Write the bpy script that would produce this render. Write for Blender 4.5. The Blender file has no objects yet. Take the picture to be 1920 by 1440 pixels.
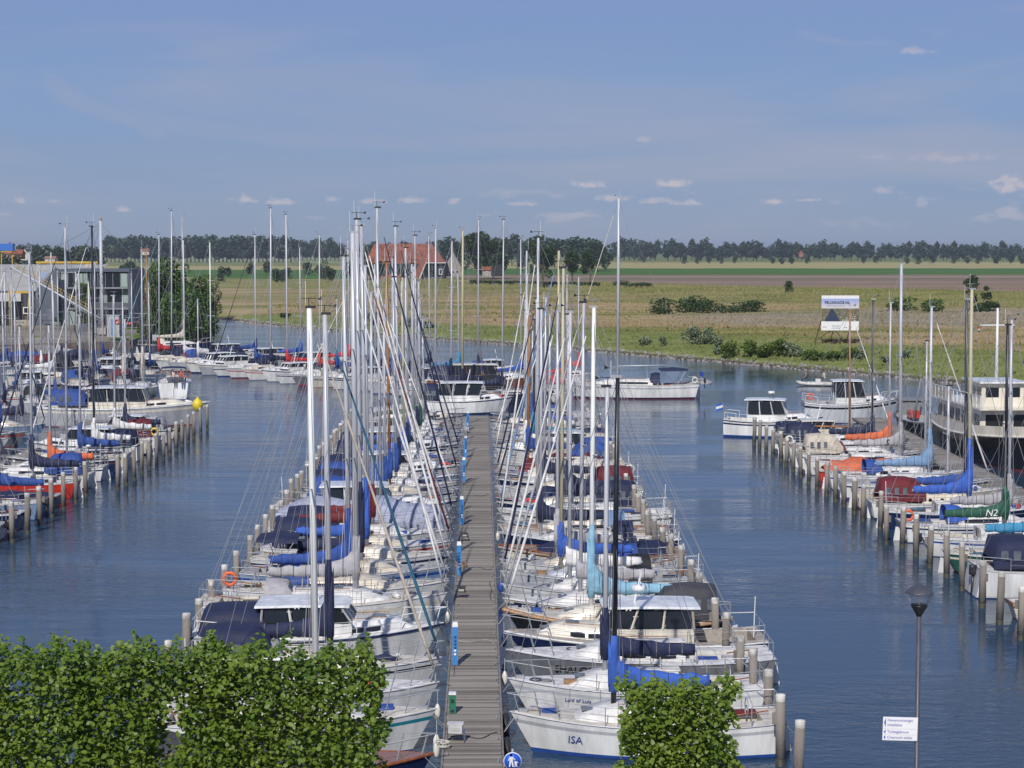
import bpy, math, random
import numpy as np
from mathutils import Vector, Matrix, noise

# ------------------------------------------------------------------ camera
SC = bpy.context.scene
COL = SC.collection
CAM_H, FPX = 16.0, 3500.0            # camera height over the water, focal length in px of a 1920 px picture
PITCH = math.atan(255.0 / FPX)
cd = bpy.data.cameras.new('camera'); cam = bpy.data.objects.new('camera', cd); COL.objects.link(cam)
cd.sensor_width = 36.0; cd.lens = 36.0 * FPX / 1920.0
cd.clip_start = 0.5; cd.clip_end = 20000.0
cam.location = (0, 0, CAM_H); cam.rotation_euler = (math.pi / 2 - PITCH, 0, 0)
SC.camera = cam

SUN_EL, SUN_AZ = math.radians(40.0), math.radians(-14.0)    # sun behind the camera, a little to the left
# direction towards the sun
SUN_DIR = Vector((math.sin(SUN_AZ) * math.cos(SUN_EL), -math.cos(SUN_AZ) * math.cos(SUN_EL), math.sin(SUN_EL)))
SKY_STRENGTH = 0.062
SUN_STRENGTH = 4.2
HAZE = 0.00011
SC.view_settings.view_transform = 'Standard'; SC.view_settings.look = 'None'
SC.view_settings.exposure = 0.0; SC.view_settings.gamma = 1.0
SC.view_settings.use_curve_mapping = False
sd = bpy.data.lights.new('sun', 'SUN'); sun = bpy.data.objects.new('sun', sd); COL.objects.link(sun)
sd.energy = SUN_STRENGTH; sd.angle = math.radians(0.5); sd.color = (1.0, 0.955, 0.89)
sun.rotation_euler = SUN_DIR.to_track_quat('Z', 'Y').to_euler()
sun.location = (0, 0, 100)


class NT:
    """small helper to write node trees"""
    def __init__(s, tree): s.t = tree; s.n = tree.nodes; s.l = tree.links
    def node(s, typ, **kw):
        nd = s.n.new(typ)
        for k, v in kw.items(): setattr(nd, k, v)
        return nd
    def link(s, a, b): s.l.new(a, b)
    def m(s, op, a, b=None, c=None, clamp=False):
        nd = s.n.new('ShaderNodeMath'); nd.operation = op; nd.use_clamp = clamp
        for i, v in enumerate((a, b, c)):
            if v is None: continue
            if isinstance(v, (int, float)): nd.inputs[i].default_value = v
            else: s.l.new(v, nd.inputs[i])
        return nd.outputs[0]
    def mix(s, f, a, b, blend='MIX'):
        nd = s.n.new('ShaderNodeMix'); nd.data_type = 'RGBA'; nd.blend_type = blend
        for i, v in ((0, f), (6, a), (7, b)):
            if isinstance(v, (int, float)): nd.inputs[i].default_value = v
            elif isinstance(v, (tuple, list)): nd.inputs[i].default_value = (*v[:3], 1)
            else: s.l.new(v, nd.inputs[i])
        return nd.outputs[2]
    def noise(s, vec, scale, detail=3.0, rough=0.5, dist=0.0, out=0):
        nd = s.n.new('ShaderNodeTexNoise'); nd.inputs['Scale'].default_value = scale
        nd.inputs['Detail'].default_value = detail; nd.inputs['Roughness'].default_value = rough
        nd.inputs['Distortion'].default_value = dist
        if vec is not None: s.l.new(vec, nd.inputs['Vector'])
        return nd.outputs[out]
    def mapr(s, v, a, b, c=0.0, d=1.0, smooth=True):
        nd = s.n.new('ShaderNodeMapRange'); nd.interpolation_type = 'SMOOTHSTEP' if smooth else 'LINEAR'
        s.l.new(v, nd.inputs[0])
        for i, x in enumerate((a, b, c, d)): nd.inputs[i + 1].default_value = x
        return nd.outputs[0]
    def mapping(s, vec, scale=(1, 1, 1), loc=(0, 0, 0), rot=(0, 0, 0)):
        nd = s.n.new('ShaderNodeMapping'); s.l.new(vec, nd.inputs[0])
        nd.inputs['Scale'].default_value = scale; nd.inputs['Location'].default_value = loc; nd.inputs['Rotation'].default_value = rot
        return nd.outputs[0]
    def comb(s, x, y, z=0.0):
        nd = s.n.new('ShaderNodeCombineXYZ')
        for i, v in enumerate((x, y, z)):
            if isinstance(v, (int, float)): nd.inputs[i].default_value = v
            else: s.l.new(v, nd.inputs[i])
        return nd.outputs[0]


# ------------------------------------------------------------------ world
world = bpy.data.worlds.new('World'); SC.world = world; world.use_nodes = True
w = NT(world.node_tree); w.n.clear()
out = w.node('ShaderNodeOutputWorld'); bg = w.node('ShaderNodeBackground')
bg.inputs['Strength'].default_value = SKY_STRENGTH
sky = w.node('ShaderNodeTexSky', sky_type='NISHITA')
sky.sun_disc = False; sky.sun_elevation = SUN_EL
sky.sun_rotation = math.atan2(SUN_DIR.x, SUN_DIR.y)
sky.altitude = 0.0; sky.air_density = 1.0; sky.dust_density = 1.0; sky.ozone_density = 3.5
tc = w.node('ShaderNodeTexCoord')
sep = w.node('ShaderNodeSeparateXYZ'); w.link(tc.outputs['Generated'], sep.inputs[0])
az = w.m('ARCTAN2', sep.outputs[0], sep.outputs[1])
el = w.m('ARCSINE', sep.outputs[2])
# colour of the sky as the camera's season and air give it: a calm grey-violet blue
base = w.mix(1.0, sky.outputs[0], (0.80, 0.80, 1.03), 'MULTIPLY')
lum = w.node('ShaderNodeRGBToBW'); w.link(base, lum.inputs[0])
# thin veils of cirrus: long horizontal streaks, fading towards the zenith
v1 = w.comb(w.m('MULTIPLY', az, 2.2), w.m('MULTIPLY', el, 17.0), 0.3)
st = w.mapr(w.noise(v1, 1.1, 5, 0.55, 0.6), 0.42, 0.72)
v2 = w.comb(w.m('MULTIPLY', az, 9.0), w.m('MULTIPLY', el, 22.0), 4.1)
wisp = w.mapr(w.noise(v2, 1.0, 6, 0.6, 1.6), 0.60, 0.82)
veil = w.m('ADD', w.m('MULTIPLY', st, 0.62), w.m('MULTIPLY', wisp, 0.40), clamp=True)
def ramp(stops):
    nd = w.node('ShaderNodeValToRGB'); cr = nd.color_ramp; cr.interpolation = 'EASE'
    while len(cr.elements) < len(stops): cr.elements.new(.5)
    for e_, (p_, c_) in zip(cr.elements, stops): e_.position = p_; e_.color = (*c_, 1)
    return nd
gr = ramp([(0.0, (.310, .385, .520)), (.022, (.262, .365, .550)), (.05, (.225, .348, .590)), (.085, (.222, .325, .585)), (.25, (.150, .240, .500)), (.60, (.085, .165, .42)), (1.0, (.06, .13, .36))])
w.link(w.m('DIVIDE', w.m('MAXIMUM', el, 0.0), math.pi / 2), gr.inputs[0])
tone = w.node('ShaderNodeVectorMath', operation='SCALE'); w.link(gr.outputs[0], tone.inputs[0]); tone.inputs[3].default_value = 1.0 / SKY_STRENGTH
base = w.mix(.86, base, tone.outputs[0])
skyc = w.mix(veil, base, (6.3, 6.5, 8.2))
# small fair-weather clouds in a low ring round the horizon
def D2(px, py):
    a = (px - 960) / FPX; e = (465 - py) / FPX
    return a, e
cv = w.comb(w.m('MULTIPLY', az, 26.0), w.m('MULTIPLY', el, 75.0), 1.7)
cn = w.noise(cv, 1.0, 5, 0.62, 0.25)
fine = w.noise(w.comb(w.m('MULTIPLY', az, 150.0), w.m('MULTIPLY', el, 240.0), 9.0), 1.0, 4, 0.6, 0.3)
band = w.m('MULTIPLY', w.mapr(el, 0.006, 0.018), w.mapr(el, 0.034, 0.026))
ring = w.m('MULTIPLY', w.mapr(cn, 0.56, 0.68), band)
mask = w.m('MULTIPLY', ring, 0.55)
blobs = [(1868, 356, 42, 24, 1.0), (1258, 348, 36, 13, .75), (1107, 350, 38, 11, .7), (1150, 374, 36, 10, .6), (1230, 379, 42, 9, .55),
         (1282, 383, 32, 9, .65), (985, 383, 34, 8, .5), (775, 377, 34, 10, .6), (700, 379, 34, 9, .55), (530, 380, 30, 11, .65), (468, 376, 26, 13, .65),
         (627, 375, 16, 9, .45), (850, 379, 18, 10, .5), (1447, 380, 24, 8, .75), (1507, 377, 24, 5, .6), (1642, 361, 24, 12, .4), (1206, 266, 20, 10, .35),
         (1700, 111, 36, 11, .42), (1640, 301, 40, 10, .25), (1765, 304, 76, 13, .32), (243, 396, 18, 8, .6), (62, 382, 15, 8, .5), (125, 381, 18, 6, .3),
         (1712, 384, 14, 14, .3), (1558, 382, 14, 10, .3), (30, 405, 24, 7, .25)]
for (px, py, rx, ry, s_) in blobs:
    a, e = D2(px, py)
    dx = w.m('MULTIPLY', w.m('SUBTRACT', az, a), FPX / rx)
    dy = w.m('MULTIPLY', w.m('SUBTRACT', el, e), FPX / ry)
    dy = w.m('MAXIMUM', dy, w.m('MULTIPLY', dy, -1.9))            # flatter below
    d = w.m('SQRT', w.m('ADD', w.m('MULTIPLY', dx, dx), w.m('MULTIPLY', dy, dy)))
    q = w.m('ADD', w.m('SUBTRACT', 1.0, d), w.m('MULTIPLY', w.m('SUBTRACT', fine, 0.5), 2.6))
    k = w.m('MULTIPLY', w.mapr(q, -.10, 0.90), min(1.0, s_ * 1.35))
    mask = w.m('MAXIMUM', mask, k)
skyc = w.mix(w.m('MULTIPLY', mask, 0.80), skyc, (9.0, 8.4, 9.3))
w.link(skyc, bg.inputs['Color']); w.link(bg.outputs[0], out.inputs['Surface'])
world.cycles.sampling_method = 'MANUAL'; world.cycles.sample_map_resolution = 512


# ------------------------------------------------------------------ placing
CP, SP = math.cos(PITCH), math.sin(PITCH)
def ray(px, py):
    a, b = (px - 960) / FPX, (720 - py) / FPX
    return Vector((a, CP + SP * b, -SP + CP * b))
def at(px, py, z=0.0):
    d = ray(px, py); k = (z - CAM_H) / d.z
    return Vector((d.x * k, d.y * k, z))
def atY(px, py, Y):
    d = ray(px, py); k = Y / d.y
    return Vector((d.x * k, Y, CAM_H + d.z * k))

# ------------------------------------------------------------------ materials
MATS = {}
def mat(name, col, rough=0.5, metal=0.0, var=0.12, scale=3.0, bump=0.0, bscale=20.0, streak=False, coat=0.0, emis=None):
    if name in MATS: return MATS[name]
    m = bpy.data.materials.new(name); m.use_nodes = True; t = NT(m.node_tree)
    b = t.n['Principled BSDF']; b.inputs['Roughness'].default_value = rough; b.inputs['Metallic'].default_value = metal
    if coat: b.inputs['Coat Weight'].default_value = coat; b.inputs['Coat Roughness'].default_value = 0.15
    tc = t.node('ShaderNodeTexCoord'); oi = t.node('ShaderNodeObjectInfo')
    vec = t.node('ShaderNodeVectorMath', operation='ADD'); t.link(tc.outputs['Object'], vec.inputs[0])
    off = t.comb(t.m('MULTIPLY', oi.outputs['Random'], 37.0), t.m('MULTIPLY', oi.outputs['Random'], 91.0), 0.0); t.link(off, vec.inputs[1])
    v = vec.outputs[0]
    if streak: v = t.mapping(v, (1.0, 1.0, 0.12))
    n = t.noise(v, scale, 4, 0.6)
    f = t.mapr(n, 0.3, 0.7)
    dark = tuple(c * (1 - var) for c in col[:3]); lite = tuple(min(1, c * (1 + var * 0.6)) for c in col[:3])
    c = t.mix(f, dark, lite)
    t.link(c, b.inputs['Base Color'])
    t.link(t.mapr(n, 0.2, 0.8, max(0.02, rough - 0.08), min(1, rough + 0.1)), b.inputs['Roughness'])
    if bump:
        bn = t.node('ShaderNodeBump'); bn.inputs['Strength'].default_value = bump; bn.inputs['Distance'].default_value = 0.05
        t.link(t.noise(vec.outputs[0], bscale, 4, 0.6), bn.inputs['Height']); t.link(bn.outputs[0], b.inputs['Normal'])
    MATS[name] = m; return m

def gel(key):
    c = {'white': (.70, .70, .69), 'cream': (.68, .63, .53), 'grey': (.50, .52, .55), 'navy': (.012, .022, .075), 'black': (.014, .015, .018),
         'red': (.50, .035, .02), 'paleblue': (.20, .29, .44), 'silver': (.40, .41, .43), 'green': (.02, .10, .07), 'beige': (.62, .56, .45), 'blue': (.02, .07, .30),
         'yellow': (.65, .42, .04), 'orange': (.62, .16, .04), 'wood': (.20, .065, .02), 'teal': (.02, .22, .28), 'brown': (.12, .05, .03), 'darkhull': (.17, .175, .19)}[key]
    return mat('gelcoat_' + key, c, 0.22 if key != 'wood' else 0.3, 0, 0.20, 1.6, streak=True, coat=0.3)
def cloth(key):
    c = {'navy': (.010, .016, .055), 'blue': (.020, .065, .27), 'brightblue': (.03, .10, .42), 'grey': (.36, .35, .37), 'white': (.68, .67, .66), 'burgundy': (.13, .010, .015),
         'lightblue': (.22, .42, .56), 'orange': (.56, .13, .05), 'green': (.01, .08, .045), 'cream': (.60, .55, .47), 'teal': (.02, .11, .19), 'red': (.50, .03, .03),
         'steel': (.16, .27, .44), 'black': (.012, .012, .016), 'lilac': (.34, .36, .46), 'darkgrey': (.045, .045, .055), 'pink': (.45, .10, .14), 'sand': (.50, .44, .36), 'tealblue': (.04, .24, .42)}[key]
    return mat('canvas_' + key, c, 0.75, 0, 0.22, 2.5, bump=0.5, bscale=6.0)
ALU = lambda: mat('anodised_aluminium', (.50, .51, .54), 0.42, 0.15, 0.14, 0.8, streak=True)
WHITEMAST = lambda: mat('white_mast_paint', (.74, .75, .73), 0.35, 0, 0.06, 0.8)
STEEL = lambda: mat('polished_steel', (.38, .39, .41), 0.5, 0.4, 0.1)
WIRE = lambda: mat('rigging_wire', (.32, .32, .34), 0.45, 0.5, 0.05)
DECKW = lambda: mat('deck_white', (.60, .59, .57), 0.55, 0, 0.22, 2.5)
DECKG = lambda: mat('deck_grey', (.34, .34, .345), 0.7, 0, 0.25, 2.5)
DECKC = lambda: mat('deck_cream', (.54, .50, .43), 0.6, 0, 0.22, 2.5)
TEAK = lambda: mat('teak', (.30, .17, .085), 0.6, 0, 0.25, 6)
TEAKG = lambda: mat('weathered_teak', (.33, .29, .25), 0.7, 0, 0.2, 6)
VARN = lambda: mat('varnished_mahogany', (.22, .065, .018), 0.25, 0, 0.25, 5, coat=0.5)
GLASS = lambda: mat('dark_window_glass', (.015, .018, .022), 0.06, 0, 0.1, 1)
CLEAR = lambda: mat('smoky_plastic_window', (.11, .13, .15), 0.10, 0, 0.4, 3)
RUBBER = lambda: mat('black_rubber', (.02, .02, .022), 0.6, 0, 0.1)
ROPE = lambda: mat('mooring_rope', (.42, .41, .37), 0.8, 0, 0.2)
ROPE2 = lambda: mat('dark_rope', (.05, .06, .10), 0.8, 0, 0.2)
ROPE3 = lambda: mat('grey_rope', (.20, .20, .20), 0.8, 0, 0.2)
ROPED = lambda: mat('rope_fender', (.42, .26, .15), 0.85, 0, 0.25, 12)
BOTR = lambda: mat('antifoul_red', (.28, .03, .025), 0.7, 0, 0.2)
BOTB = lambda: mat('antifoul_blue', (.02, .05, .18), 0.7, 0, 0.2)
BOTK = lambda: mat('antifoul_black', (.02, .022, .025), 0.7, 0, 0.2)

def leaf_mat(name, c1, c2, trans=0.35, scale=0.6, attr_rand=True):
    if name in MATS: return MATS[name]
    m = bpy.data.materials.new(name); m.use_nodes = True; t = NT(m.node_tree); t.n.clear()
    o = t.node('ShaderNodeOutputMaterial'); b = t.node('ShaderNodeBsdfPrincipled'); tr = t.node('ShaderNodeBsdfTranslucent'); mx = t.node('ShaderNodeMixShader')
    geo = t.node('ShaderNodeNewGeometry')
    n = t.noise(geo.outputs['Position'], scale, 3, 0.6)
    f = t.m('ADD', t.m('MULTIPLY', geo.outputs['Random Per Island'], 0.65), t.m('MULTIPLY', t.mapr(n, .3, .7), 0.35))
    oi = t.node('ShaderNodeObjectInfo')
    f = t.m('ADD', t.m('MULTIPLY', f, .85), t.m('MULTIPLY', oi.outputs['Random'], .15))
    c = t.mix(f, c1, c2); t.link(c, b.inputs['Base Color']); b.inputs['Roughness'].default_value = 0.5
    t.link(t.mix(1.0, c, (1.2, 1.3, .5), 'MULTIPLY'), tr.inputs['Color'])
    mx.inputs[0].default_value = trans; t.link(b.outputs[0], mx.inputs[1]); t.link(tr.outputs[0], mx.inputs[2]); t.link(mx.outputs[0], o.inputs[0])
    MATS[name] = m; return m
BARK = lambda: mat('bark', (.10, .08, .06), 0.9, 0, 0.3, 8, bump=0.5)

# ------------------------------------------------------------------ mesh helpers
class MB:
    def __init__(s): s.v = []; s.f = []; s.mi = []; s.sm = []
    def add(s, vs, fs, mi=0, smooth=False):
        o = len(s.v); s.v += [tuple(p) for p in vs]
        for k, f in enumerate(fs):
            s.f.append([i + o for i in f]); s.mi.append(mi[k] if isinstance(mi, list) else mi); s.sm.append(smooth)
        return s
    def box(s, c, d, mi=0, rz=0.0, taper=1.0, ry=0.0):
        hx, hy, hz = d[0] / 2, d[1] / 2, d[2] / 2; ca, sa = math.cos(rz), math.sin(rz); cb, sb = math.cos(ry), math.sin(ry)
        vs = []
        for z in (-1, 1):
            k = taper if z > 0 else 1.0
            for x, y in ((-1, -1), (1, -1), (1, 1), (-1, 1)):
                X, Y, Z = x * hx * k, y * hy * k, z * hz
                X, Z = X * cb + Z * sb, -X * sb + Z * cb
                vs.append((c[0] + X * ca - Y * sa, c[1] + X * sa + Y * ca, c[2] + Z))
        return s.add(vs, [(0, 3, 2, 1), (4, 5, 6, 7), (0, 1, 5, 4), (1, 2, 6, 5), (2, 3, 7, 6), (3, 0, 4, 7)], mi)
    def tube(s, pts, r, n=6, mi=0, cap=True, sq=1.0):
        pts = [Vector(p) for p in pts]; N = len(pts)
        rs = r if isinstance(r, (list, tuple)) else [r] * N
        vs = []; fs = []
        for i, p in enumerate(pts):
            d = (pts[min(i + 1, N - 1)] - pts[max(i - 1, 0)])
            if d.length < 1e-6: d = Vector((0, 0, 1))
            d.normalize(); a = Vector((0, 0, 1)) if abs(d.z) < 0.92 else Vector((1, 0, 0))
            u = d.cross(a).normalized(); q = u.cross(d).normalized()
            for k in range(n):
                an = 2 * math.pi * k / n; vs.append(p + u * math.cos(an) * rs[i] + q * math.sin(an) * rs[i] * sq)
        for i in range(N - 1):
            for k in range(n):
                k2 = (k + 1) % n; fs.append((i * n + k, i * n + k2, (i + 1) * n + k2, (i + 1) * n + k))
        if cap: fs.append(tuple(range(n - 1, -1, -1))); fs.append(tuple((N - 1) * n + k for k in range(n)))
        return s.add(vs, fs, mi, n > 5)
    def loft(s, rings, closed=False, mi=0, cap=False, smooth=True):
        n = len(rings[0]); vs = [p for r in rings for p in r]; fs = []; ms = []
        for i in range(len(rings) - 1):
            for k in range(n if closed else n - 1):
                k2 = (k + 1) % n; fs.append((i * n + k, (i + 1) * n + k, (i + 1) * n + k2, i * n + k2)); ms.append(mi[k] if isinstance(mi, list) else mi)
        if cap:
            fs.append(tuple(range(n))); ms.append(mi[0] if isinstance(mi, list) else mi)
            fs.append(tuple((len(rings) - 1) * n + k for k in range(n - 1, -1, -1))); ms.append(mi[0] if isinstance(mi, list) else mi)
        return s.add(vs, fs, ms, smooth)
    def lathe(s, prof, c=(0, 0, 0), n=12, mi=0, smooth=True):
        rings = [[(c[0] + r * math.cos(2 * math.pi * k / n), c[1] + r * math.sin(2 * math.pi * k / n), c[2] + z) for k in range(n)] for r, z in prof]
        return s.loft(rings, True, mi, True, smooth)
    def torus(s, c, R, r, axis='x', n=14, m=6, mi=0):
        rings = []
        for i in range(n + 1):
            a = 2 * math.pi * i / n; ring = []
            for k in range(m):
                b = 2 * math.pi * k / m; rr = R + r * math.cos(b); h = r * math.sin(b)
                p = {'x': (h, rr * math.cos(a), rr * math.sin(a)), 'y': (rr * math.cos(a), h, rr * math.sin(a)), 'z': (rr * math.cos(a), rr * math.sin(a), h)}[axis]
                ring.append((c[0] + p[0], c[1] + p[1], c[2] + p[2]))
            rings.append(ring)
        return s.loft(rings, True, mi)
    def mesh(s, name, mats):
        me = bpy.data.meshes.new(name); me.from_pydata(s.v, [], s.f)
        for m_ in (mats if isinstance(mats, (list, tuple)) else [mats]): me.materials.append(m_)
        if any(s.mi): me.polygons.foreach_set('material_index', s.mi)
        me.polygons.foreach_set('use_smooth', s.sm); me.update(); return me
    def build(s, name, mats, parent=None):
        return link(name, s.mesh(name, mats), parent)

def link(name, data, parent=None, loc=None, rz=None):
    o = bpy.data.objects.new(name, data); COL.objects.link(o)
    if parent is not None: o.parent = parent
    if loc is not None: o.location = loc
    if rz is not None: o.rotation_euler = (0, 0, rz)
    return o
def tag(o, label=None, cat=None, group=None, kind=None):
    if label: o['label'] = label
    if cat: o['category'] = cat
    if group: o['group'] = group
    if kind: o['kind'] = kind
    return o
def thing(name, label, cat, loc=(0, 0, 0), rz=0.0, group=None):
    o = link(name, None, None, loc, rz); o.empty_display_size = 0.3
    return tag(o, label, cat, group)
def struct(o, kind='structure'): o['kind'] = kind; return o
def copy_tree(o, parent=None):
    c = o.copy(); COL.objects.link(c); c.parent = parent
    for ch in list(o.children): copy_tree(ch, c)
    return c
ORD = ('first second third fourth fifth sixth seventh eighth ninth tenth eleventh twelfth thirteenth fourteenth fifteenth sixteenth seventeenth eighteenth nineteenth twentieth '
       'twenty-first twenty-second twenty-third twenty-fourth twenty-fifth twenty-sixth twenty-seventh twenty-eighth twenty-ninth thirtieth thirty-first thirty-second thirty-third '
       'thirty-fourth thirty-fifth thirty-sixth thirty-seventh thirty-eighth thirty-ninth fortieth forty-first forty-second forty-third forty-fourth forty-fifth forty-sixth forty-seventh forty-eighth forty-ninth fiftieth').split()
def nth(i): return ORD[min(i, len(ORD) - 1)]

def np_mesh(name, V, F, mats, smooth=False):
    """V (n,3) F (m,k) arrays"""
    me = bpy.data.meshes.new(name); me.vertices.add(len(V)); me.vertices.foreach_set('co', np.asarray(V, np.float32).ravel())
    k = F.shape[1]; me.loops.add(F.size); me.loops.foreach_set('vertex_index', F.astype(np.int32).ravel())
    me.polygons.add(len(F)); me.polygons.foreach_set('loop_start', np.arange(0, F.size, k, dtype=np.int32))
    me.polygons.foreach_set('loop_total', np.full(len(F), k, np.int32))
    if smooth: me.polygons.foreach_set('use_smooth', np.ones(len(F), bool))
    for m_ in (mats if isinstance(mats, (list, tuple)) else [mats]): me.materials.append(m_)
    me.update(calc_edges=True); me.validate(); return me

def rand_rot(rng, N, up=0.0, tow=None):
    nrm = rng.normal(size=(N, 3)); nrm /= np.linalg.norm(nrm, axis=1)[:, None]
    nrm[:, 2] = np.abs(nrm[:, 2]); nrm += np.array(tow if tow is not None else (0, 0, up)); nrm /= np.linalg.norm(nrm, axis=1)[:, None]
    r = rng.normal(size=(N, 3)); u = np.cross(nrm, r); u /= np.linalg.norm(u, axis=1)[:, None]; v = np.cross(nrm, u)
    return u, v, nrm
LEAF = (np.array([(0, -.5, 0), (.34, -.18, .06), (.30, .18, .06), (0, .52, 0), (-.30, .18, .06), (-.34, -.18, .06)], float), np.array([(0, 1, 2, 3), (0, 3, 4, 5)]))
CLUMP = (np.array([(-.5, -.3, 0), (.1, -.5, .1), (.55, .1, 0), (-.05, .5, -.08)], float), np.array([(0, 1, 2, 3)]))
def leaf_cloud(name, P, size, m, rng, up=0.6, tmpl=CLUMP, tow=None):
    T, Fc = tmpl; N = len(P); u, v, n = rand_rot(rng, N, up, tow); size = np.broadcast_to(size, (N,))
    V = P[:, None, :] + size[:, None, None] * (T[None, :, 0, None] * u[:, None] + T[None, :, 1, None] * v[:, None] + T[None, :, 2, None] * n[:, None])
    F = (Fc[None] + (np.arange(N) * len(T))[:, None, None]).reshape(-1, Fc.shape[1])
    return np_mesh(name, V.reshape(-1, 3), F, m)

def text_mesh(s, size, m, name='lettering', ext=0.004, shear=0.0, align='CENTER'):
    cu = bpy.data.curves.new(name, 'FONT'); cu.body = s; cu.size = size; cu.extrude = ext; cu.align_x = align; cu.align_y = 'CENTER'; cu.shear = shear; cu.resolution_u = 2
    o = bpy.data.objects.new(name, cu); COL.objects.link(o); bpy.context.view_layer.update()
    me = bpy.data.meshes.new_from_object(o.evaluated_get(bpy.context.evaluated_depsgraph_get()))
    bpy.data.objects.remove(o); me.materials.clear(); me.materials.append(m); me.name = name; return me

R = random.Random(7)

# ================================================================== SETTING
FAR_BANK = [(-67, 425), (-60, 408), (-54, 394), (-25.5, 343), (0, 308), (25.8, 266), (34.6, 252), (57.7, 211), (84, 172), (130, 112), (190, 50), (260, -20)]
WATER_POLY = [(-420, -80), (-420, 255), (-140, 272), (-79, 288), (-61, 301), (-63, 350)] + FAR_BANK + [(260, -80)]
def dist_shore(X, Y):
    """signed distance to the water polygon, positive on land (vectorised)"""
    P = np.array(WATER_POLY, float); d = np.full(X.shape, 1e9); inside = np.zeros(X.shape, bool)
    for i in range(len(P)):
        a = P[i]; b = P[(i + 1) % len(P)]; e = b - a
        t = np.clip(((X - a[0]) * e[0] + (Y - a[1]) * e[1]) / (e @ e), 0, 1)
        d = np.minimum(d, np.hypot(X - a[0] - t * e[0], Y - a[1] - t * e[1]))
        c = ((a[1] > Y) != (b[1] > Y)); 
        with np.errstate(divide='ignore', invalid='ignore'):
            xi = a[0] + (Y - a[1]) * e[0] / (e[1] if e[1] != 0 else 1e-9)
        inside ^= (c & (X < xi))
    return np.where(inside, -d, d)
def sstep(x, a, b): t = np.clip((x - a) / (b - a), 0, 1); return t * t * (3 - 2 * t)
def vnoise(X, Y, s, seed=0.0):
    return (np.sin(X * s * 1.3 + seed) * np.sin(Y * s * 1.1 + seed * 2.1) + .6 * np.sin(X * s * 2.7 + 1.3 * np.sin(Y * s * 1.9) + seed) + .4 * np.sin((X + Y) * s * 4.3 + seed * 3)) / 2
def land_h(X, Y):
    X = np.asarray(X, float); Y = np.asarray(Y, float); d = dist_shore(X, Y)
    h = -2.5 + 2.5 * sstep(d, -6, 0) + 0.95 * sstep(d, 0, 3.0) + 0.6 * sstep(d, 3, 16)
    rgt = sstep(X, -62, -50)
    h = h + rgt * sstep(d, 12, 30) * .22 * vnoise(X, Y, .045, 1.0)
    # the low dike behind the rough ground
    cr = ((X + 33) * 186 + (Y - 734) * 149) / math.hypot(186, 149)     # signed distance beyond the crest line
    h = h + 1.5 * np.exp(-(cr / 26) ** 2) * rgt * (1 + .25 * vnoise(X, Y, .03, 4.))
    # dunes of tipped soil on the right
    h = h + 1.1 * np.exp(-((Y - 440 + (X - 60) * .5) / 22) ** 2) * sstep(X, 55, 95)
    return h
rows = [-80, -20, 20, 60, 100, 140, 170] + list(np.arange(190, 620, 3.0)) + list(np.geomspace(622, 1500, 40)) + list(np.geomspace(1600, 9000, 24))
NA = 200; ang = np.linspace(-1, 1, NA)
XX = []; YY = []
for Y in rows:
    half = max(260.0, Y * 0.62); XX.append(half * ang * (0.35 + 0.65 * np.abs(ang))); YY.append(np.full(NA, Y))
XX = np.array(XX); YY = np.array(YY); ZZ = land_h(XX, YY)
V = np.stack([XX, YY, ZZ], -1).reshape(-1, 3)
idx = np.arange(V.shape[0]).reshape(len(rows), NA)
F = np.stack([idx[:-1, :-1], idx[:-1, 1:], idx[1:, 1:], idx[1:, :-1]], -1).reshape(-1, 4)

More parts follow.
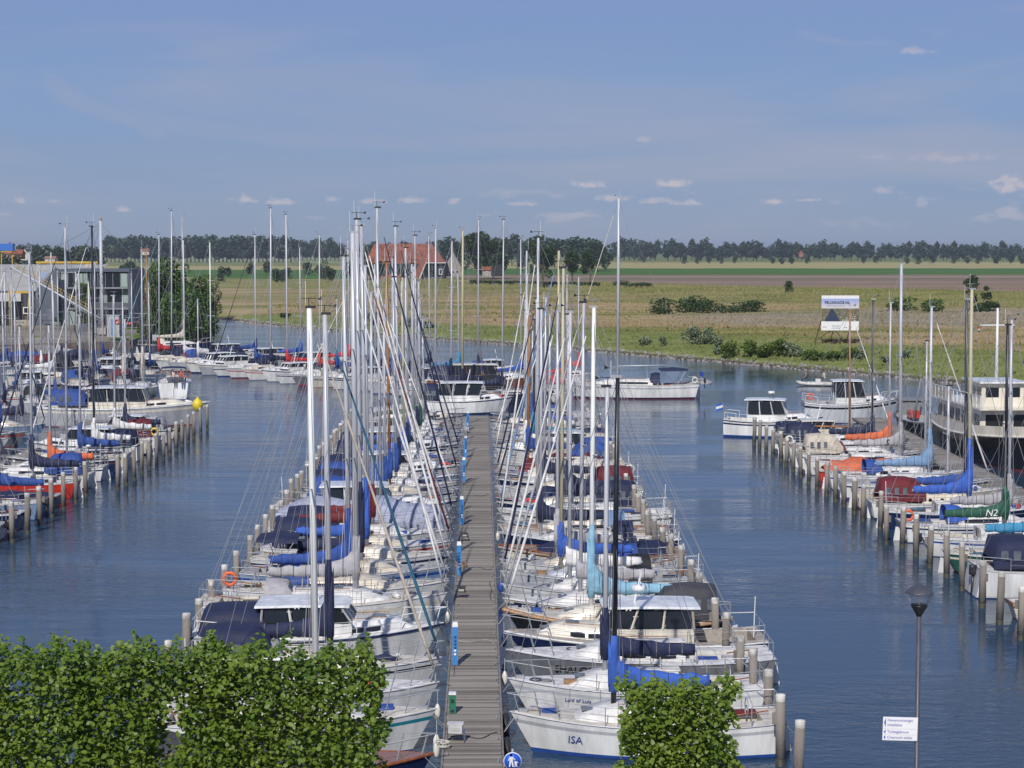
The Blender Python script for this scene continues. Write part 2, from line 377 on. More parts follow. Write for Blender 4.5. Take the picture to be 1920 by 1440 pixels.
def ground_mat():
    m = bpy.data.materials.new('meadow_and_fields'); m.use_nodes = True; t = NT(m.node_tree); b = t.n['Principled BSDF']; b.inputs['Roughness'].default_value = 0.95
    b.inputs['Specular IOR Level'].default_value = 0.1
    g = t.node('ShaderNodeNewGeometry'); s = t.node('ShaderNodeSeparateXYZ'); t.link(g.outputs['Position'], s.inputs[0]); P = g.outputs['Position']
    X, Y, Z = s.outputs
    n1 = t.noise(t.mapping(P, (.011, .055, 1)), 1.0, 5, 0.55, .6)
    n2 = t.noise(t.mapping(P, (.06, .22, 1)), 1.0, 4, 0.6)
    n3 = t.noise(P, 1.1, 4, 0.7)
    green = t.mix(t.mapr(n2, .3, .7), (.135, .145, .038), (.265, .245, .080))
    tan = t.mix(t.mapr(n2, .3, .7), (.29, .205, .115), (.40, .31, .17))
    rough = t.mix(t.mapr(t.m('ADD', n1, t.m('MULTIPLY', t.m('SUBTRACT', n2, .5), .28)), .38, .58), green, tan)
    # fresh grass in the wet strip by the water
    shore = t.m('ADD', t.m('MULTIPLY', t.m('ADD', X, 33), .0), t.m('ADD', t.m('MULTIPLY', X, .781), t.m('MULTIPLY', t.m('SUBTRACT', Y, 308), .624)))   # ~ distance from far bank
    wet = t.mapr(t.m('ADD', shore, t.m('MULTIPLY', t.m('SUBTRACT', n1, .5), 40)), 14, 34, 1.0, 0.0)
    rough = t.mix(t.m('MULTIPLY', wet, .9), rough, t.mix(t.mapr(n2, .3, .7), (.13, .165, .045), (.20, .235, .07)))
    # bare gravel / tipped soil
    gm = t.m('MULTIPLY', t.mapr(X, 22, 48), t.m('MULTIPLY', t.mapr(Y, 330, 362), t.mapr(Y, 432, 404)))
    gm = t.m('MULTIPLY', gm, t.mapr(t.m('ADD', n2, t.m('MULTIPLY', n3, .3)), .50, .62))
    rough = t.mix(t.m('MULTIPLY', gm, .8), rough, t.mix(t.mapr(n3, .35, .65), (.20, .165, .12), (.36, .315, .25)))
    # dike back: lusher
    cr = t.m('ADD', t.m('MULTIPLY', t.m('ADD', X, 33), .781), t.m('MULTIPLY', t.m('SUBTRACT', Y, 734), .625))
    lush = t.m('MULTIPLY', t.mapr(cr, -110, -40), .65)
    rough = t.mix(lush, rough, t.mix(t.mapr(n2, .35, .65), (.12, .15, .038), (.24, .245, .085)))
    # arable land beyond
    row = t.noise(t.mapping(P, (.0015, .05, 1)), 1.0, 4, .6)
    brown = t.mix(t.mapr(row, .35, .65), (.20, .145, .105), (.29, .215, .155))
    brown = t.mix(t.m('MULTIPLY', t.mapr(t.noise(t.mapping(P, (.0008, .022, 1)), 1., 2, .5), .5, .62), .55), brown, (.13, .13, .06))
    crop = t.mix(t.mapr(row, .3, .7), (.055, .12, .022), (.075, .155, .03))
    wheat = t.mix(t.mapr(row, .3, .7), (.31, .28, .12), (.38, .33, .15))
    mead = t.mix(t.mapr(row, .3, .7), (.15, .17, .055), (.23, .22, .08))
    yy = t.m('ADD', Y, t.m('MULTIPLY', X, -.02))
    def band(base, col, a, wd=4.0): return t.mix(t.mapr(yy, a - wd, a + wd), base, col)
    fld = band(brown, crop, 1010); fld = band(fld, wheat, 1330, 8); fld = band(fld, mead, 1870, 15); fld = band(fld, t.mix(.5, crop, mead), 2300, 20)
    # left of the farm: green and yellow strips
    lf = band(t.mix(.5, wheat, mead), crop, 880); lf = band(lf, wheat, 1250, 8); lf = band(lf, mead, 1500, 8); lf = band(lf, (.22, .26, .13), 1800, 15)
    fld = t.mix(t.mapr(t.m('ADD', X, t.m('MULTIPLY', Y, .06)), -12, -4), lf, fld)
    col = t.mix(t.mapr(cr, 16, 30), rough, fld)
    # left quay yard: gravel and trodden earth
    yard = t.m('MULTIPLY', t.mapr(X, -58, -62), t.mapr(Y, 420, 395))
    yc = t.mix(t.mapr(n2, .35, .65), (.20, .17, .135), (.29, .25, .20))
    yc = t.mix(t.mapr(t.m('ADD', t.noise(P, .12, 3, .5), t.m('MULTIPLY', t.mapr(X, -72, -62), .25)), .60, .68), yc, (.12, .18, .035))
    col = t.mix(yard, col, yc)
    # mud at the water's edge
    col = t.mix(t.mapr(Z, .55, .15), col, (.07, .06, .045))
    t.link(col, b.inputs['Base Color'])
    bp = t.node('ShaderNodeBump'); bp.inputs['Strength'].default_value = .35; bp.inputs['Distance'].default_value = .3; t.link(n3, bp.inputs['Height']); t.link(bp.outputs[0], b.inputs['Normal'])
    return m
GM = ground_mat(); MATS['ground'] = GM
struct(link('ground', np_mesh('ground', V, F, GM, True)))

# water
def water_mat():
    m = bpy.data.materials.new('harbour_water'); m.use_nodes = True; t = NT(m.node_tree); b = t.n['Principled BSDF']
    b.inputs['IOR'].default_value = 1.33; b.inputs['Roughness'].default_value = 0.045
    g = t.node('ShaderNodeNewGeometry'); P = g.outputs['Position']
    murk = t.noise(t.mapping(P, (.02, .03, 1)), 1, 3, .5)
    t.link(t.mix(murk, (.018, .044, .082), (.026, .058, .096)), b.inputs['Base Color'])
    n1 = t.noise(t.mapping(P, (1.4, 2.6, 1), rot=(0, 0, .35)), 1.0, 3, .55, .3)
    n2 = t.noise(t.mapping(P, (4.5, 7.5, 1), rot=(0, 0, -.25)), 1.0, 3, .55, .3)
    n3 = t.noise(t.mapping(P, (.25, .5, 1)), 1.0, 2, .5)
    calm = t.mapr(t.noise(t.mapping(P, (.018, .06, 1), loc=(3, 1, 0)), 1, 4, .6), .38, .62, .22, 1.0)
    h = t.m('MULTIPLY', t.m('ADD', t.m('ADD', t.m('MULTIPLY', n1, .055), t.m('MULTIPLY', n2, .016)), t.m('MULTIPLY', n3, .10)), calm)
    bp = t.node('ShaderNodeBump'); bp.inputs['Strength'].default_value = .80; bp.inputs['Distance'].default_value = 1.0
    t.link(h, bp.inputs['Height']); t.link(bp.outputs[0], b.inputs['Normal'])
    return m
mb = MB(); mb.add([(-440, -82, 0), (270, -82, 0), (270, 445, 0), (-440, 445, 0)], [(0, 1, 2, 3)])
struct(mb.build('water', water_mat()))

# near quay under the camera's building (mostly below the frame)
mb = MB(); mb.box((0, -8, .5), (240, 100, 3.0)); q = mb.build('quay', mat('quay_paving', (.22, .20, .18), .85, 0, .25, 2, bump=.3)); struct(q)

# rip-rap stones along the far bank
def along(poly, step):
    out_ = []; 
    for a, b in zip(poly[:-1], poly[1:]):
        L = math.dist(a, b); n = max(1, int(L / step))
        for i in range(n): out_.append((a[0] + (b[0] - a[0]) * i / n, a[1] + (b[1] - a[1]) * i / n, (b[0] - a[0]) / L, (b[1] - a[1]) / L))
    return out_
rng = np.random.default_rng(3)
mb = MB()
for (x, y, dx, dy) in along(FAR_BANK[1:-2], .33):
    for k in range(3):
        s_ = R.uniform(.14, .38); off = R.uniform(-.5, 1.7); px, py = x + dy * off * 1.0 + R.uniform(-.3, .3), y - dx * off * 1.0 + R.uniform(-.3, .3)
        if dist_shore(np.array([px]), np.array([py]))[0] < -.7: px, py = x - dy * off, y + dx * off
        z = float(land_h(np.array([px]), np.array([py]))[0]) if off > 0 else .05
        z = max(z, -.05)
        vs = [(px + s_ * a * R.uniform(.7, 1.2), py + s_ * b * R.uniform(.7, 1.2), z + s_ * c * R.uniform(.7, 1.1)) for a, b, c in ((-.6, -.5, -.4), (.6, -.6, -.4), (.6, .5, -.4), (-.6, .6, -.4), (-.4, -.4, .5), (.45, -.35, .55), (.4, .4, .45), (-.4, .35, .6))]
        mb.add(vs, [(4, 5, 6, 7), (0, 1, 5, 4), (1, 2, 6, 5), (2, 3, 7, 6), (3, 0, 4, 7)])
struct(mb.build('rock_revetment', mat('bank_stone', (.27, .25, .24), .9, 0, .45, 1.5)), 'stuff')
# low dark wall of the revetment's toe
mb = MB(); rr = [[(x + dy * .25, y - dx * .25, .0), (x + dy * .3, y - dx * .3, .42), (x - dy * .2 * 0 + dy * 1.0, y - dx * 1.0, .5)] for (x, y, dx, dy) in along(FAR_BANK[1:-1], 3)]
mb.loft(rr); 

# rough grass: tufts over the bank, the waste ground and the dike
def tufts(N, fn, hmin, hmax, name, mtl, seed):
    rg = np.random.default_rng(seed); X, Y = fn(rg, N); d = dist_shore(X, Y); keep = d > 1.6; X, Y = X[keep], Y[keep]; Z = land_h(X, Y); n = len(X)
    big = .5 + .5 * vnoise(X, Y, .05, 2.); h = rg.uniform(hmin, hmax, n) * (.6 + .8 * np.clip(big, 0, 1)); wv = rg.uniform(.10, .26, n) * (h / .6) ** .5; a = rg.uniform(-1.2, 1.2, n); lean = rg.normal(size=(n, 2)) * .22
    ca, sa = np.cos(a) * wv, np.sin(a) * wv; V = np.empty((n, 4, 3))
    V[:, 0] = np.stack([X - ca, Y - sa, Z - .05], -1); V[:, 1] = np.stack([X + ca, Y + sa, Z - .05], -1)
    V[:, 2] = np.stack([X + ca * .5 + lean[:, 0], Y + sa * .5 + lean[:, 1], Z + h * rg.uniform(.6, 1, n)], -1); V[:, 3] = np.stack([X - ca * .4 + lean[:, 0], Y - sa * .4 + lean[:, 1], Z + h], -1)
    F = (np.array([[0, 1, 2], [0, 2, 3]])[None] + (np.arange(n) * 4)[:, None, None]).reshape(-1, 3)
    me = np_mesh(name, V.reshape(-1, 3), F, mtl, True)
    nr = np.tile(np.array([[0.0, -.12, .99]]), (len(me.vertices), 1)) + rg.normal(size=(len(me.vertices), 3)) * .13; nr /= np.linalg.norm(nr, axis=1)[:, None]; me.normals_split_custom_set_from_vertices(nr.tolist())
    return struct(link(name, me), 'stuff')
def f_bank(rg, N):
    Y = rg.uniform(215, 700, N) ; Y = 215 + (rg.random(N) ** 1.15) * 500; X = rg.uniform(-.31, .33, N) * Y; m_ = X > -60; return X[m_], Y[m_]
tufts(150000, f_bank, .14, .42, 'rough_grass', GM, 5)
def f_dike(rg, N):
    u = rg.uniform(-60, 260, N); c = rg.normal(size=N) * 22; X = u + c * .781; Y = 734 - (u + 33) * 186 / 149 + c * .625; k = (Y > 380) & (X < Y * .32); return X[k], Y[k]
tufts(36000, f_dike, .4, 1.1, 'dike_grass', GM, 6)

# ------------------------------------------------------------------ trees and bushes
LM_DARK = leaf_mat('poplar_leaves', (.030, .058, .030), (.060, .10, .045), .2, .2)
LM_MID = leaf_mat('tree_leaves', (.022, .050, .010), (.075, .125, .022), .3, .3)
LM_YARD = leaf_mat('yard_tree_leaves', (.028, .075, .010), (.11, .19, .026), .3, .25)
LM_BRIGHT = leaf_mat('bush_leaves', (.06, .11, .012), (.15, .21, .03), .3, .3)
LM_SILVER = leaf_mat('willow_leaves', (.13, .17, .09), (.27, .31, .20), .2, .5)
LM_LIME = leaf_mat('lime_leaves', (.035, .100, .010), (.24, .32, .035), .40, 1.5)
def crown_pts(rg, N, rx, ry, h, z0, lobes=9, shape='round'):
    """points in the volume of several uneven lobes"""
    C = []
    for i in range(lobes):
        u = (i + .5) / lobes
        if shape == 'poplar': r_ = (math.sin(math.pi * min(1, .12 + u * .85)) ** .6) ; c = (rg.normal() * .28 * rx * r_, rg.normal() * .28 * ry * r_, z0 + h * (.05 + .85 * u)); rad = (rx * .62 * r_, ry * .62 * r_, h / lobes * 1.25)
        else:
            a = rg.uniform(0, 6.28); q = rg.uniform(.2, .62); z = rg.uniform(.10, .86); q *= (1.25 if .2 < z < .6 else .9); c = (math.cos(a) * rx * q, math.sin(a) * ry * q, z0 + h * z); k = rg.uniform(.30, .52); rad = (rx * k, ry * k, min(h * k * .62, rx * k * .95))
        C.append((c, rad))
    vols = np.array([r_[0] * r_[1] * r_[2] for _, r_ in C]); pick = rg.choice(len(C), N, p=vols / vols.sum())
    d = rg.normal(size=(N, 3)); d /= np.linalg.norm(d, axis=1)[:, None]; rr_ = rg.uniform(.45, 1.06, N) ** .5
    cc = np.array([c for c, _ in C])[pick]; rd = np.array([r_ for _, r_ in C])[pick]
    return cc + d * rd * rr_[:, None]
def make_tree(name, label, cat, rx, h, trunk_h, N, leaf, mtl, seed, shape='round', lobes=9, group=None):
    rg = np.random.default_rng(seed); t = thing(name, label, cat, group=group)
    P = crown_pts(rg, N, rx, rx * .9, h - trunk_h, trunk_h, lobes, shape)
    link('crown', leaf_cloud('crown', P, rg.uniform(.7, 1.3, N) * leaf, mtl, rg, .5), t)
    mb = MB(); rt = max(.12, h * .022); top = trunk_h + (h - trunk_h) * .55
    mb.tube([(0, 0, -.3), (0.05, 0, trunk_h * .5), (rt, .1, trunk_h), (.1, 0, top)], [rt * 1.3, rt, rt * .8, rt * .3], 7)
    for k in range(5):
        a = k * 1.3 + seed; z = trunk_h * .9 + k * (top - trunk_h) * .16
        mb.tube([(0, 0, z), (math.cos(a) * rx * .3, math.sin(a) * rx * .3, z + h * .07), (math.cos(a) * rx * .6, math.sin(a) * rx * .6, z + h * .16)], [rt * .5, rt * .35, rt * .12], 5)
    mb.build('trunk', BARK(), t)
    return t
def ground_z(x, y): return float(land_h(np.array([x]), np.array([y]))[0])

# far avenues of poplars
pop = [make_tree('poplar_tree', 'tall dark poplar', 'tree', 10.5 * (0.9 + .12 * i), 27.0, 5.0, 800, 2.4, LM_DARK, 20 + i, 'poplar', 8, 'poplars of the avenue on the right horizon') for i in range(3)]
rnd = [make_tree('broadleaf_tree', 'round dark tree', 'tree', 9.0, 19.0, 2.0, 650, 1.7, LM_DARK, 40 + i, 'round', 10, 'dark trees in the belt behind the fields') for i in range(3)]
def plant(protos, used, x, Y, s, label, group, sz=None):
    o = protos[R.randrange(3)]
    if not used.get(o.name): used[o.name] = 1
    else: o = copy_tree(o)
    o.location = (x, Y, ground_z(x, Y) - .2); o.rotation_euler = (0, 0, R.uniform(0, 6.28)); o.scale = (s, s, sz or s * R.uniform(.92, 1.06))
    o['label'] = label; o['group'] = group; return o
used = {}
i_ = 0
xs = list(np.arange(1158, 1960, 10.5))
for k, px in enumerate(xs):
    if R.random() < .04: continue
    Y = 2150 + R.uniform(-60, 80); top = 447 + (px - 1160) * .009 + R.uniform(-3, 7) * (1 if k % 9 else 2); base = 484
    p = atY(px + R.uniform(-3, 3), top, Y); s = (p.z - 1.5) / 27.0
    plant(pop, used, p.x, Y, s, f'dark poplar on the right horizon, {nth(i_) if i_ < 42 else "last"} of its avenue counted from the left' if i_ < 42 else f'dark poplar of the right horizon avenue, {nth(max(0, 74 - i_))} from its right end', 'poplars of the avenue on the right horizon'); i_ += 1
i_ = 0
for k, px in enumerate(np.arange(200, 640, 7.5)):
    Y = 1900 + R.uniform(-30, 30) + (px > 545) * 250
    top = 440 + R.uniform(-1.2, 1.2) if px < 540 else 449 + R.uniform(-5, 5)
    p = atY(px, top, Y); s = (p.z - 1.5) / 27.0
    plant(pop, used, p.x, Y, s * .98, f'tall poplar in the clipped avenue on the left horizon, {nth(i_) if i_ < 40 else nth(58 - i_)} from its {"left" if i_ < 40 else "right"} end', 'poplars of the avenue on the left horizon'); i_ += 1
i_ = 0
for px, top, Y in [(20, 470, 800), (5, 462, 900), (48, 468, 900), (70, 463, 1000), (92, 462, 1000), (112, 459, 1000), (133, 461, 1000), (150, 457, 1000), (170, 460, 1050), (186, 464, 1000), (30, 452, 1500), (60, 455, 1500), (-15, 455, 1000),
                   (680, 452, 1600), (700, 455, 1500), (730, 452, 1700), (760, 450, 1500), (815, 449, 1500), (842, 447, 1300), (862, 450, 1200), (940, 448, 1500), (960, 442, 1500), (985, 445, 1450), (1008, 440, 1400), (1022, 438, 1450), (1040, 446, 1400), (1060, 444, 1300), (1082, 447, 1200), (1100, 450, 1200), (1120, 452, 1150), (1135, 456, 1200), (1075, 462, 1100), (1110, 462, 1150), (920, 452, 1700), (900, 448, 1600), (970, 452, 1300)]:
    p = atY(px, top, Y); s = (p.z - 1.5) / 19.0
    plant(rnd, used, p.x, Y, s, f'round dark tree in the belt behind the fields, {nth(i_)} counted from the left', 'dark trees in the belt behind the fields', s); i_ += 1
i_ = 0
for px, top, Y in [(1205, 479, 1800), (1283, 478, 1700), (1310, 480, 1700), (1330, 481, 1700), (1350, 479, 1700), (1378, 480, 1700), (1448, 479, 1700), (1465, 481, 1650), (1485, 478, 1650), (1515, 483, 1650), (1620, 479, 1700), (1645, 478, 1700), (1700, 481, 1700), (1722, 477, 1650), (1745, 474, 1650), (1790, 480, 1700), (1815, 479, 1700), (1835, 481, 1700), (1870, 476, 1650), (1895, 477, 1650), (1915, 478, 1650),
                   (245, 490, 900), (232, 495, 800), (258, 494, 800), (660, 488, 900), (600, 492, 900), (575, 490, 1000), (500, 490, 1000), (470, 490, 1000), (655, 500, 800), (535, 502, 750), (519, 504, 750), (615, 500, 780), (420, 498, 800)]:
    p = atY(px, top, Y); z0 = ground_z(p.x, Y); s = max(.15, (p.z - z0) / 19.0)
    plant(rnd, used, p.x, Y, s * 1.1, f'small dark bush in the open fields, {nth(i_)} counted from the left of its line', 'bushes scattered in the fields', s); i_ += 1

# trees of the farm and the yard, each of its own
def one_tree(px, top, Y, rx, trunk, N, leaf, mtl, seed, label, name='broadleaf_tree', cat='tree', shape='round', lobes=10):
    p = atY(px, top, Y); z0 = ground_z(p.x, Y); t = make_tree(name, label, cat, rx, p.z - z0, trunk, N, leaf, mtl, seed, shape, lobes); t.location = (p.x, Y, z0); return t
one_tree(1017, 455, 640, 5.2, 3.5, 2600, .65, LM_MID, 61, 'tall spreading tree in the farmyard, right of the barn')
one_tree(1072, 465, 660, 3.2, 4.0, 1100, .6, LM_MID, 62, 'thin young tree with bare lower trunk beside the ploughed field')
one_tree(1106, 466, 650, 3.0, 3.2, 1100, .6, LM_MID, 63, 'young tree standing at the right end of the farm hedge')
one_tree(895, 441, 860, 11.0, 2.5, 4200, .95, LM_MID, 64, 'big dark tree directly right of the orange-roofed barn')
one_tree(925, 448, 880, 8.0, 2.5, 2400, .95, LM_MID, 65, 'dark tree behind the small black shed of the farm')
one_tree(690, 485, 820, 4.0, 1.0, 900, .6, LM_MID, 66, 'leafy tree in front of the left end of the barn')
one_tree(712, 490, 815, 3.4, .8, 900, .6, LM_MID, 67, 'low leafy tree before the barn roof')
one_tree(760, 496, 800, 3.0, .6, 700, .5, LM_MID, 68, 'small round tree before the middle of the barn')
one_tree(808, 498, 800, 3.0, .6, 700, .5, LM_MID, 69, 'small round tree at the black gable of the barn')
one_tree(610, 487, 860, 4.2, 1, 700, .6, LM_MID, 70, 'loose tree at the field edge left of the barn')
one_tree(322, 478, 327, 5.0, .8, 9000, .46, LM_YARD, 71, 'broad dark green tree at the edge of the quay, tall left half', lobes=30)
one_tree(292, 480, 321, 3.4, .6, 5200, .42, LM_YARD, 72, 'upright dark tree between the glazed office and the broad tree', lobes=20)
one_tree(366, 508, 322, 4.0, .3, 6200, .42, LM_YARD, 73, 'lower right dome of greenery hanging over the harbour edge', lobes=20)
one_tree(345, 545, 312, 5.2, .1, 7000, .42, LM_YARD, 74, 'shrub mass at the foot of the broad tree by the water', name='shrub', cat='shrub', lobes=20)
one_tree(252, 505, 420, 3.4, .4, 1900, .35, LM_BRIGHT, 75, 'bright yellow-green bush just right of the office building', 'shrub', 'shrub')
one_tree(388, 512, 410, 3.6, .4, 1900, .35, LM_BRIGHT, 76, 'bright yellow-green bush behind the broad dark tree', 'shrub', 'shrub')
one_tree(1822, 510, 440, 2.3, .6, 2400, .32, LM_MID, 77, 'slim upright tree standing on the dike at right', lobes=12)
one_tree(1852, 530, 450, 1.4, .2, 700, .3, LM_MID, 78, 'small bush next to the slim tree on the dike', 'shrub', 'shrub')
one_tree(1476, 528, 560, 2.0, .2, 700, .35, LM_MID, 79, 'lone round bush on the dike left of the billboard', 'shrub', 'shrub')
for k, (px, top, Y, rx, N, mt_, lab) in enumerate([
    (1207, 632, 287, 1.2, 700, LM_SILVER, 'small silvery willow bush at the bank, left of all the others'),
    (1243, 630, 284, .7, 300, LM_SILVER, 'tiny willow sprig beside the small silvery bush'),
    (1300, 614, 285, 1.9, 1300, LM_SILVER, 'silvery willow bush above the rocks, left of a pair'),
    (1328, 614, 283, 1.7, 1300, LM_SILVER, 'silvery willow bush above the rocks, right of a pair'),
    (1350, 631, 266, 1.4, 900, LM_SILVER, 'grey-green willow bush at the start of the long bramble'),
    (1375, 640, 262, 2.0, 1200, LM_BRIGHT, 'low bright bramble on the bank, first right of the willows'),
    (1405, 641, 260, 1.8, 1200, LM_BRIGHT, 'low bright bramble on the bank between willows and billboard'),
    (1438, 642, 258, 2.0, 1300, LM_BRIGHT, 'low bright bramble on the bank before the tall bush'),
    (1470, 637, 258, 2.2, 2000, LM_BRIGHT, 'tallest bright green bush left of the billboard legs'),
    (1490, 642, 257, 1.6, 900, LM_SILVER, 'silver-topped bush beside the tallest bright bush'),
    (1525, 655, 250, 1.9, 1200, LM_BRIGHT, 'low green bush under the left legs of the billboard'),
    (1560, 658, 248, 1.8, 1100, LM_BRIGHT, 'low green bush under the middle of the billboard'),
    (1598, 655, 248, 1.6, 1100, LM_BRIGHT, 'green bush under the right leg of the billboard'),
    (1612, 652, 248, 1.0, 500, LM_SILVER, 'pale willow shoots at the right billboard leg'),
    (1697, 657, 246, 1.1, 700, LM_SILVER, 'rounded silvery bush standing alone right of the billboard'),
    (1660, 668, 243, .8, 350, LM_SILVER, 'small pale bush between billboard and rounded bush'),
    (1240, 562, 410, 3.6, 700, LM_MID, 'dark bramble patch, left part of the thicket on the rough ground'),
    (1285, 556, 420, 5.0, 1300, LM_MID, 'dark bramble patch, middle of the thicket on the rough ground'),
    (1330, 562, 415, 3.2, 700, LM_MID, 'dark bramble patch, right part of the thicket on the rough ground'),
    (1395, 560, 420, 5.0, 1300, LM_MID, 'second dark thicket left of the gravel strip'),
    (1165, 524, 640, 3.6, 700, LM_MID, 'dark bush on the dike crest behind the tallest mast'),
    (1200, 530, 620, 5.5, 900, LM_MID, 'long low bush on the dike crest right of the tallest mast'),
    (1690, 556, 415, 4.2, 1000, LM_BRIGHT, 'yellowish bush mound on the dike right of the billboard'),
    (1740, 562, 410, 4.0, 1000, LM_BRIGHT, 'green bush mound on the dike left of the slim tree'),
    (1850, 566, 405, 4.0, 1000, LM_MID, 'green bush mound on the dike right of the slim tree'),
    (533, 588, 400, 1.6, 500, LM_MID, 'dark bush on the far bank behind the left masts'),
    (700, 588, 360, 1.8, 600, LM_MID, 'dark bush on the far bank behind the thick masts'),
    (770, 597, 350, 2.2, 700, LM_MID, 'low dark bush on the far bank left of the centre'),
    (795, 604, 345, 1.6, 500, LM_MID, 'small bush on the far bank near the row of masts')]):
    one_tree(px, top, Y, rx, .05, N, .24 if Y < 300 else .42, mt_, 100 + k, lab, 'shrub', 'shrub', lobes=11)
# farm hedge
rg = np.random.default_rng(9); a = atY(880, 520, 690); b_ = atY(1125, 523, 640)
P = np.stack([rg.uniform(0, 1, 5200)] * 3, -1) * np.array([b_.x - a.x, b_.y - a.y, 0]) + np.array([a.x, a.y, 0]); P[:, 2] = 2.2 + rg.uniform(0, 1.9, 5200); P[:, 1] += rg.normal(size=5200) * .8
tag(link('hedge', leaf_cloud('hedge', P, rg.uniform(.5, .9, 5200), LM_MID, rg)), 'long clipped dark hedge in front of the farmyard', 'hedge')

# ------------------------------------------------------------------ buildings
ROOFTILE = mat('orange_roof_tiles', (.225, .075, .042), .8, 0, .35, .5, bump=.4, bscale=3)
BLACKWOOD = mat('tarred_boards', (.018, .020, .022), .7, 0, .2, 1)
def window_part(parent, c, wd, ht, axis='y', frame=.08, name='window', fm=None, gm=None, rz=0):
    fm = fm or mat('white_window_frame', (.72, .72, .70), .5); mb = MB(); d = .08
    for s in (-1, 1):
        mb.box((s * (wd / 2 - frame / 2), 0, 0), (frame, d, ht)); mb.box((0, 0, s * (ht / 2 - frame / 2)), (wd - 2 * frame, d, frame))
    f = mb.build(name, fm, parent); f.location = c; f.rotation_euler = (0, 0, rz)
    g = MB().box((0, .02, 0), (wd - 2 * frame, .03, ht - 2 * frame)).build('pane', gm or GLASS(), f)
    return f
def barn():
    Y = 850; px1, px2 = 670, 836; L = atY(px2, 500, Y).x - atY(px1, 500, Y).x; c = atY((px1 + px2) / 2, 500, Y)
    zt = atY(750, 457, Y).z; ze = atY(750, 489, Y).z; z0 = 2.0; W = 22.0
    t = thing('barn', 'large farm barn with broad orange tiled hip roof and black boards', 'barn', (c.x, Y + W / 2, z0))
    hw, hd = L / 2, W / 2; H = zt - z0; e = ze - z0 - 1.0; rl = hw * .66; rr_ = hw * .66
    MB().add([(-hw, -hd, .0), (hw * .42, -hd, .0), (hw * .55, -hd, e), (hw, -hd, e), (hw, hd, e), (-hw, hd, 0.5), (-rl, 0, H), (rr_, 0, H), (hw*.42,-hd,0)],
             [(0, 1, 2, 3, 7, 6), (3, 4, 7), (4, 5, 6, 7), (5, 0, 6)]).build('roof', ROOFTILE, t)
    mb = MB(); mb.box((0, .5, e * .5 - .2), (2 * hw - 1.2, W - 1.6, e - .2)); mb.build('wall', BLACKWOOD, t)
    mb = MB(); mb.tube([(hw * .40, -hd - .1, -.2), (hw * .55, -hd - .1, e)], .25, 4); mb.tube([(hw * .55, -hd - .1, e), (hw, -hd - .1, e)], .2, 4); mb.build('verge_board', mat('white_trim', (.7, .7, .68), .5), t)
    for x in (hw * .72, hw * .88): window_part(t, (x, -hd + .55, e * .45), 1.5, 2.6, frame=.25)
barn()
def house(px1, px2, ytop, yeave, ybase, Y, label, wall, roof, gable='x', name='house', cat='house', win=2):
    a = atY(px1, ybase, Y); b = atY(px2, ybase, Y); W = b.x - a.x; zt = atY(px1, ytop, Y).z; ze = atY(px1, yeave, Y).z; z0 = a.z; D = max(4, W * .8)
    t = thing(name, label, cat, ((a.x + b.x) / 2, Y + D / 2, z0)); h, H = ze - z0, zt - z0; x, y = W / 2, D / 2
    mb = MB(); mb.box((0, 0, h / 2), (W, D, h))
    if gable == 'x':
        mb.add([(-x, -y, h), (-x, y, h), (-x, 0, H - .1), (x, -y, h), (x, y, h), (x, 0, H - .1)], [(0, 2, 1), (3, 4, 5)])
        r = MB().add([(-x - .3, -y - .4, h - .2), (x + .3, -y - .4, h - .2), (x + .3, 0, H), (-x - .3, 0, H), (-x - .3, y + .4, h - .2), (x + .3, y + .4, h - .2)], [(0, 1, 2, 3), (3, 2, 5, 4)])
    else:
        mb.add([(-x, -y, h), (x, -y, h), (0, -y, H - .1), (-x, y, h), (x, y, h), (0, y, H - .1)], [(0, 1, 2), (3, 5, 4)])
        r = MB().add([(-x - .3, -y - .3, h - .2), (0, -y - .3, H), (0, y + .3, H), (-x - .3, y + .3, h - .2), (x + .3, -y - .3, h - .2), (x + .3, y + .3, h - .2)], [(0, 1, 2, 3), (1, 4, 5, 2)])
    mb.build('wall', wall, t); ro = r.build('roof', roof, t)
    for k in range(win): window_part(t, (-x + W * (k + 1) / (win + 1), -y - .04, h * .5), min(1.4, W * .18), min(1.6, h * .5), frame=.16)
    return t
BRICK = mat('red_brick', (.26, .10, .06), .85, 0, .2, 2); STONEW = mat('pale_render', (.50, .48, .43), .8, 0, .12, .8); GREYROOF = mat('grey_slate', (.12, .125, .14), .6, 0, .2, 1)
house(832, 866, 472, 502, 518, 870, 'old stone farmhouse with steep grey roof beside the barn', mat('grey_stone', (.30, .28, .25), .85, 0, .2, .8), GREYROOF, 'y', 'farmhouse', 'house', 3)
house(904, 922, 500, 506, 519, 760, 'small stone outhouse with low roof right of the big tree', mat('grey_stone', (.30, .28, .25)), ROOFTILE, 'x', 'outhouse', 'shed', 1)
house(921, 942, 494, 503, 518, 760, 'small black timber shed with white trimmed gable', BLACKWOOD, mat('pale_shed_roof', (.45, .46, .47), .6), 'y', 'shed', 'shed', 0)
house(4, 40, 468, 476, 486, 820, 'brick house with orange roof and dormer at the far left', BRICK, ROOFTILE, 'x', win=2)
house(36, 56, 466, 480, 488, 860, 'white gabled house behind the brick house', STONEW, GREYROOF, 'y', win=1)
house(264, 279, 466, 471, 478, 1700, 'tiny distant house with orange roof before the left avenue', STONEW, ROOFTILE, 'x', win=1)
house(1498, 1507, 469, 476, 482, 2050, 'tiny distant house with red gable among the poplars', BRICK, ROOFTILE, 'y', win=1)
house(84, 104, 480, 484, 491, 700, 'low grey shed with brown roof behind the yellow gantry', STONEW, mat('brown_roof', (.25, .13, .09), .8), 'x', 'shed', 'shed', 2)
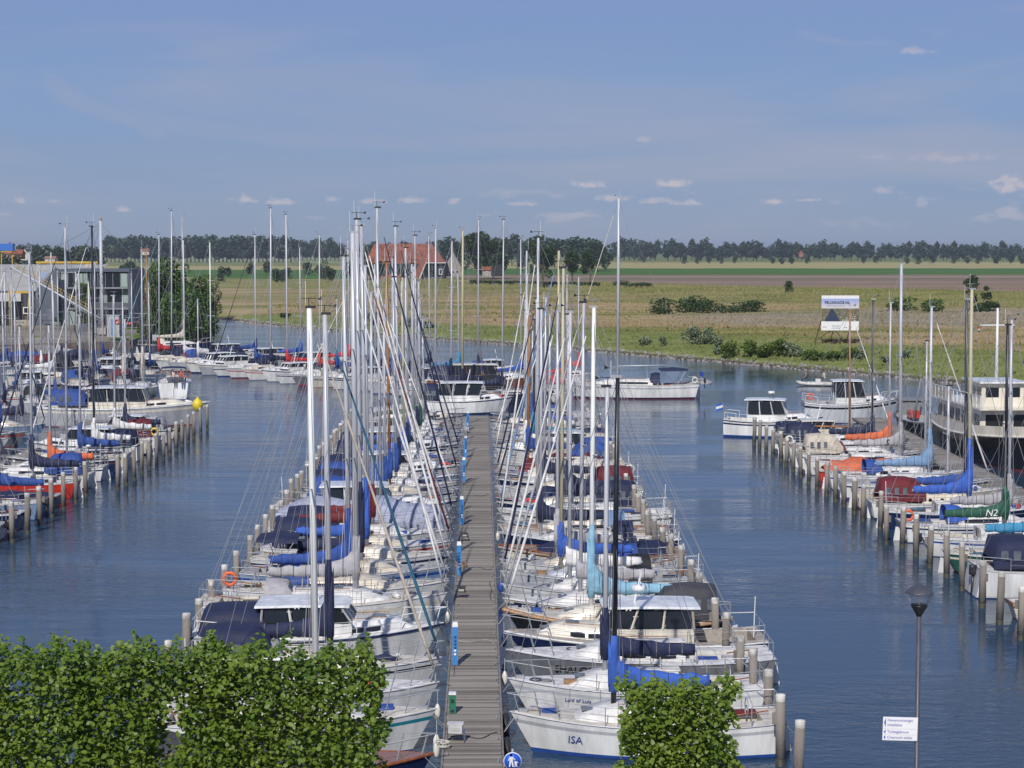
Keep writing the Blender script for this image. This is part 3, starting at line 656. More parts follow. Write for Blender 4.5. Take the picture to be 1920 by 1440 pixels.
# blue crane cabin far left
a = atY(-8, 457, 700); b = atY(26, 470, 700)
t = thing('crane_cabin', 'bright blue flat crane cabin above the houses, far left', 'crane', (a.x, 700, 2)); 
MB().box(((b.x - a.x) / 2, 0, (a.z + b.z) / 2 - 2), (b.x - a.x, 3, a.z - b.z)).build('cabin', mat('bright_blue_paint', (.03, .14, .48), .4), t)
mb = MB(); 
for s in (.3, .9): mb.tube([((b.x - a.x) * s, 0, 0), ((b.x - a.x) * s, 0, b.z - 2.05)], .18, 6)
mb.build('support', mat('yellow_paint', (.50, .33, .03), .5), t)
MB().box(((b.x - a.x) * .62, 0, b.z - 2.35), ((b.x - a.x) * .65, 2.4, .5)).build('platform', mat('yellow_paint', (.5, .33, .03)), t)

# grey workshop with pale metal roof
YEL = mat('yellow_paint', (.50, .33, .03), .5)
SLATE = mat('slate_cladding', (.085, .10, .13), .6, 0, .12, 1.0)
def workshop():
    Yf, Yb = 348, 372
    def P(px, py, Y): return atY(px, py, Y)
    xl = P(-70, 560, Yf).x; xr = P(66, 545, Yf).x; zE = P(60, 546, Yf).z; zR = P(100, 496, Yb).z; z0 = 1.5; xr2 = P(116, 500, Yf).x
    t = thing('workshop', 'long boatyard workshop with pale corrugated roof and dark cladding', 'building', (xr, Yf, z0))
    L = xl - xr; e = zE - z0; rdg = zR - z0; xe = xr2 - xr
    # roof with ribs
    rb = MB(); n = 46
    for k in range(n):
        u0, u1 = k / n, (k + 1) / n
        x0, x1 = L + (0 - L) * u0, L + (0 - L) * u1
        X0, X1 = L + (xe + 3.6 - L) * u0, L + (xe + 3.6 - L) * u1
        for (s0, s1, dz) in ((0, .75, 0), (.75, 1.0, .10)):
            aa, bb = x0 + (x1 - x0) * s0, x0 + (x1 - x0) * s1; AA, BB = X0 + (X1 - X0) * s0, X0 + (X1 - X0) * s1
            rb.add([(aa, -.4, e + dz), (bb, -.4, e + dz), (BB, 24, rdg + dz), (AA, 24, rdg + dz)], [(0, 1, 2, 3)])
    rb.build('roof', mat('pale_corrugated_steel', (.47, .47, .46), .55, 0, .12, .3), t)
    mb = MB(); mb.box((L / 2, 12, e / 2 - .1), (-L, 23.6, e - .25)); mb.build('wall', mat('dark_board_cladding', (.05, .055, .065), .7, 0, .25, .8), t)
    # slate side facade stepping up to the office
    MB().add([(0, -.12, -.1), (P(110, 600, Yf).x - xr, -.12, -.1), (P(110, 500, Yf).x - xr, -.12, P(110, 503, Yf).z - z0), (P(103, 503, Yf).x - xr, -.12, P(103, 503, Yf).z - z0), (0, -.12, e)], [(0, 1, 2, 3, 4)]).build('side_wall', SLATE, t)
    for k in range(14):
        x = -.6 - k * .62
        if x > P(28, 560, Yf).x - xr: MB().box((x, -.14, e * .5), (.05, .05, e - .4)).build('batten', mat('weathered_batten', (.16, .15, .13), .8), t)
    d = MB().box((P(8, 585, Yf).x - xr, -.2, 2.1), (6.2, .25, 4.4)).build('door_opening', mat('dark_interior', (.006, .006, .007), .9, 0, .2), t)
    MB().box((P(8, 565, Yf).x - xr, -.30, 5.4), (6.4, .2, 1.6)).build('fascia', mat('pale_panel', (.46, .46, .45), .6), t)
    window_part(t, (P(53, 580, Yf).x - xr, -.22, P(53, 582, Yf).z - z0), 1.8, 1.25, frame=.16)
    window_part(t, (P(73, 555, Yf).x - xr, -.22, P(73, 555, Yf).z - z0), .6, .9, frame=.05)
    MB().box((P(95, 610, Yf).x - xr, -.2, 1.5), (1.0, .1, 3.4)).build('door', mat('grey_door', (.14, .15, .18), .6), t)
    MB().box((P(64, 590, Yf).x - xr, -.3, 3.3), (.12, .12, 6.6)).build('drainpipe', mat('pale_pipe', (.45, .45, .43), .6), t)
    MB().box((P(40, 612, Yf).x - xr, -.35, .6), (3.4, .3, 1.1)).build('plinth', mat('concrete', (.33, .31, .28), .85), t)
    sk = MB().add([(P(42, 530, Yf).x - xr, 7, 0), (P(60, 530, Yf).x - xr, 6, 0), (P(53, 530, Yf).x - xr, 16, 0), (P(40, 530, Yf).x - xr, 16, 0)], [(0, 1, 2, 3)])
    for k, v in enumerate(sk.v): sk.v[k] = (v[0], v[1], e + (rdg - e) * (v[1] + .4) / 24.4 + .16)
    sk.build('skylight', mat('skylight_plastic', (.36, .44, .52), .2), t)
workshop()
def office():
    Yf = 350; A = atY(108, 505, Yf); B = atY(243, 505, Yf); z0 = 1.5; W = B.x - A.x; H = A.z - z0; zs = [0, atY(0, 579, Yf).z - z0, atY(0, 540, Yf).z - z0, atY(0, 509, Yf).z - z0]
    t = thing('office_building', 'three-storey glazed office with slate frame and open balcony beside the workshop', 'building', (A.x, Yf, z0))
    SL = mat('slate_frame', (.075, .09, .12), .5)
    mb = MB(); mb.box((W / 2, 7, H - .22), (W, 14, .5)); mb.build('roof', SL, t)
    for x in (.2, W - .2): MB().box((x, .3 if x < 1 else 7, H / 2 - .25), (.4, .6 if x < 1 else 13.6, H - .5)).build('side_wall' if x > 1 else 'frame_column', SL, t)
    MB().box((W / 2, 13.8, H / 2 - .25), (W - .8, .3, H - .55)).build('rear_wall', SL, t)
    for z in zs[1:3]: MB().box((W / 2, 6.9, z), (W - .85, 13.4, .28)).build('floor_slab', mat('floor_edge', (.22, .23, .25), .6), t)
    dark = mat('dark_interior', (.006, .006, .007)); glass = mat('office_glass', (.012, .016, .018), .04, 0, .1)
    MU = mat('grey_mullion', (.30, .31, .33), .5)
    for s in range(3):
        lo, hi = zs[s] + (.15 if s else 0), (zs[s + 1] if s < 2 else H - .5) - .15
        y = .35 if s == 2 else (1.6 if s == 1 else .5); n = 9
        for k in range(n):
            x0 = .42 + (W - .84) * k / n; x1 = .42 + (W - .84) * (k + 1) / n
            wdw = MB().box(((x0 + x1) / 2, y + .1, (lo + hi) / 2), (x1 - x0 - .08, .04, hi - lo)).build('window', glass, t)
            MB().box((x0, y, (lo + hi) / 2), (.07, .1, hi - lo)).build('mullion', MU, t)
            if (s == 2 and k in (0, 2, 3, 8)) or (s == 1 and k in (0, 5, 8)) or (s == 0 and k in (0, 1)):
                pts = [(x0 + .1 + (x1 - x0 - .2) * (.62 if s == 2 and k == 3 else 1) * q / 12, y + .02 + .035 * (q % 2), 0) for q in range(13)]
                MB().loft([[(p[0], p[1], lo + .05) for p in pts], [(p[0], p[1], hi - .05) for p in pts]], smooth=False).build('curtain', mat('pale_green_curtain', (.30, .38, .34), .8), t)
    rl = MB(); rl.box((W * .62, .25, zs[1] + 1.15), (W * .76, .05, .06)); rl.box((W * .62, .25, zs[1] + .3), (W * .76, .04, .04))
    for k in range(10): rl.box((W * .24 + W * .76 * k / 9, .25, zs[1] + .65), (.04, .04, 1.0))
    rl.build('balcony_railing', mat('galvanised_steel', (.34, .35, .36), .45, .4), t)
    MB().box((W * .62, .26, zs[1] + .72), (W * .74, .015, .75)).build('balcony_panel', mat('tinted_panel', (.08, .09, .10), .15), t)
    # climber on the facade
    rg = np.random.default_rng(4); P = np.stack([rg.normal(size=900) * .55 + W * .36, rg.normal(size=900) * .25 + .0, rg.uniform(0, zs[2] + 1, 900)], -1); P[:, 0] += .4 * np.sin(P[:, 2] * 1.3)
    c = tag(link('climbing_plant', leaf_cloud('climbing_plant', P + np.array([A.x, Yf - .3, z0]), .32, LM_BRIGHT, rg)), 'bright green climber growing up the front of the glazed office', 'plant')
office()

# yard objects
def yard():
    GAL = mat('galvanised_steel', (.34, .35, .36))
    # derrick with its long gangway
    Y = 318; b = atY(192, 640, Y); top = atY(190, 413, Y); z0 = 1.4
    t = thing('derrick_crane', 'tall grey mast crane with inclined yellow-railed boom over the yard', 'crane', (b.x, Y, z0)); H = top.z - z0
    MB().tube([(0, 0, 0), (0, 0, H)], [.34, .24], 12).build('mast', mat('pale_grey_paint', (.46, .47, .50), .45), t)
    MB().lathe([(.28, H), (.3, H + .15), (.2, H + .5), (.1, H + .55)], n=10).build('mast_cap', mat('weathered_cap', (.3, .25, .2), .7), t)
    f = atY(188, 597, Y); e = atY(20, 500, Y + 6); F = (f.x - b.x, 0, f.z - z0); E = (e.x - b.x, 6, e.z - z0)
    bm = MB(); bm.tube([F, E], .17, 8); bm.build('boom', mat('pale_grey_paint', (.46, .47, .50)), t)
    mb = MB(); mb.tube([(F[0], 0, F[2] - .5), (E[0] + 1, 6, E[2] - .45)], .09, 6); mb.build('lower_chord', GAL, t)
    F_, E_ = Vector(F), Vector(E)
    for k in range(13):
        p = F_.lerp(E_, .08 + k * .069); 
        MB().tube([p, p + Vector((-.25, 0, 1.25))], .045, 4).build('rail_post', YEL, t)
    for h in (1.25, .7): MB().tube([F_.lerp(E_, .08) + Vector((-.25, 0, h)), F_.lerp(E_, .93) + Vector((-.25, 0, h))], .04, 4).build('hand_rail', YEL, t)
    for k in (.25, .55, .95): MB().tube([(0, 0, H - .6), F_.lerp(E_, k)], .035, 4).build('stay_cable', WIRE(), t)
    MB().tube([(0, 0, H - .5), (17, 2, .5)], .03, 4).build('guy_cable', WIRE(), t)
    MB().box((0, 0, .5), (1.5, 1.4, 1.1)).build('base', mat('concrete', (.33, .31, .28)), t)
    # kiosk with lifebuoy
    Y = 306; a = atY(203, 592, Y); b = atY(226, 592, Y); W = b.x - a.x; H = a.z - 1.5
    t = thing('service_cabin', 'light grey box cabin with blue door at the quay edge', 'cabin', ((a.x + b.x) / 2, Y, 1.5))
    MB().box((0, 0, H / 2), (W, 2.2, H)).build('wall', mat('pale_grey_panel', (.40, .41, .42), .6), t)
    MB().box((0, 0, H + .06), (W + .15, 2.35, .12)).build('roof', mat('pale_grey_panel', (.4, .41, .42)), t)
    d = MB().box((-.05, -1.13, H * .46), (.65, .06, H * .8)).build('door', mat('pale_blue_door', (.12, .24, .38), .5), t)
    MB().box((.18, -1.18, H * .46), (.05, .05, .12)).build('handle', STEEL(), d)
    p = atY(219, 603, Y - 1.3); lb = MB().torus((0, 0, 0), .33, .09, 'y').build('lifebuoy', mat('orange_plastic', (.70, .12, .04), .5)); lb.location = (p.x, Y - 1.25, p.z); tag(lb, 'orange lifebuoy hanging on the grey quay cabin', 'lifebuoy')
    # yellow gantry
    Y = 640; a = atY(68, 492, Y); b = atY(183, 490, Y); z0 = 2; H = a.z - z0
    t = thing('gantry_crane', 'yellow gantry crane beam standing behind the workshop roof', 'crane', (a.x, Y, z0)); W = b.x - a.x
    MB().box((W / 2, 0, H), (W, .6, .7)).build('beam', YEL, t)
    for x, s in ((.5, -1), (.9, 1), (W - 2.5, -1), (W - .8, 1)): MB().tube([(x, 0, H - .3), (x + s * .6, 1.5 * s, 0)], .22, 6).build('leg', YEL, t)
    MB().box((W * .86, 0, H - 1.0), (2.6, .5, 1.1)).build('trolley', YEL, t)
    # davit near workshop
    Y = 330; a = atY(15, 548, Y); b = atY(57, 549, Y); H = a.z - 1.5; W = b.x - a.x
    t = thing('boat_hoist', 'small yellow boat hoist frame before the workshop doors', 'hoist', (a.x, Y, 1.5))
    MB().box((W / 2, 0, H), (W, .25, .35)).build('beam', YEL, t)
    for x, s in ((.2, 1), (W - .2, -1)):
        for q in (-1, 1): MB().tube([(x, 0, H), (x + s * .3 - .6 * q * 0, 1.3 * q, 0)], .09, 6).build('leg', YEL, t)
    # lamp post
    Y = 322; p = atY(121, 640, Y); tp = atY(148, 553, Y); t = thing('street_lamp', 'curved white lamp post in front of the glazed office', 'lamp', (p.x + 1.8, Y, 1.5))
    H = tp.z - 1.5; MB().tube([(0, 0, 0), (0.2, 0, H * .97), (.5, 0, H), (1.2, 0, H + .15)], [.1, .07, .05, .05], 8).build('post', GAL, t); MB().box((1.35, 0, H + .13), (.6, .25, .1)).build('lamp_head', GAL, t)
    # pots, barrel, bikes, crates
    for px, py, c, nm, lb_ in ((105, 612, (.42, .52, .40), 'planter', 'pale green plant pot with round shrub before the office'), (110, 613, (.5, .5, .48), 'planter', 'white plant pot with small shrub, right of the green pot')):
        p = at(px, py, 1.5); t = thing(nm, lb_, 'planter', p)
        MB().lathe([(.28, 0), (.42, .75), (.46, .8), (.40, .82)], n=12).build('pot', mat('pot_%d' % px, c, .6), t)
        rg = np.random.default_rng(px); P = rg.normal(size=(160, 3)) * .25 + np.array([0, 0, 1.15]); link('foliage', leaf_cloud('foliage', P, .18, LM_MID, rg), t)
    p = at(55, 606, 1.5); t = thing('barrel', 'wooden barrel standing at the workshop wall', 'barrel', p); MB().lathe([(.36, 0), (.46, .5), (.46, .8), (.36, 1.25)], n=14).build('staves', TEAK(), t); mb = MB(); mb.torus((0, 0, .35), .44, .02, 'z'); mb.torus((0, 0, .95), .44, .02, 'z'); mb.build('hoop', BOTK(), t)
    p = at(47, 606, 1.5); t = thing('bin', 'black rubbish bin left of the wooden barrel', 'bin', p); MB().lathe([(.36, 0), (.45, 1.1)], n=12).build('body', RUBBER(), t); MB().lathe([(.47, 1.1), (.45, 1.2), (.2, 1.27)], n=12).build('lid', RUBBER(), t)
    # parked bicycles heap
    for k in range(9):
        p = at(150 + k * 5 + R.uniform(-2, 2), 617 + R.uniform(-3, 4), 1.5)
        t = thing('bicycle', f'parked bicycle in the cluster before the office, {nth(k)} from the left', 'bicycle', p, R.uniform(-.7, .7), 'bicycles parked before the office')
        for x in (-.52, .52): MB().torus((x, 0, .34), .32, .025, 'y', 12, 4).build('wheel', RUBBER(), t)
        fr = MB(); c_ = [(-.52, 0, .34), (-.15, 0, .85), (.38, 0, .85), (-.02, 0, .3), (.52, 0, .34), (.36, 0, 1.0)]
        for i, j in ((0, 3), (0, 1), (1, 3), (1, 2), (3, 2), (2, 4), (2, 5)): fr.tube([c_[i], c_[j]], .025, 5)
        fr.build('frame', mat(('bike_black', 'bike_grey', 'bike_blue')[k % 3], ((.02, .02, .02), (.4, .4, .4), (.06, .1, .2))[k % 3], .4), t); MB().box((-.17, 0, .92), (.24, .14, .06)).build('saddle', RUBBER(), t)
    # cars behind
    for k, (px, py, Y, c, lb_, rz) in enumerate([(283, 618, 318, (.03, .035, .05), 'dark blue car parked in front of the broad tree', .2), (247, 612, 326, (.32, .03, .03), 'red car parked behind the grey quay cabin', 1.3), (62, 505, 650, (.6, .6, .6), 'white van parked beyond the yellow gantry', 0)]):
        p = at(px, py, 1.5); car(p, rz, mat('car_paint_%d' % k, c, .25, .2, .05, coat=.6), lb_)
    # low shrubs on the quay
    p = at(290, 640, 1.4); mb = MB(); mb.box((0, 0, .45), (.55, .3, .75)); t = thing('meter_box', 'small white meter box on the grass by the water', 'box', p); MB().box((0, 0, .6), (.7, .4, .9)).build('cabinet', mat('pale_grey_panel', (.4, .41, .42)), t); MB().box((0, -.02, .08), (.2, .2, .2)).build('foot', GAL, t)
def car(p, rz, m, label):
    t = thing('car', label, 'car', p, rz); S = [(-2.1, .75, .35, .62), (-2.0, .85, .3, .85), (-1.3, .88, .28, .95), (.9, .88, .28, .92), (1.9, .82, .3, .75), (2.15, .7, .38, .6)]
    MB().loft([[(x, -w_, z0), (x, -w_, z1 * .8), (x, -w_ * .9, z1), (x, w_ * .9, z1), (x, w_, z1 * .8), (x, w_, z0)] for x, w_, z0, z1 in S], True, 0, True).build('body', m, t)
    G = [(-1.7, .80, .95), (-1.2, .70, 1.42), (.2, .70, 1.45), (1.0, .78, .95)]
    c = MB().loft([[(x, -w_, .9), (x, -w_ * .9, z), (x, w_ * .9, z), (x, w_, .9)] for x, w_, z in G], False, 0).build('cabin', GLASS(), t)
    MB().loft([[(x, -.6, 1.45), (x, .6, 1.45)] for x in (-1.2, -.5, .2)]).build('roof', m, t)
    for x in (-1.35, 1.35):
        for y in (-.82, .82): wl = MB().lathe([(.2, -.1), (.33, -.1), (.33, .1), (.2, .1)], n=14).build('wheel', RUBBER(), t); wl.rotation_euler = (math.pi / 2, 0, 0); wl.location = (x, y, .33)
    for y in (-.6, .6): MB().box((2.1, y, .62), (.08, .3, .14)).build('headlight', STEEL(), t)
yard()
# left quay front: a timber-faced earth bank and slipway
mb = MB(); pts = [(-140, 271.6), (-79, 287.6), (-61.6, 300.6), (-62.6, 350)]
mb.loft([[(x, y, -1.), (x, y, 1.05), (x + .0, y + .5, 1.12)] for x, y in pts], smooth=False); tag(mb.build('quay_wall', mat('timber_sheet_piling', (.17, .125, .09), .9, 0, .3, 1.5, bump=.4)), 'low brown timber-faced quay wall on the left shore', 'wall')
a = at(62, 630, 1.5); b = at(105, 672, .15); mb = MB(); d = (b - a); s = d.cross(Vector((0, 0, 1))).normalized() * 1.4
mb.add([a - s, b - s, b + s, a + s, a - s - Vector((0, 0, .3)), b - s - Vector((0, 0, .3)), b + s - Vector((0, 0, .3)), a + s - Vector((0, 0, .3))], [(3, 2, 1, 0), (0, 1, 5, 4), (2, 3, 7, 6)])
tag(mb.build('gangway', mat('grey_decking', (.27, .25, .22), .85, 0, .3, 2)), 'grey timber gangway sloping down from the yard to the water', 'gangway')

# ================================================================== BOATS
def hull_w(t, ws): return ws + (1 - ws) * math.sin(math.pi / 2 * t / .42) if t < .42 else max(.012, 1 - ((t - .42) / .58) ** 2.3)
class Hull:
    def __init__(s, L, B, F, ws=.72, rake=.09, sheer=.26, stern=0.03, full=.84):
        s.L, s.B, s.F, s.ws, s.rake, s.sheer, s.stern, s.full = L, B, F, ws, rake, sheer, stern, full
    def xd(s, t): return -s.L / 2 + t * s.L
    def t(s, x): return (x + s.L / 2) / s.L
    def b(s, t): return s.B / 2 * hull_w(min(1, max(0, t)), s.ws)
    def z(s, t): return s.F * (.93 + s.sheer * max(0, (t - .30) / .70) ** 2 + .10 * max(0, (.30 - t) / .30) ** 2)
    def bx(s, x): return s.b(s.t(x))
    def zx(s, x): return s.z(s.t(x))
    def pt(s, t, q, side=1):
        """point on the topsides, q 0 waterline .. 1 sheer"""
        z = s.z(t) * q; xw = s.xd(t) - s.rake * s.L * max(0, (t - .55) / .45) ** 1.5 * (1 - q) + s.stern * s.L * max(0, (.4 - t) / .4) * (1 - q)
        bw = s.b(t) * (s.full + (1 - s.full) * q ** .7) * (1 - (1 - q) * .35 * max(0, (t - .5) / .5))
        return (xw, bw * side, z)

def build_hull(h, root, mats, lvl=2):
    n = 22 if lvl >= 2 else (14 if lvl == 1 else 9)
    T = [i / (n - 1) for i in range(n)]
    Q = [-1.0, -.10, .04, .13, .5, .74, .84, 1.0]; M4 = [1, 1, 2, 0, 0, 3, 0]
    def row(t, q):
        if q <= -.5: x, y, z = h.pt(t, 0, 1); return (x - .1 * h.L * max(0, t - .7), y * .30, -.42)
        if q < 0: x, y, z = h.pt(t, 0, 1); return (x, y * .93, -.10)
        return h.pt(t, q)
    rings = []
    for t in T:
        r = [row(t, q) for q in reversed(Q)]; rings.append(r + [(x, -y, z) for x, y, z in reversed(r)])
    mm = list(reversed(M4)); mm = mm + [1] + M4
    mb = MB(); mb.loft(rings, False, mm, False)
    k = len(rings[0]); half = k // 2; fs = []; ms = []
    for i in range(half - 1): fs.append((i, i + 1, k - 2 - i, k - 1 - i)); ms.append(mm[i])
    mb.add(rings[0], fs, ms)
    return mb.build('hull', mats, root)

def build_deck(h, root, dm, cm, cock=None, cw=.62, depth=.42, lvl=2, open_=None):
    """deck sheet with a sunk cockpit between x0 and x1"""
    n = 16 if lvl >= 2 else 9; T = [i / (n - 1) * .985 for i in range(n)]; rows = []
    def r(t, low):
        b = h.b(t) * .985; z = h.z(t) - .015; c = min(b * .86, cw); zz = z + .05 - (depth if low else 0)
        return [(h.xd(t), -b, z), (h.xd(t), -c, z + .05), (h.xd(t), -c, zz), (h.xd(t), c, zz), (h.xd(t), c, z + .05), (h.xd(t), b, z)]
    if cock:
        t0, t1 = h.t(cock[0]), h.t(cock[1]); seq = [(t, False) for t in T if t < t0 - .01] + [(t0, False), (t0 + .0005, True)] + [(t, True) for t in T if t0 + .01 < t < t1 - .01] + [(t1 - .0005, True), (t1, False)] + [(t, False) for t in T if t > t1 + .01]
    else: seq = [(t, False) for t in T]
    rings = [r(t, l) for t, l in seq]; mb = MB(); vs = [p for q in rings for p in q]; fs = []; ms = []
    for i in range(len(rings) - 1):
        for k in range(5):
            fs.append((i * 6 + k, (i + 1) * 6 + k, (i + 1) * 6 + k + 1, i * 6 + k + 1)[::-1]); ms.append(1 if (k == 2 and seq[i][1]) else 0)
    mb.add(vs, fs, ms); return mb.build('deck', [dm, cm], root)

def cabin(h, root, x0, x1, wd, ht, m, kind='strip', lvl=2, top=.80, nose=.32, roofm=None, wm=None):
    """coachroof from x0 (aft) to x1 (forward)"""
    N = 9; rings = []; prof = []
    for i in range(N):
        u = i / (N - 1); x = x0 + (x1 - x0) * u; b = min(wd, h.bx(x) * .74) * (1 - .12 * u); z = h.zx(x) - .01
        hh = ht * (1.0 if u < .62 else max(.06, 1 - (1 - nose * .2) * ((u - .62) / .38) ** 1.6)) * (1 - .1 * u)
        if i == 0: hh = ht
        prof.append((x, b, z, hh)); rings.append([(x, -b, z), (x, -b * (.5 + .5 * top) * .985, z + hh * .72), (x, -b * top, z + hh), (x, 0, z + hh * 1.10), (x, b * top, z + hh), (x, b * (.5 + .5 * top) * .985, z + hh * .72), (x, b, z)])
    mb = MB(); mb.loft(rings, False, [0, 0, 1, 1, 0, 0]); mb.add(rings[0], [tuple(range(7))], 0)
    mb.build('cabin', [m, roofm or m], root)
    def side(u, q, s):
        i = min(N - 2, int(u * (N - 1))); f = u * (N - 1) - i; a, c = prof[i], prof[i + 1]
        x, b, z, hh = [a[k] + (c[k] - a[k]) * f for k in range(4)]; bb = b * (1 - (1 - (.5 + .5 * top) * .985) * q / .72)
        return (x, s * (bb + .012), z + hh * q)
    wm = wm or GLASS(); spans = {'strip': [(.08, .56)], 'two': [(.08, .30), (.34, .54)], 'three': [(.06, .20), (.24, .38), (.42, .54)], 'ports': [], 'none': []}[kind]
    for s in (-1, 1):
        for u0, u1 in spans:
            st = [u0 + (u1 - u0) * k / 4 for k in range(5)]
            MB().loft([[side(u, .20 + (.04 if i in (0, 4) else 0), s), side(u, .64 - (.05 if i in (0, 4) else 0), s)] for i, u in enumerate(st)], smooth=False).build('window', wm, root)
        if kind == 'ports':
            for u in (.12, .30, .48):
                c = side(u, .42, s); o = MB().lathe([(.085, 0), (.11, 0), (.11, .02), (.08, .025)], n=10).build('porthole', [GLASS()], root); o.rotation_euler = (-s * math.pi / 2, 0, 0); o.location = c
    if lvl >= 1:
        x, b, z, hh = prof[4]; MB().box((x, 0, z + hh * 1.1 + .03), (.5, .5, .05)).build('hatch', CLEAR(), root)
        x, b, z, hh = prof[0]; MB().box((x + .22, 0, z + hh * 1.1 + .02), (.6, .58, .05)).build('sliding_hatch', DECKW(), root)
        MB().box((x - .012, 0, z + hh * .45), (.02, .5, hh * .8)).build('companionway', mat('washboards', (.06, .04, .03), .5), root)
    if lvl >= 2:
        x, b, z, hh = prof[7]; MB().box((x, 0, z + hh * 1.1 + .02), (.42, .42, .05)).build('hatch', CLEAR(), root)
        for s in (-1, 1):
            p = [(prof[1][0], s * prof[1][1] * .62, prof[1][2] + prof[1][3] * 1.02), (prof[1][0], s * prof[1][1] * .62, prof[1][2] + prof[1][3] * 1.02 + .09), (prof[5][0], s * prof[5][1] * .62, prof[5][2] + prof[5][3] * 1.02 + .09), (prof[5][0], s * prof[5][1] * .62, prof[5][2] + prof[5][3] * 1.02)]
            MB().tube(p, .017, 4).build('grab_rail', TEAK() if s else STEEL(), root)
    return prof

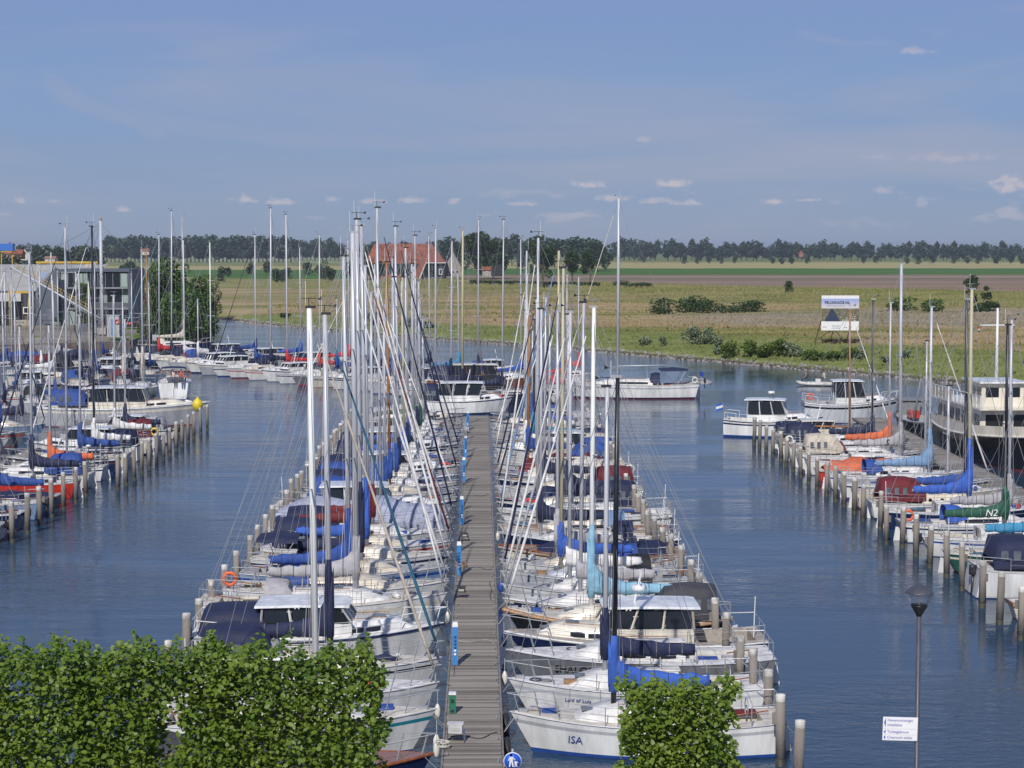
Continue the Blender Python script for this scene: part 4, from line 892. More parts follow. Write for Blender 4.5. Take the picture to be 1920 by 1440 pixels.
def rig(h, root, xm, ztop, mm, r=.085, cover=None, genoa=None, boomL=None, zboom=None, lvl=2, spread=1, cover_h=1.25, boom=True, rake=0.0, gear=True, xfs=None, lean=0.0):
    lean += R.uniform(-.008, .008); rake += R.uniform(0, .012)
    zd = h.zx(xm) + .25; H = ztop; wr = .010 if lvl >= 2 else .014
    top = (xm - rake * (H - zd), lean * (H - zd), H)
    def P(z): u = (z - zd) / (H - zd); return (xm + (top[0] - xm) * u, top[1] * u, z)
    MB().tube([P(zd - .3), P(zd + (H - zd) * .6), P(H)], [r * 1.05, r, r * .78], 8, sq=1.0).build('mast', mm, root)
    bowx = xfs if xfs is not None else h.L / 2 - .12; bowz = h.z(.98) + .05
    if gear:
        mb = MB(); mb.box((top[0] + .04, top[1], H + .04), (.34, .10, .09)); mb.tube([(top[0], top[1], H), (top[0] - .02, top[1], H + .35)], .012, 4); mb.tube([(top[0] - .25, top[1], H + .33), (top[0] + .25, top[1], H + .33)], .012, 4); mb.build('masthead_unit', BOTK() if R.random() < .4 else STEEL(), root)
        if R.random() < .5: MB().tube([(top[0] - .12, top[1], H), (top[0] - .12, top[1], H + .9)], .010, 4).build('antenna', WHITEMAST(), root)
        MB().add([(top[0] + .25, 0, H + .30), (top[0] + .42, 0.02, H + .40), (top[0] + .42, -.02, H + .26)], [(0, 1, 2)]).build('wind_vane', BOTK(), root)
    zs = [zd + (H - zd) * k for k in ((.52,) if spread == 1 else (.38, .68))]
    for z in zs:
        for s in (-1, 1):
            p = P(z); MB().tube([p, (p[0] - .12, p[1] + s * min(.95, h.B * .30), z + .06)], .026, 4).build('spreader', mm, root)
    ch = h.bx(xm) * .93; zc = h.zx(xm)
    for s in (-1, 1):
        pts = [(xm - .05, s * ch, zc)] + [(P(z)[0] - .12, P(z)[1] + s * min(.95, h.B * .30), z + .06) for z in zs] + [P(H - .15)]
        MB().tube(pts, wr, 3, cap=False).build('shroud', WIRE(), root)
        if lvl >= 1: MB().tube([(xm - .35, s * ch, zc), P(zs[0])], wr, 3, cap=False).build('lower_shroud', WIRE(), root)
    ft = P(H - .08 if xfs is None else H * .86)
    if genoa:
        a, b = Vector((bowx, 0, bowz + .28)), Vector(ft); n = 10; pts = [a.lerp(b, .01 + .90 * i / n) for i in range(n + 1)]
        rad = [.045 + .045 * math.sin(math.pi * min(1, (i + 1) / 7.0)) ** .5 if i < 7 else .08 - .012 * (i - 6) for i in range(n + 1)]
        MB().tube(pts, [x * (.66 if lvl else .6) for x in rad], 7).build('furled_genoa', cloth(genoa), root)
        MB().tube([(bowx, 0, bowz), a], .03, 5).build('furling_drum', STEEL(), root); MB().tube([pts[-1], ft], wr, 3).build('forestay', WIRE(), root)
    else: MB().tube([(bowx, 0, bowz), ft], wr * 1.2, 3, cap=False).build('forestay', WIRE(), root)
    MB().tube([(-h.L / 2 + .1, 0, h.z(0)), P(H - .05)], wr, 3, cap=False).build('backstay', WIRE(), root)
    if boom:
        zb = zboom or zd + 1.0; bl = boomL or h.L * .36
        MB().tube([(xm - .08, 0, zb), (xm - bl, 0, zb + .06)], .06, 7).build('boom', mm, root)
        MB().tube([(xm - bl * .98, 0, zb + .06), P(H - .1)], wr * .8, 3, cap=False).build('topping_lift', WIRE(), root)
        MB().tube([(xm - bl * .6, 0, zb), (xm - bl * .62, 0, h.zx(xm - bl * .6) + .05)], .02, 4).build('mainsheet', ROPE(), root)
        if cover:
            rings = []; n = 22 if lvl >= 1 else 12; sd_ = R.uniform(0, 99)
            for i in range(n + 1):
                u = i / n; x = xm + .16 - (bl + .10) * u; hh = (.58 - .30 * u) + (cover_h - .45) * math.exp(-u * 11.0); w_ = .205 - .075 * u + .035 * math.sin(u * 22 + sd_)
                if i == 0: x = xm + .17
                ring = []
                for k in range(10):
                    a = 2 * math.pi * k / 10; yy = math.sin(a) * w_; cz = zb - .10 + (hh + .10) * (.5 + .5 * math.cos(a)); 
                    nn = noise.noise(Vector((x * 2.6 + sd_, a * .9, 0))) * .15 + noise.noise(Vector((x * 7 + sd_, a * 2.2, 3))) * .06; ring.append((x, yy * (1 + nn * 2) * (.75 if math.cos(a) > .3 else 1.0), cz + nn * .6 - .04 * math.sin(u * math.pi)))
                rings.append(ring)
            MB().loft(rings, True, 0, True).build('sail_cover', cloth(cover), root)
            if lvl >= 1:
                for q_ in (4, 7, 10, 13, 16, 19):
                    cx_ = [sum(p[k] for p in rings[q_]) / 10 for k in range(3)]; MB().tube([(p[0], cx_[1] + (p[1] - cx_[1]) * 1.05, cx_[2] + (p[2] - cx_[2]) * 1.05) for p in rings[q_] + rings[q_][:1]], .016, 4).build('cover_tie', ROPE3() if cover in ('navy', 'black', 'burgundy', 'green') else ROPE2(), root)
            if cover_h > 1.0:
                mb = MB(); mb.tube([P(zb - .25), P(zb + .3), P(zb + cover_h * .9), P(zb + cover_h * 1.25)], [.15, .17, .14, .105], 8); mb.build('mast_collar', cloth(cover), root)
    if lvl >= 2:
        for k in range(2): MB().tube([(xm + .1 * (1 - 2 * k), .12 * (1 - 2 * k), zd), (P(H - .2)[0], P(H - .2)[1], H - .2)], .007, 3, cap=False).build('halyard', ROPE(), root)
    return P

def rails(h, root, lvl=2, bow=True, stern=True, life=True, m=None):
    m = m or STEEL(); r = .018 if lvl >= 2 else .022
    if bow:
        mb = MB(); top = []
        for t, s in ((.84, -1), (.91, -1), (.975, -1), (1.0, 0), (.975, 1), (.91, 1), (.84, 1)):
            x = h.xd(t) + (.10 if t > .95 else 0); top.append((x, s * max(.06, h.b(t) * .92), h.z(t) + .60))
        mb.tube(top, r, 5)
        for k in (0, 1, 2, 4, 5, 6): a = top[k]; mb.tube([a, (a[0] - .16, a[1], a[2] - .60)], r, 4)
        mb.build('pulpit', m, root)
    if stern:
        mb = MB(); top = [(h.xd(.13), -h.b(.13) * .93, h.z(.1) + .6), (h.xd(.01), -h.b(.01) * .9, h.z(0) + .6), (h.xd(.01), h.b(.01) * .9, h.z(0) + .6), (h.xd(.13), h.b(.13) * .93, h.z(.1) + .6)]
        mb.tube(top, r, 5); 
        for a in top: mb.tube([a, (a[0], a[1], a[2] - .6)], r, 4)
        mb.tube([(top[1][0], 0, top[1][2]), (top[1][0], 0, top[1][2] - .6)], r, 4)
        mb.build('pushpit', m, root)
    if life and lvl >= 1:
        for s in (-1, 1):
            mb = MB(); ts = (.13, .30, .47, .66, .84)
            for hz in ((.58, .32) if lvl >= 2 else (.58,)): mb.tube([(h.xd(t), s * h.b(t) * .93, h.z(t) + hz) for t in ts], .008 if lvl >= 2 else .012, 3, cap=False)
            for t in ts[1:4]: mb.tube([(h.xd(t), s * h.b(t) * .93, h.z(t)), (h.xd(t), s * h.b(t) * .93, h.z(t) + .6)], .015, 4)
            mb.build('lifeline', m, root)

def rub_rail(h, root, m, r=.035, q=1.0, name='rub_rail', lvl=2):
    n = 14 if lvl >= 2 else 8; ts = [i / n for i in range(n + 1)]
    L = [h.pt(t, q, -1) for t in ts]; Rr = [h.pt(t, q, 1) for t in reversed(ts)]
    f = lambda p, s: (p[0], p[1] + s * .005, p[2])
    return MB().tube([f(p, -1) for p in L] + [(h.L / 2 + .02, 0, h.z(1) * q)] + [f(p, 1) for p in Rr] + [f(L[0], -1)], r, 6, cap=False).build(name, m, root)

def hoop_cover(h, root, secs, m, name='sprayhood', n=9, window=None, power=.62, wob=.03):
    """canvas stretched over hoops: secs = (x, half width, z base, height)"""
    rings = []
    sd_ = R.uniform(0, 50)
    for x, wd, zb, ht in secs:
        ring = []
        for k in range(n):
            a = math.pi * k / (n - 1); c = math.cos(a); s_ = math.sin(a)
            y = -wd * (abs(c) ** power) * (1 if c > 0 else -1); z = zb + ht * s_ ** power
            ring.append((x + noise.noise(Vector((x + sd_, y * 2, z))) * wob, y, z + noise.noise(Vector((x * 2, y * 2 + sd_, z))) * wob))
        rings.append(ring)
    o = MB().loft(rings).build(name, m, root)
    return o, rings

def sprayhood(h, root, x, m, ht=.85, wd=None, z=None, lvl=2):
    wd = wd or h.bx(x) * .62; z = z if z is not None else h.zx(x) + .25
    o, rg_ = hoop_cover(h, root, [(x + .75, wd * .9, z + .08, .12), (x + .45, wd * .98, z, ht * .82), (x + .05, wd, z - .1, ht), (x - .42, wd, z - .15, ht + .06)], m, 'sprayhood')
    a, b = rg_[0], rg_[1]
    for k0, k1 in ((2, 4), (4, 6)):
        q = [Vector(a[k0]).lerp(Vector(b[k0]), .15), Vector(a[k1]).lerp(Vector(b[k1]), .15), Vector(a[k1]).lerp(Vector(b[k1]), .85), Vector(a[k0]).lerp(Vector(b[k0]), .85)]
        c = sum(q, Vector()) / 4; q = [c + (p - c) * .86 + Vector((.02, 0, .02)) for p in q]; MB().add(q, [(0, 1, 2, 3)]).build('window', CLEAR(), root)

def tent(h, root, x0, x1, m, ht=1.25, wd=None, z=None, wins=True, name='cockpit_tent'):
    wd = wd or h.bx((x0 + x1) / 2) * .82; z = z if z is not None else h.zx(x0) + .08
    N = 5; secs = [(x0, wd * .92, z, ht * .30)] + [(x0 + .18 + (x1 - x0 - .18) * i / (N - 1), wd, z, ht * (.92 + .10 * math.sin(math.pi * (i + .6) / N))) for i in range(N)] + [(x1 + .55, wd * .9, z + .1, ht * .35)]
    o, rg_ = hoop_cover(h, root, secs, m, name, power=.5)
    if wins:
        for s in (-1, 1):
            for i in (1, 2, 3):
                k = 1 if s < 0 else 6; a, b = rg_[i], rg_[i + 1]; q = [Vector(a[k]), Vector(b[k]), Vector(b[k + 1]), Vector(a[k + 1])]
                yy = s * (wd + .025); x_a, x_b = a[k][0], b[k][0]; MB().add([(x_a + .12, yy, z + ht * .30), (x_b - .12, yy, z + ht * .30), (x_b - .12, yy - s * .04, z + ht * .62), (x_a + .12, yy - s * .04, z + ht * .62)], [(0, 1, 2, 3)]).build('window', CLEAR(), root)
    return o

def ridge_cover(h, root, x0, x1, m, ht=.9, name='winter_cover', drop=.35):
    rings = []; n = 9; sd_ = R.uniform(0, 50)
    for i in range(n + 1):
        u = i / n; x = x0 + (x1 - x0) * u; b = h.bx(x) + .05; z = h.zx(x); hh = ht * (math.sin(math.pi * min(1, .16 + u * .80)) ** .5) * (.9 + .15 * math.sin(u * 17 + sd_))
        if i in (0, n): hh *= .45
        rings.append([(x, -b - .02, z - drop), (x, -b, z), (x, -b * .55 + .02 * math.sin(u * 30), z + hh * .62), (x, 0, z + hh), (x, b * .55, z + hh * .62), (x, b, z), (x, b + .02, z - drop)])
    return MB().loft(rings, cap=False).build(name, m, root)

def outboard(root, x, y, z, m=None, s=1.0):
    m = m or mat('outboard_cowl', (.03, .03, .035), .35)
    mb = MB(); mb.loft([[(x + a * s * .17 - .1, y + b * s * .15, z + zz * s) for a, b in ((-1, -.8), (-.4, -1), (.8, -.8), (1, 0), (.8, .8), (-.4, 1), (-1, .8))] for zz, k in ((.0, 1), (.12, 1), (.34, 1), (.44, 1))], True, 0, True)
    o = mb.build('outboard_motor', m, root); MB().tube([(x - .1, y, z), (x - .16, y, z - .95 * s)], .055 * s, 6).build('shaft', m, o); return o
def ensign(root, x, y, z, kind='dutch', s=1.0, sd_=0):
    c = {'dutch': ((.45, .03, .03), (.7, .7, .7), (.02, .06, .3)), 'german': ((.01, .01, .01), (.5, .03, .03), (.65, .42, .03)), 'greek': ((.03, .12, .45), (.7, .7, .7), (.03, .12, .45)), 'blue': ((.02, .05, .3),) * 3, 'red': ((.5, .03, .04),) * 3}[kind]
    f = MB().tube([(x, y, z - .1), (x - .3, y, z + 1.25)], .03, 5).build('flagpole', TEAK(), root)
    for k in range(3):
        r0, r1 = [], []
        for i in range(6):
            u = i / 5; xx = x - .28 - u * .45 * s; yy = y + .07 * math.sin(u * 7 + sd_); zz = z + 1.22 - u * .18 - k * .16 * s; r0.append((xx, yy, zz)); r1.append((xx, yy, zz - .16 * s))
        MB().loft([r0, r1], smooth=False).build('flag_stripe', mat('flag_%s_%d' % (kind, k), c[k], .7), f)
def lifebuoy(root, x, y, z, axis='x', m=None):
    return MB().torus((x, y, z), .27, .075, axis, 12, 6).build('lifebuoy', m or mat('orange_plastic', (.70, .12, .04), .5), root)
def hull_text(h, root, s, x, q, size, m, side=-1, name='boat_name', shear=.15):
    me = text_mesh(s, size, m, name, .004, shear); o = link(name, me, root); t = h.t(x); p = h.pt(t, q, side); p2 = h.pt(t + .05, q, side)
    yaw = math.atan2(p2[1] - p[1], p2[0] - p[0]); a = h.pt(t, q + .12, side); tilt = math.atan2(abs(a[1]) - abs(p[1]), a[2] - p[2])
    if side < 0: o.rotation_euler = (math.pi / 2 + tilt, 0, yaw)
    else: o.rotation_euler = (math.pi / 2 + tilt, 0, yaw + math.pi)
    n = Vector((math.sin(yaw), -math.cos(yaw), 0)) if side < 0 else Vector((-math.sin(yaw), math.cos(yaw), 0)); o.location = Vector(p) + n * .02; return o

def hatsoff(h, root, lvl):
    """small deck gear: cleats, winches, anchor"""
    for s in (-1, 1):
        x = -h.L * .20; MB().lathe([(.08, 0), (.06, .05), (.07, .12), (.05, .15)], (x, s * h.bx(x) * .72, h.zx(x) + .04), 8).build('winch', STEEL(), root)
    MB().box((h.L * .455, 0, h.z(.95) + .09), (.30, .16, .10)).build('anchor_roller', STEEL(), root)

def sail_boat(root, sp, lvl):
    L = sp['L']; B = sp.get('B', L * .325); F = sp.get('F', .62 + L * .045); style = sp.get('style', 'modern'); hk = sp.get('hull', 'white')
    h = Hull(L, B, F, ws={'modern': .74, 'classic': .42, 'double': .06, 'wide': .86}[style], rake={'modern': .085, 'classic': .13, 'double': .10, 'wide': .06}[style], sheer={'modern': .24, 'classic': .42, 'double': .5, 'wide': .2}[style], stern={'modern': .03, 'classic': .07, 'double': .09, 'wide': -.02}[style])
    stripe = gel(sp.get('stripe', hk)); boot = gel(sp['boot']) if sp.get('boot') else gel(hk)
    build_hull(h, root, [gel(hk), {'red': BOTR, 'blue': BOTB, 'black': BOTK}[sp.get('bottom', 'blue')](), boot, stripe], lvl)
    dk = {'white': DECKW, 'grey': DECKG, 'cream': DECKC, 'teak': TEAK, 'teakg': TEAKG}[sp.get('deck', 'white')](); cm = {'t': TEAKG, 'w': DECKW}[sp.get('cockm', 't')]()
    x0, x1 = -L * .42, -L * .17
    build_deck(h, root, dk, cm, (x0, x1), min(.62, B * .22), .42, lvl)
    rub_rail(h, root, sp['rail'] if sp.get('rail') else ALU(), sp.get('railr', .022), lvl=lvl)
    if sp.get('wrap'): rub_rail(h, root, ROPED(), .085, .93, 'rope_fender', lvl)
    ch = sp.get('cabh', .40 + .012 * L); cm_ = gel(sp['cabc']) if sp.get('cabc') else DECKW()
    cabin(h, root, -L * .165, L * sp.get('cabx', .27), B * .31, ch, cm_, sp.get('win', 'strip'), lvl, roofm=cm_)
    if sp.get('ridge'): ridge_cover(h, root, *sp['ridge'])
    if sp.get('mast', True): rig(h, root, sp.get('xm', L * .08), sp.get('ztop', 1.25 * L + 1), sp.get('mm') or ALU(), sp.get('mr', .085), sp.get('cover'), sp.get('genoa'), sp.get('boomL'), h.zx(0) + ch + sp.get('bz', .62), lvl, 2 if L > 9.5 else 1, sp.get('ch', 1.25), lean=sp.get('lean', 0))
    rails(h, root, lvl)
    if sp.get('hood'): sprayhood(h, root, -L * .19, cloth(sp['hood']), sp.get('hoodh') or (.85 if L > 8 else .7), lvl=lvl)
    if sp.get('tent'): tent(h, root, -L * .44, -L * .20, cloth(sp['tent']), 1.35)
    if sp.get('bimini'):
        hoop_cover(h, root, [(-L * .42, B * .36, h.zx(0) + 1.5, .15), (-L * .32, B * .38, h.zx(0) + 1.5, .32), (-L * .22, B * .36, h.zx(0) + 1.45, .25)], cloth(sp['bimini']), 'bimini')
        fr = MB(); 
        for s in (-1, 1): fr.tube([(-L * .34, s * B * .42, h.z(.1)), (-L * .40, s * B * .36, h.zx(0) + 1.5)], .02, 5); fr.tube([(-L * .34, s * B * .42, h.z(.1)), (-L * .24, s * B * .36, h.zx(0) + 1.5)], .02, 5)
        fr.build('bimini_frame', STEEL(), root)
    if sp.get('ob'): outboard(root, -L / 2 - .05, -.35, F * .75)
    else: MB().add([(-L / 2 - .02, .02, F * .7), (-L / 2 + .30, .02, -.4), (-L / 2 - .1, .02, -.5), (-L / 2 - .35, .02, -.2), (-L / 2 - .2, .02, F * .75), (-L / 2 - .02, -.02, F * .7), (-L / 2 + .30, -.02, -.4), (-L / 2 - .1, -.02, -.5), (-L / 2 - .35, -.02, -.2), (-L / 2 - .2, -.02, F * .75)], [(0, 1, 2, 3, 4), (9, 8, 7, 6, 5), (0, 4, 9, 5), (3, 8, 9, 4)]).build('rudder', gel('white'), root)
    if sp.get('buoy'): lifebuoy(root, -L * .47, -h.b(.03) * .8, h.z(0) + .45, 'y')
    if sp.get('flag'): ensign(root, -L * .49, .2, h.z(0) + .1, sp['flag'], sd_=L)
    if lvl >= 2:
        hatsoff(h, root, lvl); MB().tube([(-L * .38, -B * .2, h.z(.1) - .3), (-L * .38, -B * .2, h.z(.1) + .25)], .03, 6).build('pedestal', STEEL(), root); MB().torus((-L * .37, 0, h.z(.1) + .30), .32, .02, 'x', 16, 5).build('steering_wheel', STEEL(), root)
        w_ = MB().tube([(-L * .33, 0, h.z(.1) + .05), (-L * .45, 0, h.z(.05) + .18)], .025, 5).build('tiller', VARN(), root)
    return h

def motor_boat(root, sp, lvl):
    L = sp['L']; B = sp.get('B', L * .34); F = sp.get('F', .75 + L * .05); hk = sp.get('hull', 'white')
    h = Hull(L, B, F, ws=sp.get('ws', .84), rake=.10, sheer=.30, stern=.0, full=.88)
    build_hull(h, root, [gel(hk), {'red': BOTR, 'blue': BOTB, 'black': BOTK}[sp.get('bottom', 'blue')](), gel(sp.get('boot', hk)), gel(sp.get('stripe', hk))], lvl)
    dk = {'white': DECKW, 'grey': DECKG, 'cream': DECKC, 'teak': TEAK, 'teakg': TEAKG}[sp.get('deck', 'white')]()
    build_deck(h, root, dk, TEAKG(), (-L * .46, -L * .24), B * .34, .5, lvl)
    rub_rail(h, root, sp.get('rail') or gel('navy' if hk == 'white' else 'white'), .045, .96, lvl=lvl)
    cc = gel(sp.get('cabc', 'white')); wood = sp.get('wood')
    cabin(h, root, L * .10, L * .38, B * .34, .48, cc, 'two' if lvl else 'strip', lvl)
    # wheelhouse
    xa, xf = -L * sp.get('wha', .22), L * .14; z0 = h.zx(0) - .02; wl, hl = B * .37, sp.get('whh', 1.30); fr = gel('wood') if wood else cc
    body = MB().loft([[(xa, -wl, z0), (xa, -wl, z0 + .55), (xa, wl, z0 + .55), (xa, wl, z0)], [(xf, -wl * .95, z0), (xf, -wl * .95, z0 + .55), (xf, wl * .95, z0 + .55), (xf, wl * .95, z0)]], False, 0, False, False)
    body.add([(xa, -wl, z0), (xa, wl, z0), (xa, wl, z0 + .55), (xa, -wl, z0 + .55)], [(0, 1, 2, 3)]); body.add([(xf, -wl * .95, z0), (xf, wl * .95, z0), (xf, wl * .95, z0 + .55), (xf, -wl * .95, z0 + .55)], [(3, 2, 1, 0)])
    body.build('wheelhouse', fr if wood else cc, root)
    zt = z0 + hl; xft = xf - .42; zb = z0 + .55
    c4 = [((xa, -wl), (xa + .05, -wl * .90)), ((xf, -wl * .95), (xft, -wl * .86)), ((xf, wl * .95), (xft, wl * .86)), ((xa, wl), (xa + .05, wl * .90))]
    nw = {0: 3, 1: 3, 2: 3, 3: 2}
    for e in range(4):
        (a0, a1), (b0, b1) = c4[e], c4[(e + 1) % 4]; n = nw[e]
        if e == 3 and sp.get('openback', True): continue
        for k in range(n):
            u0, u1 = k / n + .03, (k + 1) / n - .03
            def q(u, v): 
                lo = Vector((a0[0] + (b0[0] - a0[0]) * u, a0[1] + (b0[1] - a0[1]) * u, zb)); hi = Vector((a1[0] + (b1[0] - a1[0]) * u, a1[1] + (b1[1] - a1[1]) * u, zt)); return lo.lerp(hi, v)
            MB().add([q(u0, .04), q(u1, .04), q(u1, .93), q(u0, .93)], [(0, 1, 2, 3)]).build('window', GLASS(), root)
    pm = MB()
    for e in range(4):
        (a0, a1), (b0, b1) = c4[e], c4[(e + 1) % 4]
        for k in range(nw[e] + 1):
            u = k / nw[e]
            pm.tube([(a0[0] + (b0[0] - a0[0]) * u, a0[1] + (b0[1] - a0[1]) * u, zb), (a1[0] + (b1[0] - a1[0]) * u, a1[1] + (b1[1] - a1[1]) * u, zt)], .045, 4)
            pm.build('window_post', fr, root); pm = MB()
    MB().loft([[(x, -w_, z), (x, -w_ * .9, z + .07), (x, w_ * .9, z + .07), (x, w_, z)] for x, w_, z in ((xa - .25, wl * .96, zt), (xa, wl * 1.02, zt + .02), ((xa + xft) / 2, wl * 1.02, zt + .05), (xft + .1, wl * .95, zt + .02), (xft + .3, wl * .8, zt - .03))], True, 0, True, False).build('roof', gel(sp.get('roofc', 'white')), root)
    if sp.get('tent'): tent(h, root, -L * .47, xa, cloth(sp['tent']), hl - .05, B * .40, z0)
    if sp.get('skirt'): 
        for s in (-1, 1): MB().loft([[(x, s * (h.bx(x) + .02), h.zx(x) + .55), (x, s * (h.bx(x) + .03), h.zx(x) - .05)] for x in (-L * .46, -L * .3, -L * .18)]).build('canvas_dodger', cloth(sp['skirt']), root)
    rails(h, root, max(lvl, 1), m=WHITEMAST() if sp.get('wrails') else STEEL())
    mb = MB(); mb.tube([(0, 0, zt), (-.3, 0, zt + 1.3)], .04, 5); mb.tube([(-.22, -.4, zt + .9), (-.22, .4, zt + .9)], .03, 4); mb.build('signal_mast', VARN() if wood or sp.get('browncol') else WHITEMAST(), root)
    if sp.get('radar'): MB().lathe([(.28, 0), (.30, .06), (.28, .18), (.1, .22)], (-.2, 0, zt + .55), 12).build('radar_dome', gel('white'), root)
    if sp.get('buoy'): lifebuoy(root, -L * .44, -h.b(.05) * .85, h.z(0) + .5, 'y')
    if sp.get('flag'): ensign(root, -L * .49, 0, h.z(0) + .1, sp['flag'], 1.3, sd_=L)
    if sp.get('ob'): outboard(root, -L / 2 - .05, 0, F * .8)
    return h

def launch(root, sp, lvl):
    L = sp['L']; B = sp.get('B', L * .33); F = sp.get('F', .75); hk = sp.get('hull', 'cream')
    h = Hull(L, B, F, ws=.35 if sp.get('clinker') else .7, rake=.07, sheer=.42, stern=.03, full=.80)
    build_hull(h, root, [gel(hk), BOTR() if sp.get('bottom') == 'red' else BOTK(), gel(sp.get('boot', hk)), gel(sp.get('stripe', hk))], lvl)
    build_deck(h, root, {'teak': TEAK, 'white': DECKW, 'grey': DECKG, 'varn': VARN}[sp.get('deck', 'teak')](), TEAK(), (-L * .40, L * .18), B * .36, .45, lvl)
    rub_rail(h, root, VARN(), .05, 1.0, lvl=lvl); 
    if sp.get('clinker'):
        rub_rail(h, root, ROPED(), .075, .90, 'rope_fender', lvl)
        for q in (.2, .34, .48, .62, .76): rub_rail(h, root, gel(hk), .014, q, 'strake', lvl)
    if sp.get('tent'): ridge_cover(h, root, -L * .44, L * .30, cloth(sp['tent']), sp.get('th', .75), 'boat_cover', .04)
    else:
        for x in (-L * .3, -L * .1, L * .08): MB().box((x, 0, h.zx(x) - .12), (.28, B * .66, .05)).build('thwart', VARN(), root)
        MB().box((-L * .02, 0, h.zx(0) - .12), (.9, .55, .55)).build('engine_box', VARN(), root)
    if sp.get('ztop'): rig(h, root, sp.get('xm', L * .12), sp['ztop'], sp.get('mm') or ALU(), .06, sp.get('cover'), None, None, None, lvl, 1, 1.0, gear=False)
    if sp.get('ob'): outboard(root, -L / 2 - .05, 0, F * .8)
    rails(h, root, 0, stern=False, life=False)
    return h

def fender(x, y, z, r, l, key, label, group=None):
    c = {'white': (.66, .64, .58), 'blue': (.02, .08, .38), 'navy': (.01, .02, .08), 'black': (.02, .02, .02), 'red': (.5, .03, .03)}[key]
    t = thing('fender', label, 'fender', (x, y, z), 0, group); MB().lathe([(.02, -l / 2 - .05), (r * .6, -l / 2), (r, -l / 2 + .1), (r, l / 2 - .1), (r * .6, l / 2), (.03, l / 2 + .06)], n=12).build('body', mat('fender_' + key, c, .45), t); MB().tube([(0, 0, l / 2), (0, .12, l / 2 + .5)], .012, 4).build('rope', ROPE(), t)

def clutter(h, root, sp, lvl):
    """things lying about on deck"""
    L = sp['L']
    if sp['k'] == 'launch': return
    for k in range(R.choice((1, 2, 2, 3))):
        x = L * R.uniform(.20, .40); y = R.uniform(-.5, .5) * h.bx(x); z = h.zx(x) + .06
        c = R.random()
        if c < .35: MB().torus((x, y, z), R.uniform(.13, .2), .035, 'z', 12, 5).build('rope_coil', R.choice([ROPE(), ROPE2(), ROPE3()]), root)
        elif c < .6: a = R.uniform(0, 3); MB().tube([(x - .5 * math.cos(a), y - .3 * math.sin(a), z + .06), (x, y, z + .12), (x + .5 * math.cos(a), y + .3 * math.sin(a), z + .06)], [.08, .15, .07], 7).build('sail_bag', cloth(R.choice(['navy', 'blue', 'grey', 'red', 'white', 'teal'])), root)
        elif c < .8: MB().lathe([(.05, 0), (.05, .14), (.10, .16), (.08, .24), (.03, .26)], (x, y, z), 8).build('vent', R.choice([STEEL(), gel('white')]), root)
        else: MB().box((x, y, z + .05), (.45, .3, .16)).build('deck_box', R.choice([gel('white'), TEAK(), cloth('blue')]), root)
    for k in range(2 if not sp.get('tent') and sp['k'] == 'sail' else 0):
        x = -L * R.uniform(.24, .40); s = R.choice((-1, 1)); MB().box((x, s * h.bx(x) * .45, h.zx(x) - .10 * 0 + .05), (.7, .34, .10)).build('cushion', cloth(R.choice(['navy', 'blue', 'cream', 'burgundy', 'teal', 'grey'])), root)
    if R.random() < .35: x = -L * .46; MB().tube([(x, .5, h.zx(x)), (x - .05, .5, h.zx(x) + 1.6)], .02, 4).build('antenna', WHITEMAST(), root)
    if R.random() < .08 and lvl >= 1: x = -L * .45; MB().lathe([(.03, 0), (.03, 1.7), (.17, 1.72), (.18, 1.82), (.08, 1.86)], (x, -h.bx(x) * .7, h.zx(x)), 10).build('radar_pole', gel('white'), root)
    elif R.random() < .12: lifebuoy(root, -L * .47, h.b(.03) * .75, h.z(0) + .42, 'y', R.choice([None, mat('white_plastic', (.66, .64, .6), .5), mat('yellow_vinyl', (.70, .52, .02), .4)]))

BUILD = {'sail': sail_boat, 'motor': motor_boat, 'launch': launch}
HULLW = {'white': 'white', 'cream': 'cream', 'grey': 'grey', 'navy': 'navy blue', 'black': 'black', 'red': 'red', 'paleblue': 'pale blue', 'silver': 'silver grey', 'green': 'dark green', 'beige': 'beige', 'blue': 'blue', 'yellow': 'yellow', 'wood': 'varnished wooden', 'teal': 'teal', 'brown': 'brown', 'orange': 'orange', 'darkhull': 'dark'}
CLW = {'navy': 'navy', 'brightblue': 'bright blue', 'lightblue': 'light blue', 'steel': 'faded blue', 'darkgrey': 'dark grey', 'sand': 'sand coloured', 'tealblue': 'teal blue', 'lilac': 'lilac grey'}
def describe(sp):
    k = {'sail': 'sailing yacht', 'motor': 'motor cruiser', 'launch': 'launch'}[sp['k']]; d = HULLW[sp.get('hull', 'white' if sp['k'] != 'launch' else 'cream')] + ' ' + k
    f = None
    for key, w_ in (('cover', 'sail cover'), ('tent', 'canvas tent'), ('hood', 'sprayhood'), ('bimini', 'bimini'), ('skirt', 'canvas dodgers')):
        if sp.get(key): f = CLW.get(sp[key], sp[key]) + ' ' + w_; break
    return d + (' with ' + f if f else ' with bare boom' if sp['k'] == 'sail' else '')
NB = [0]
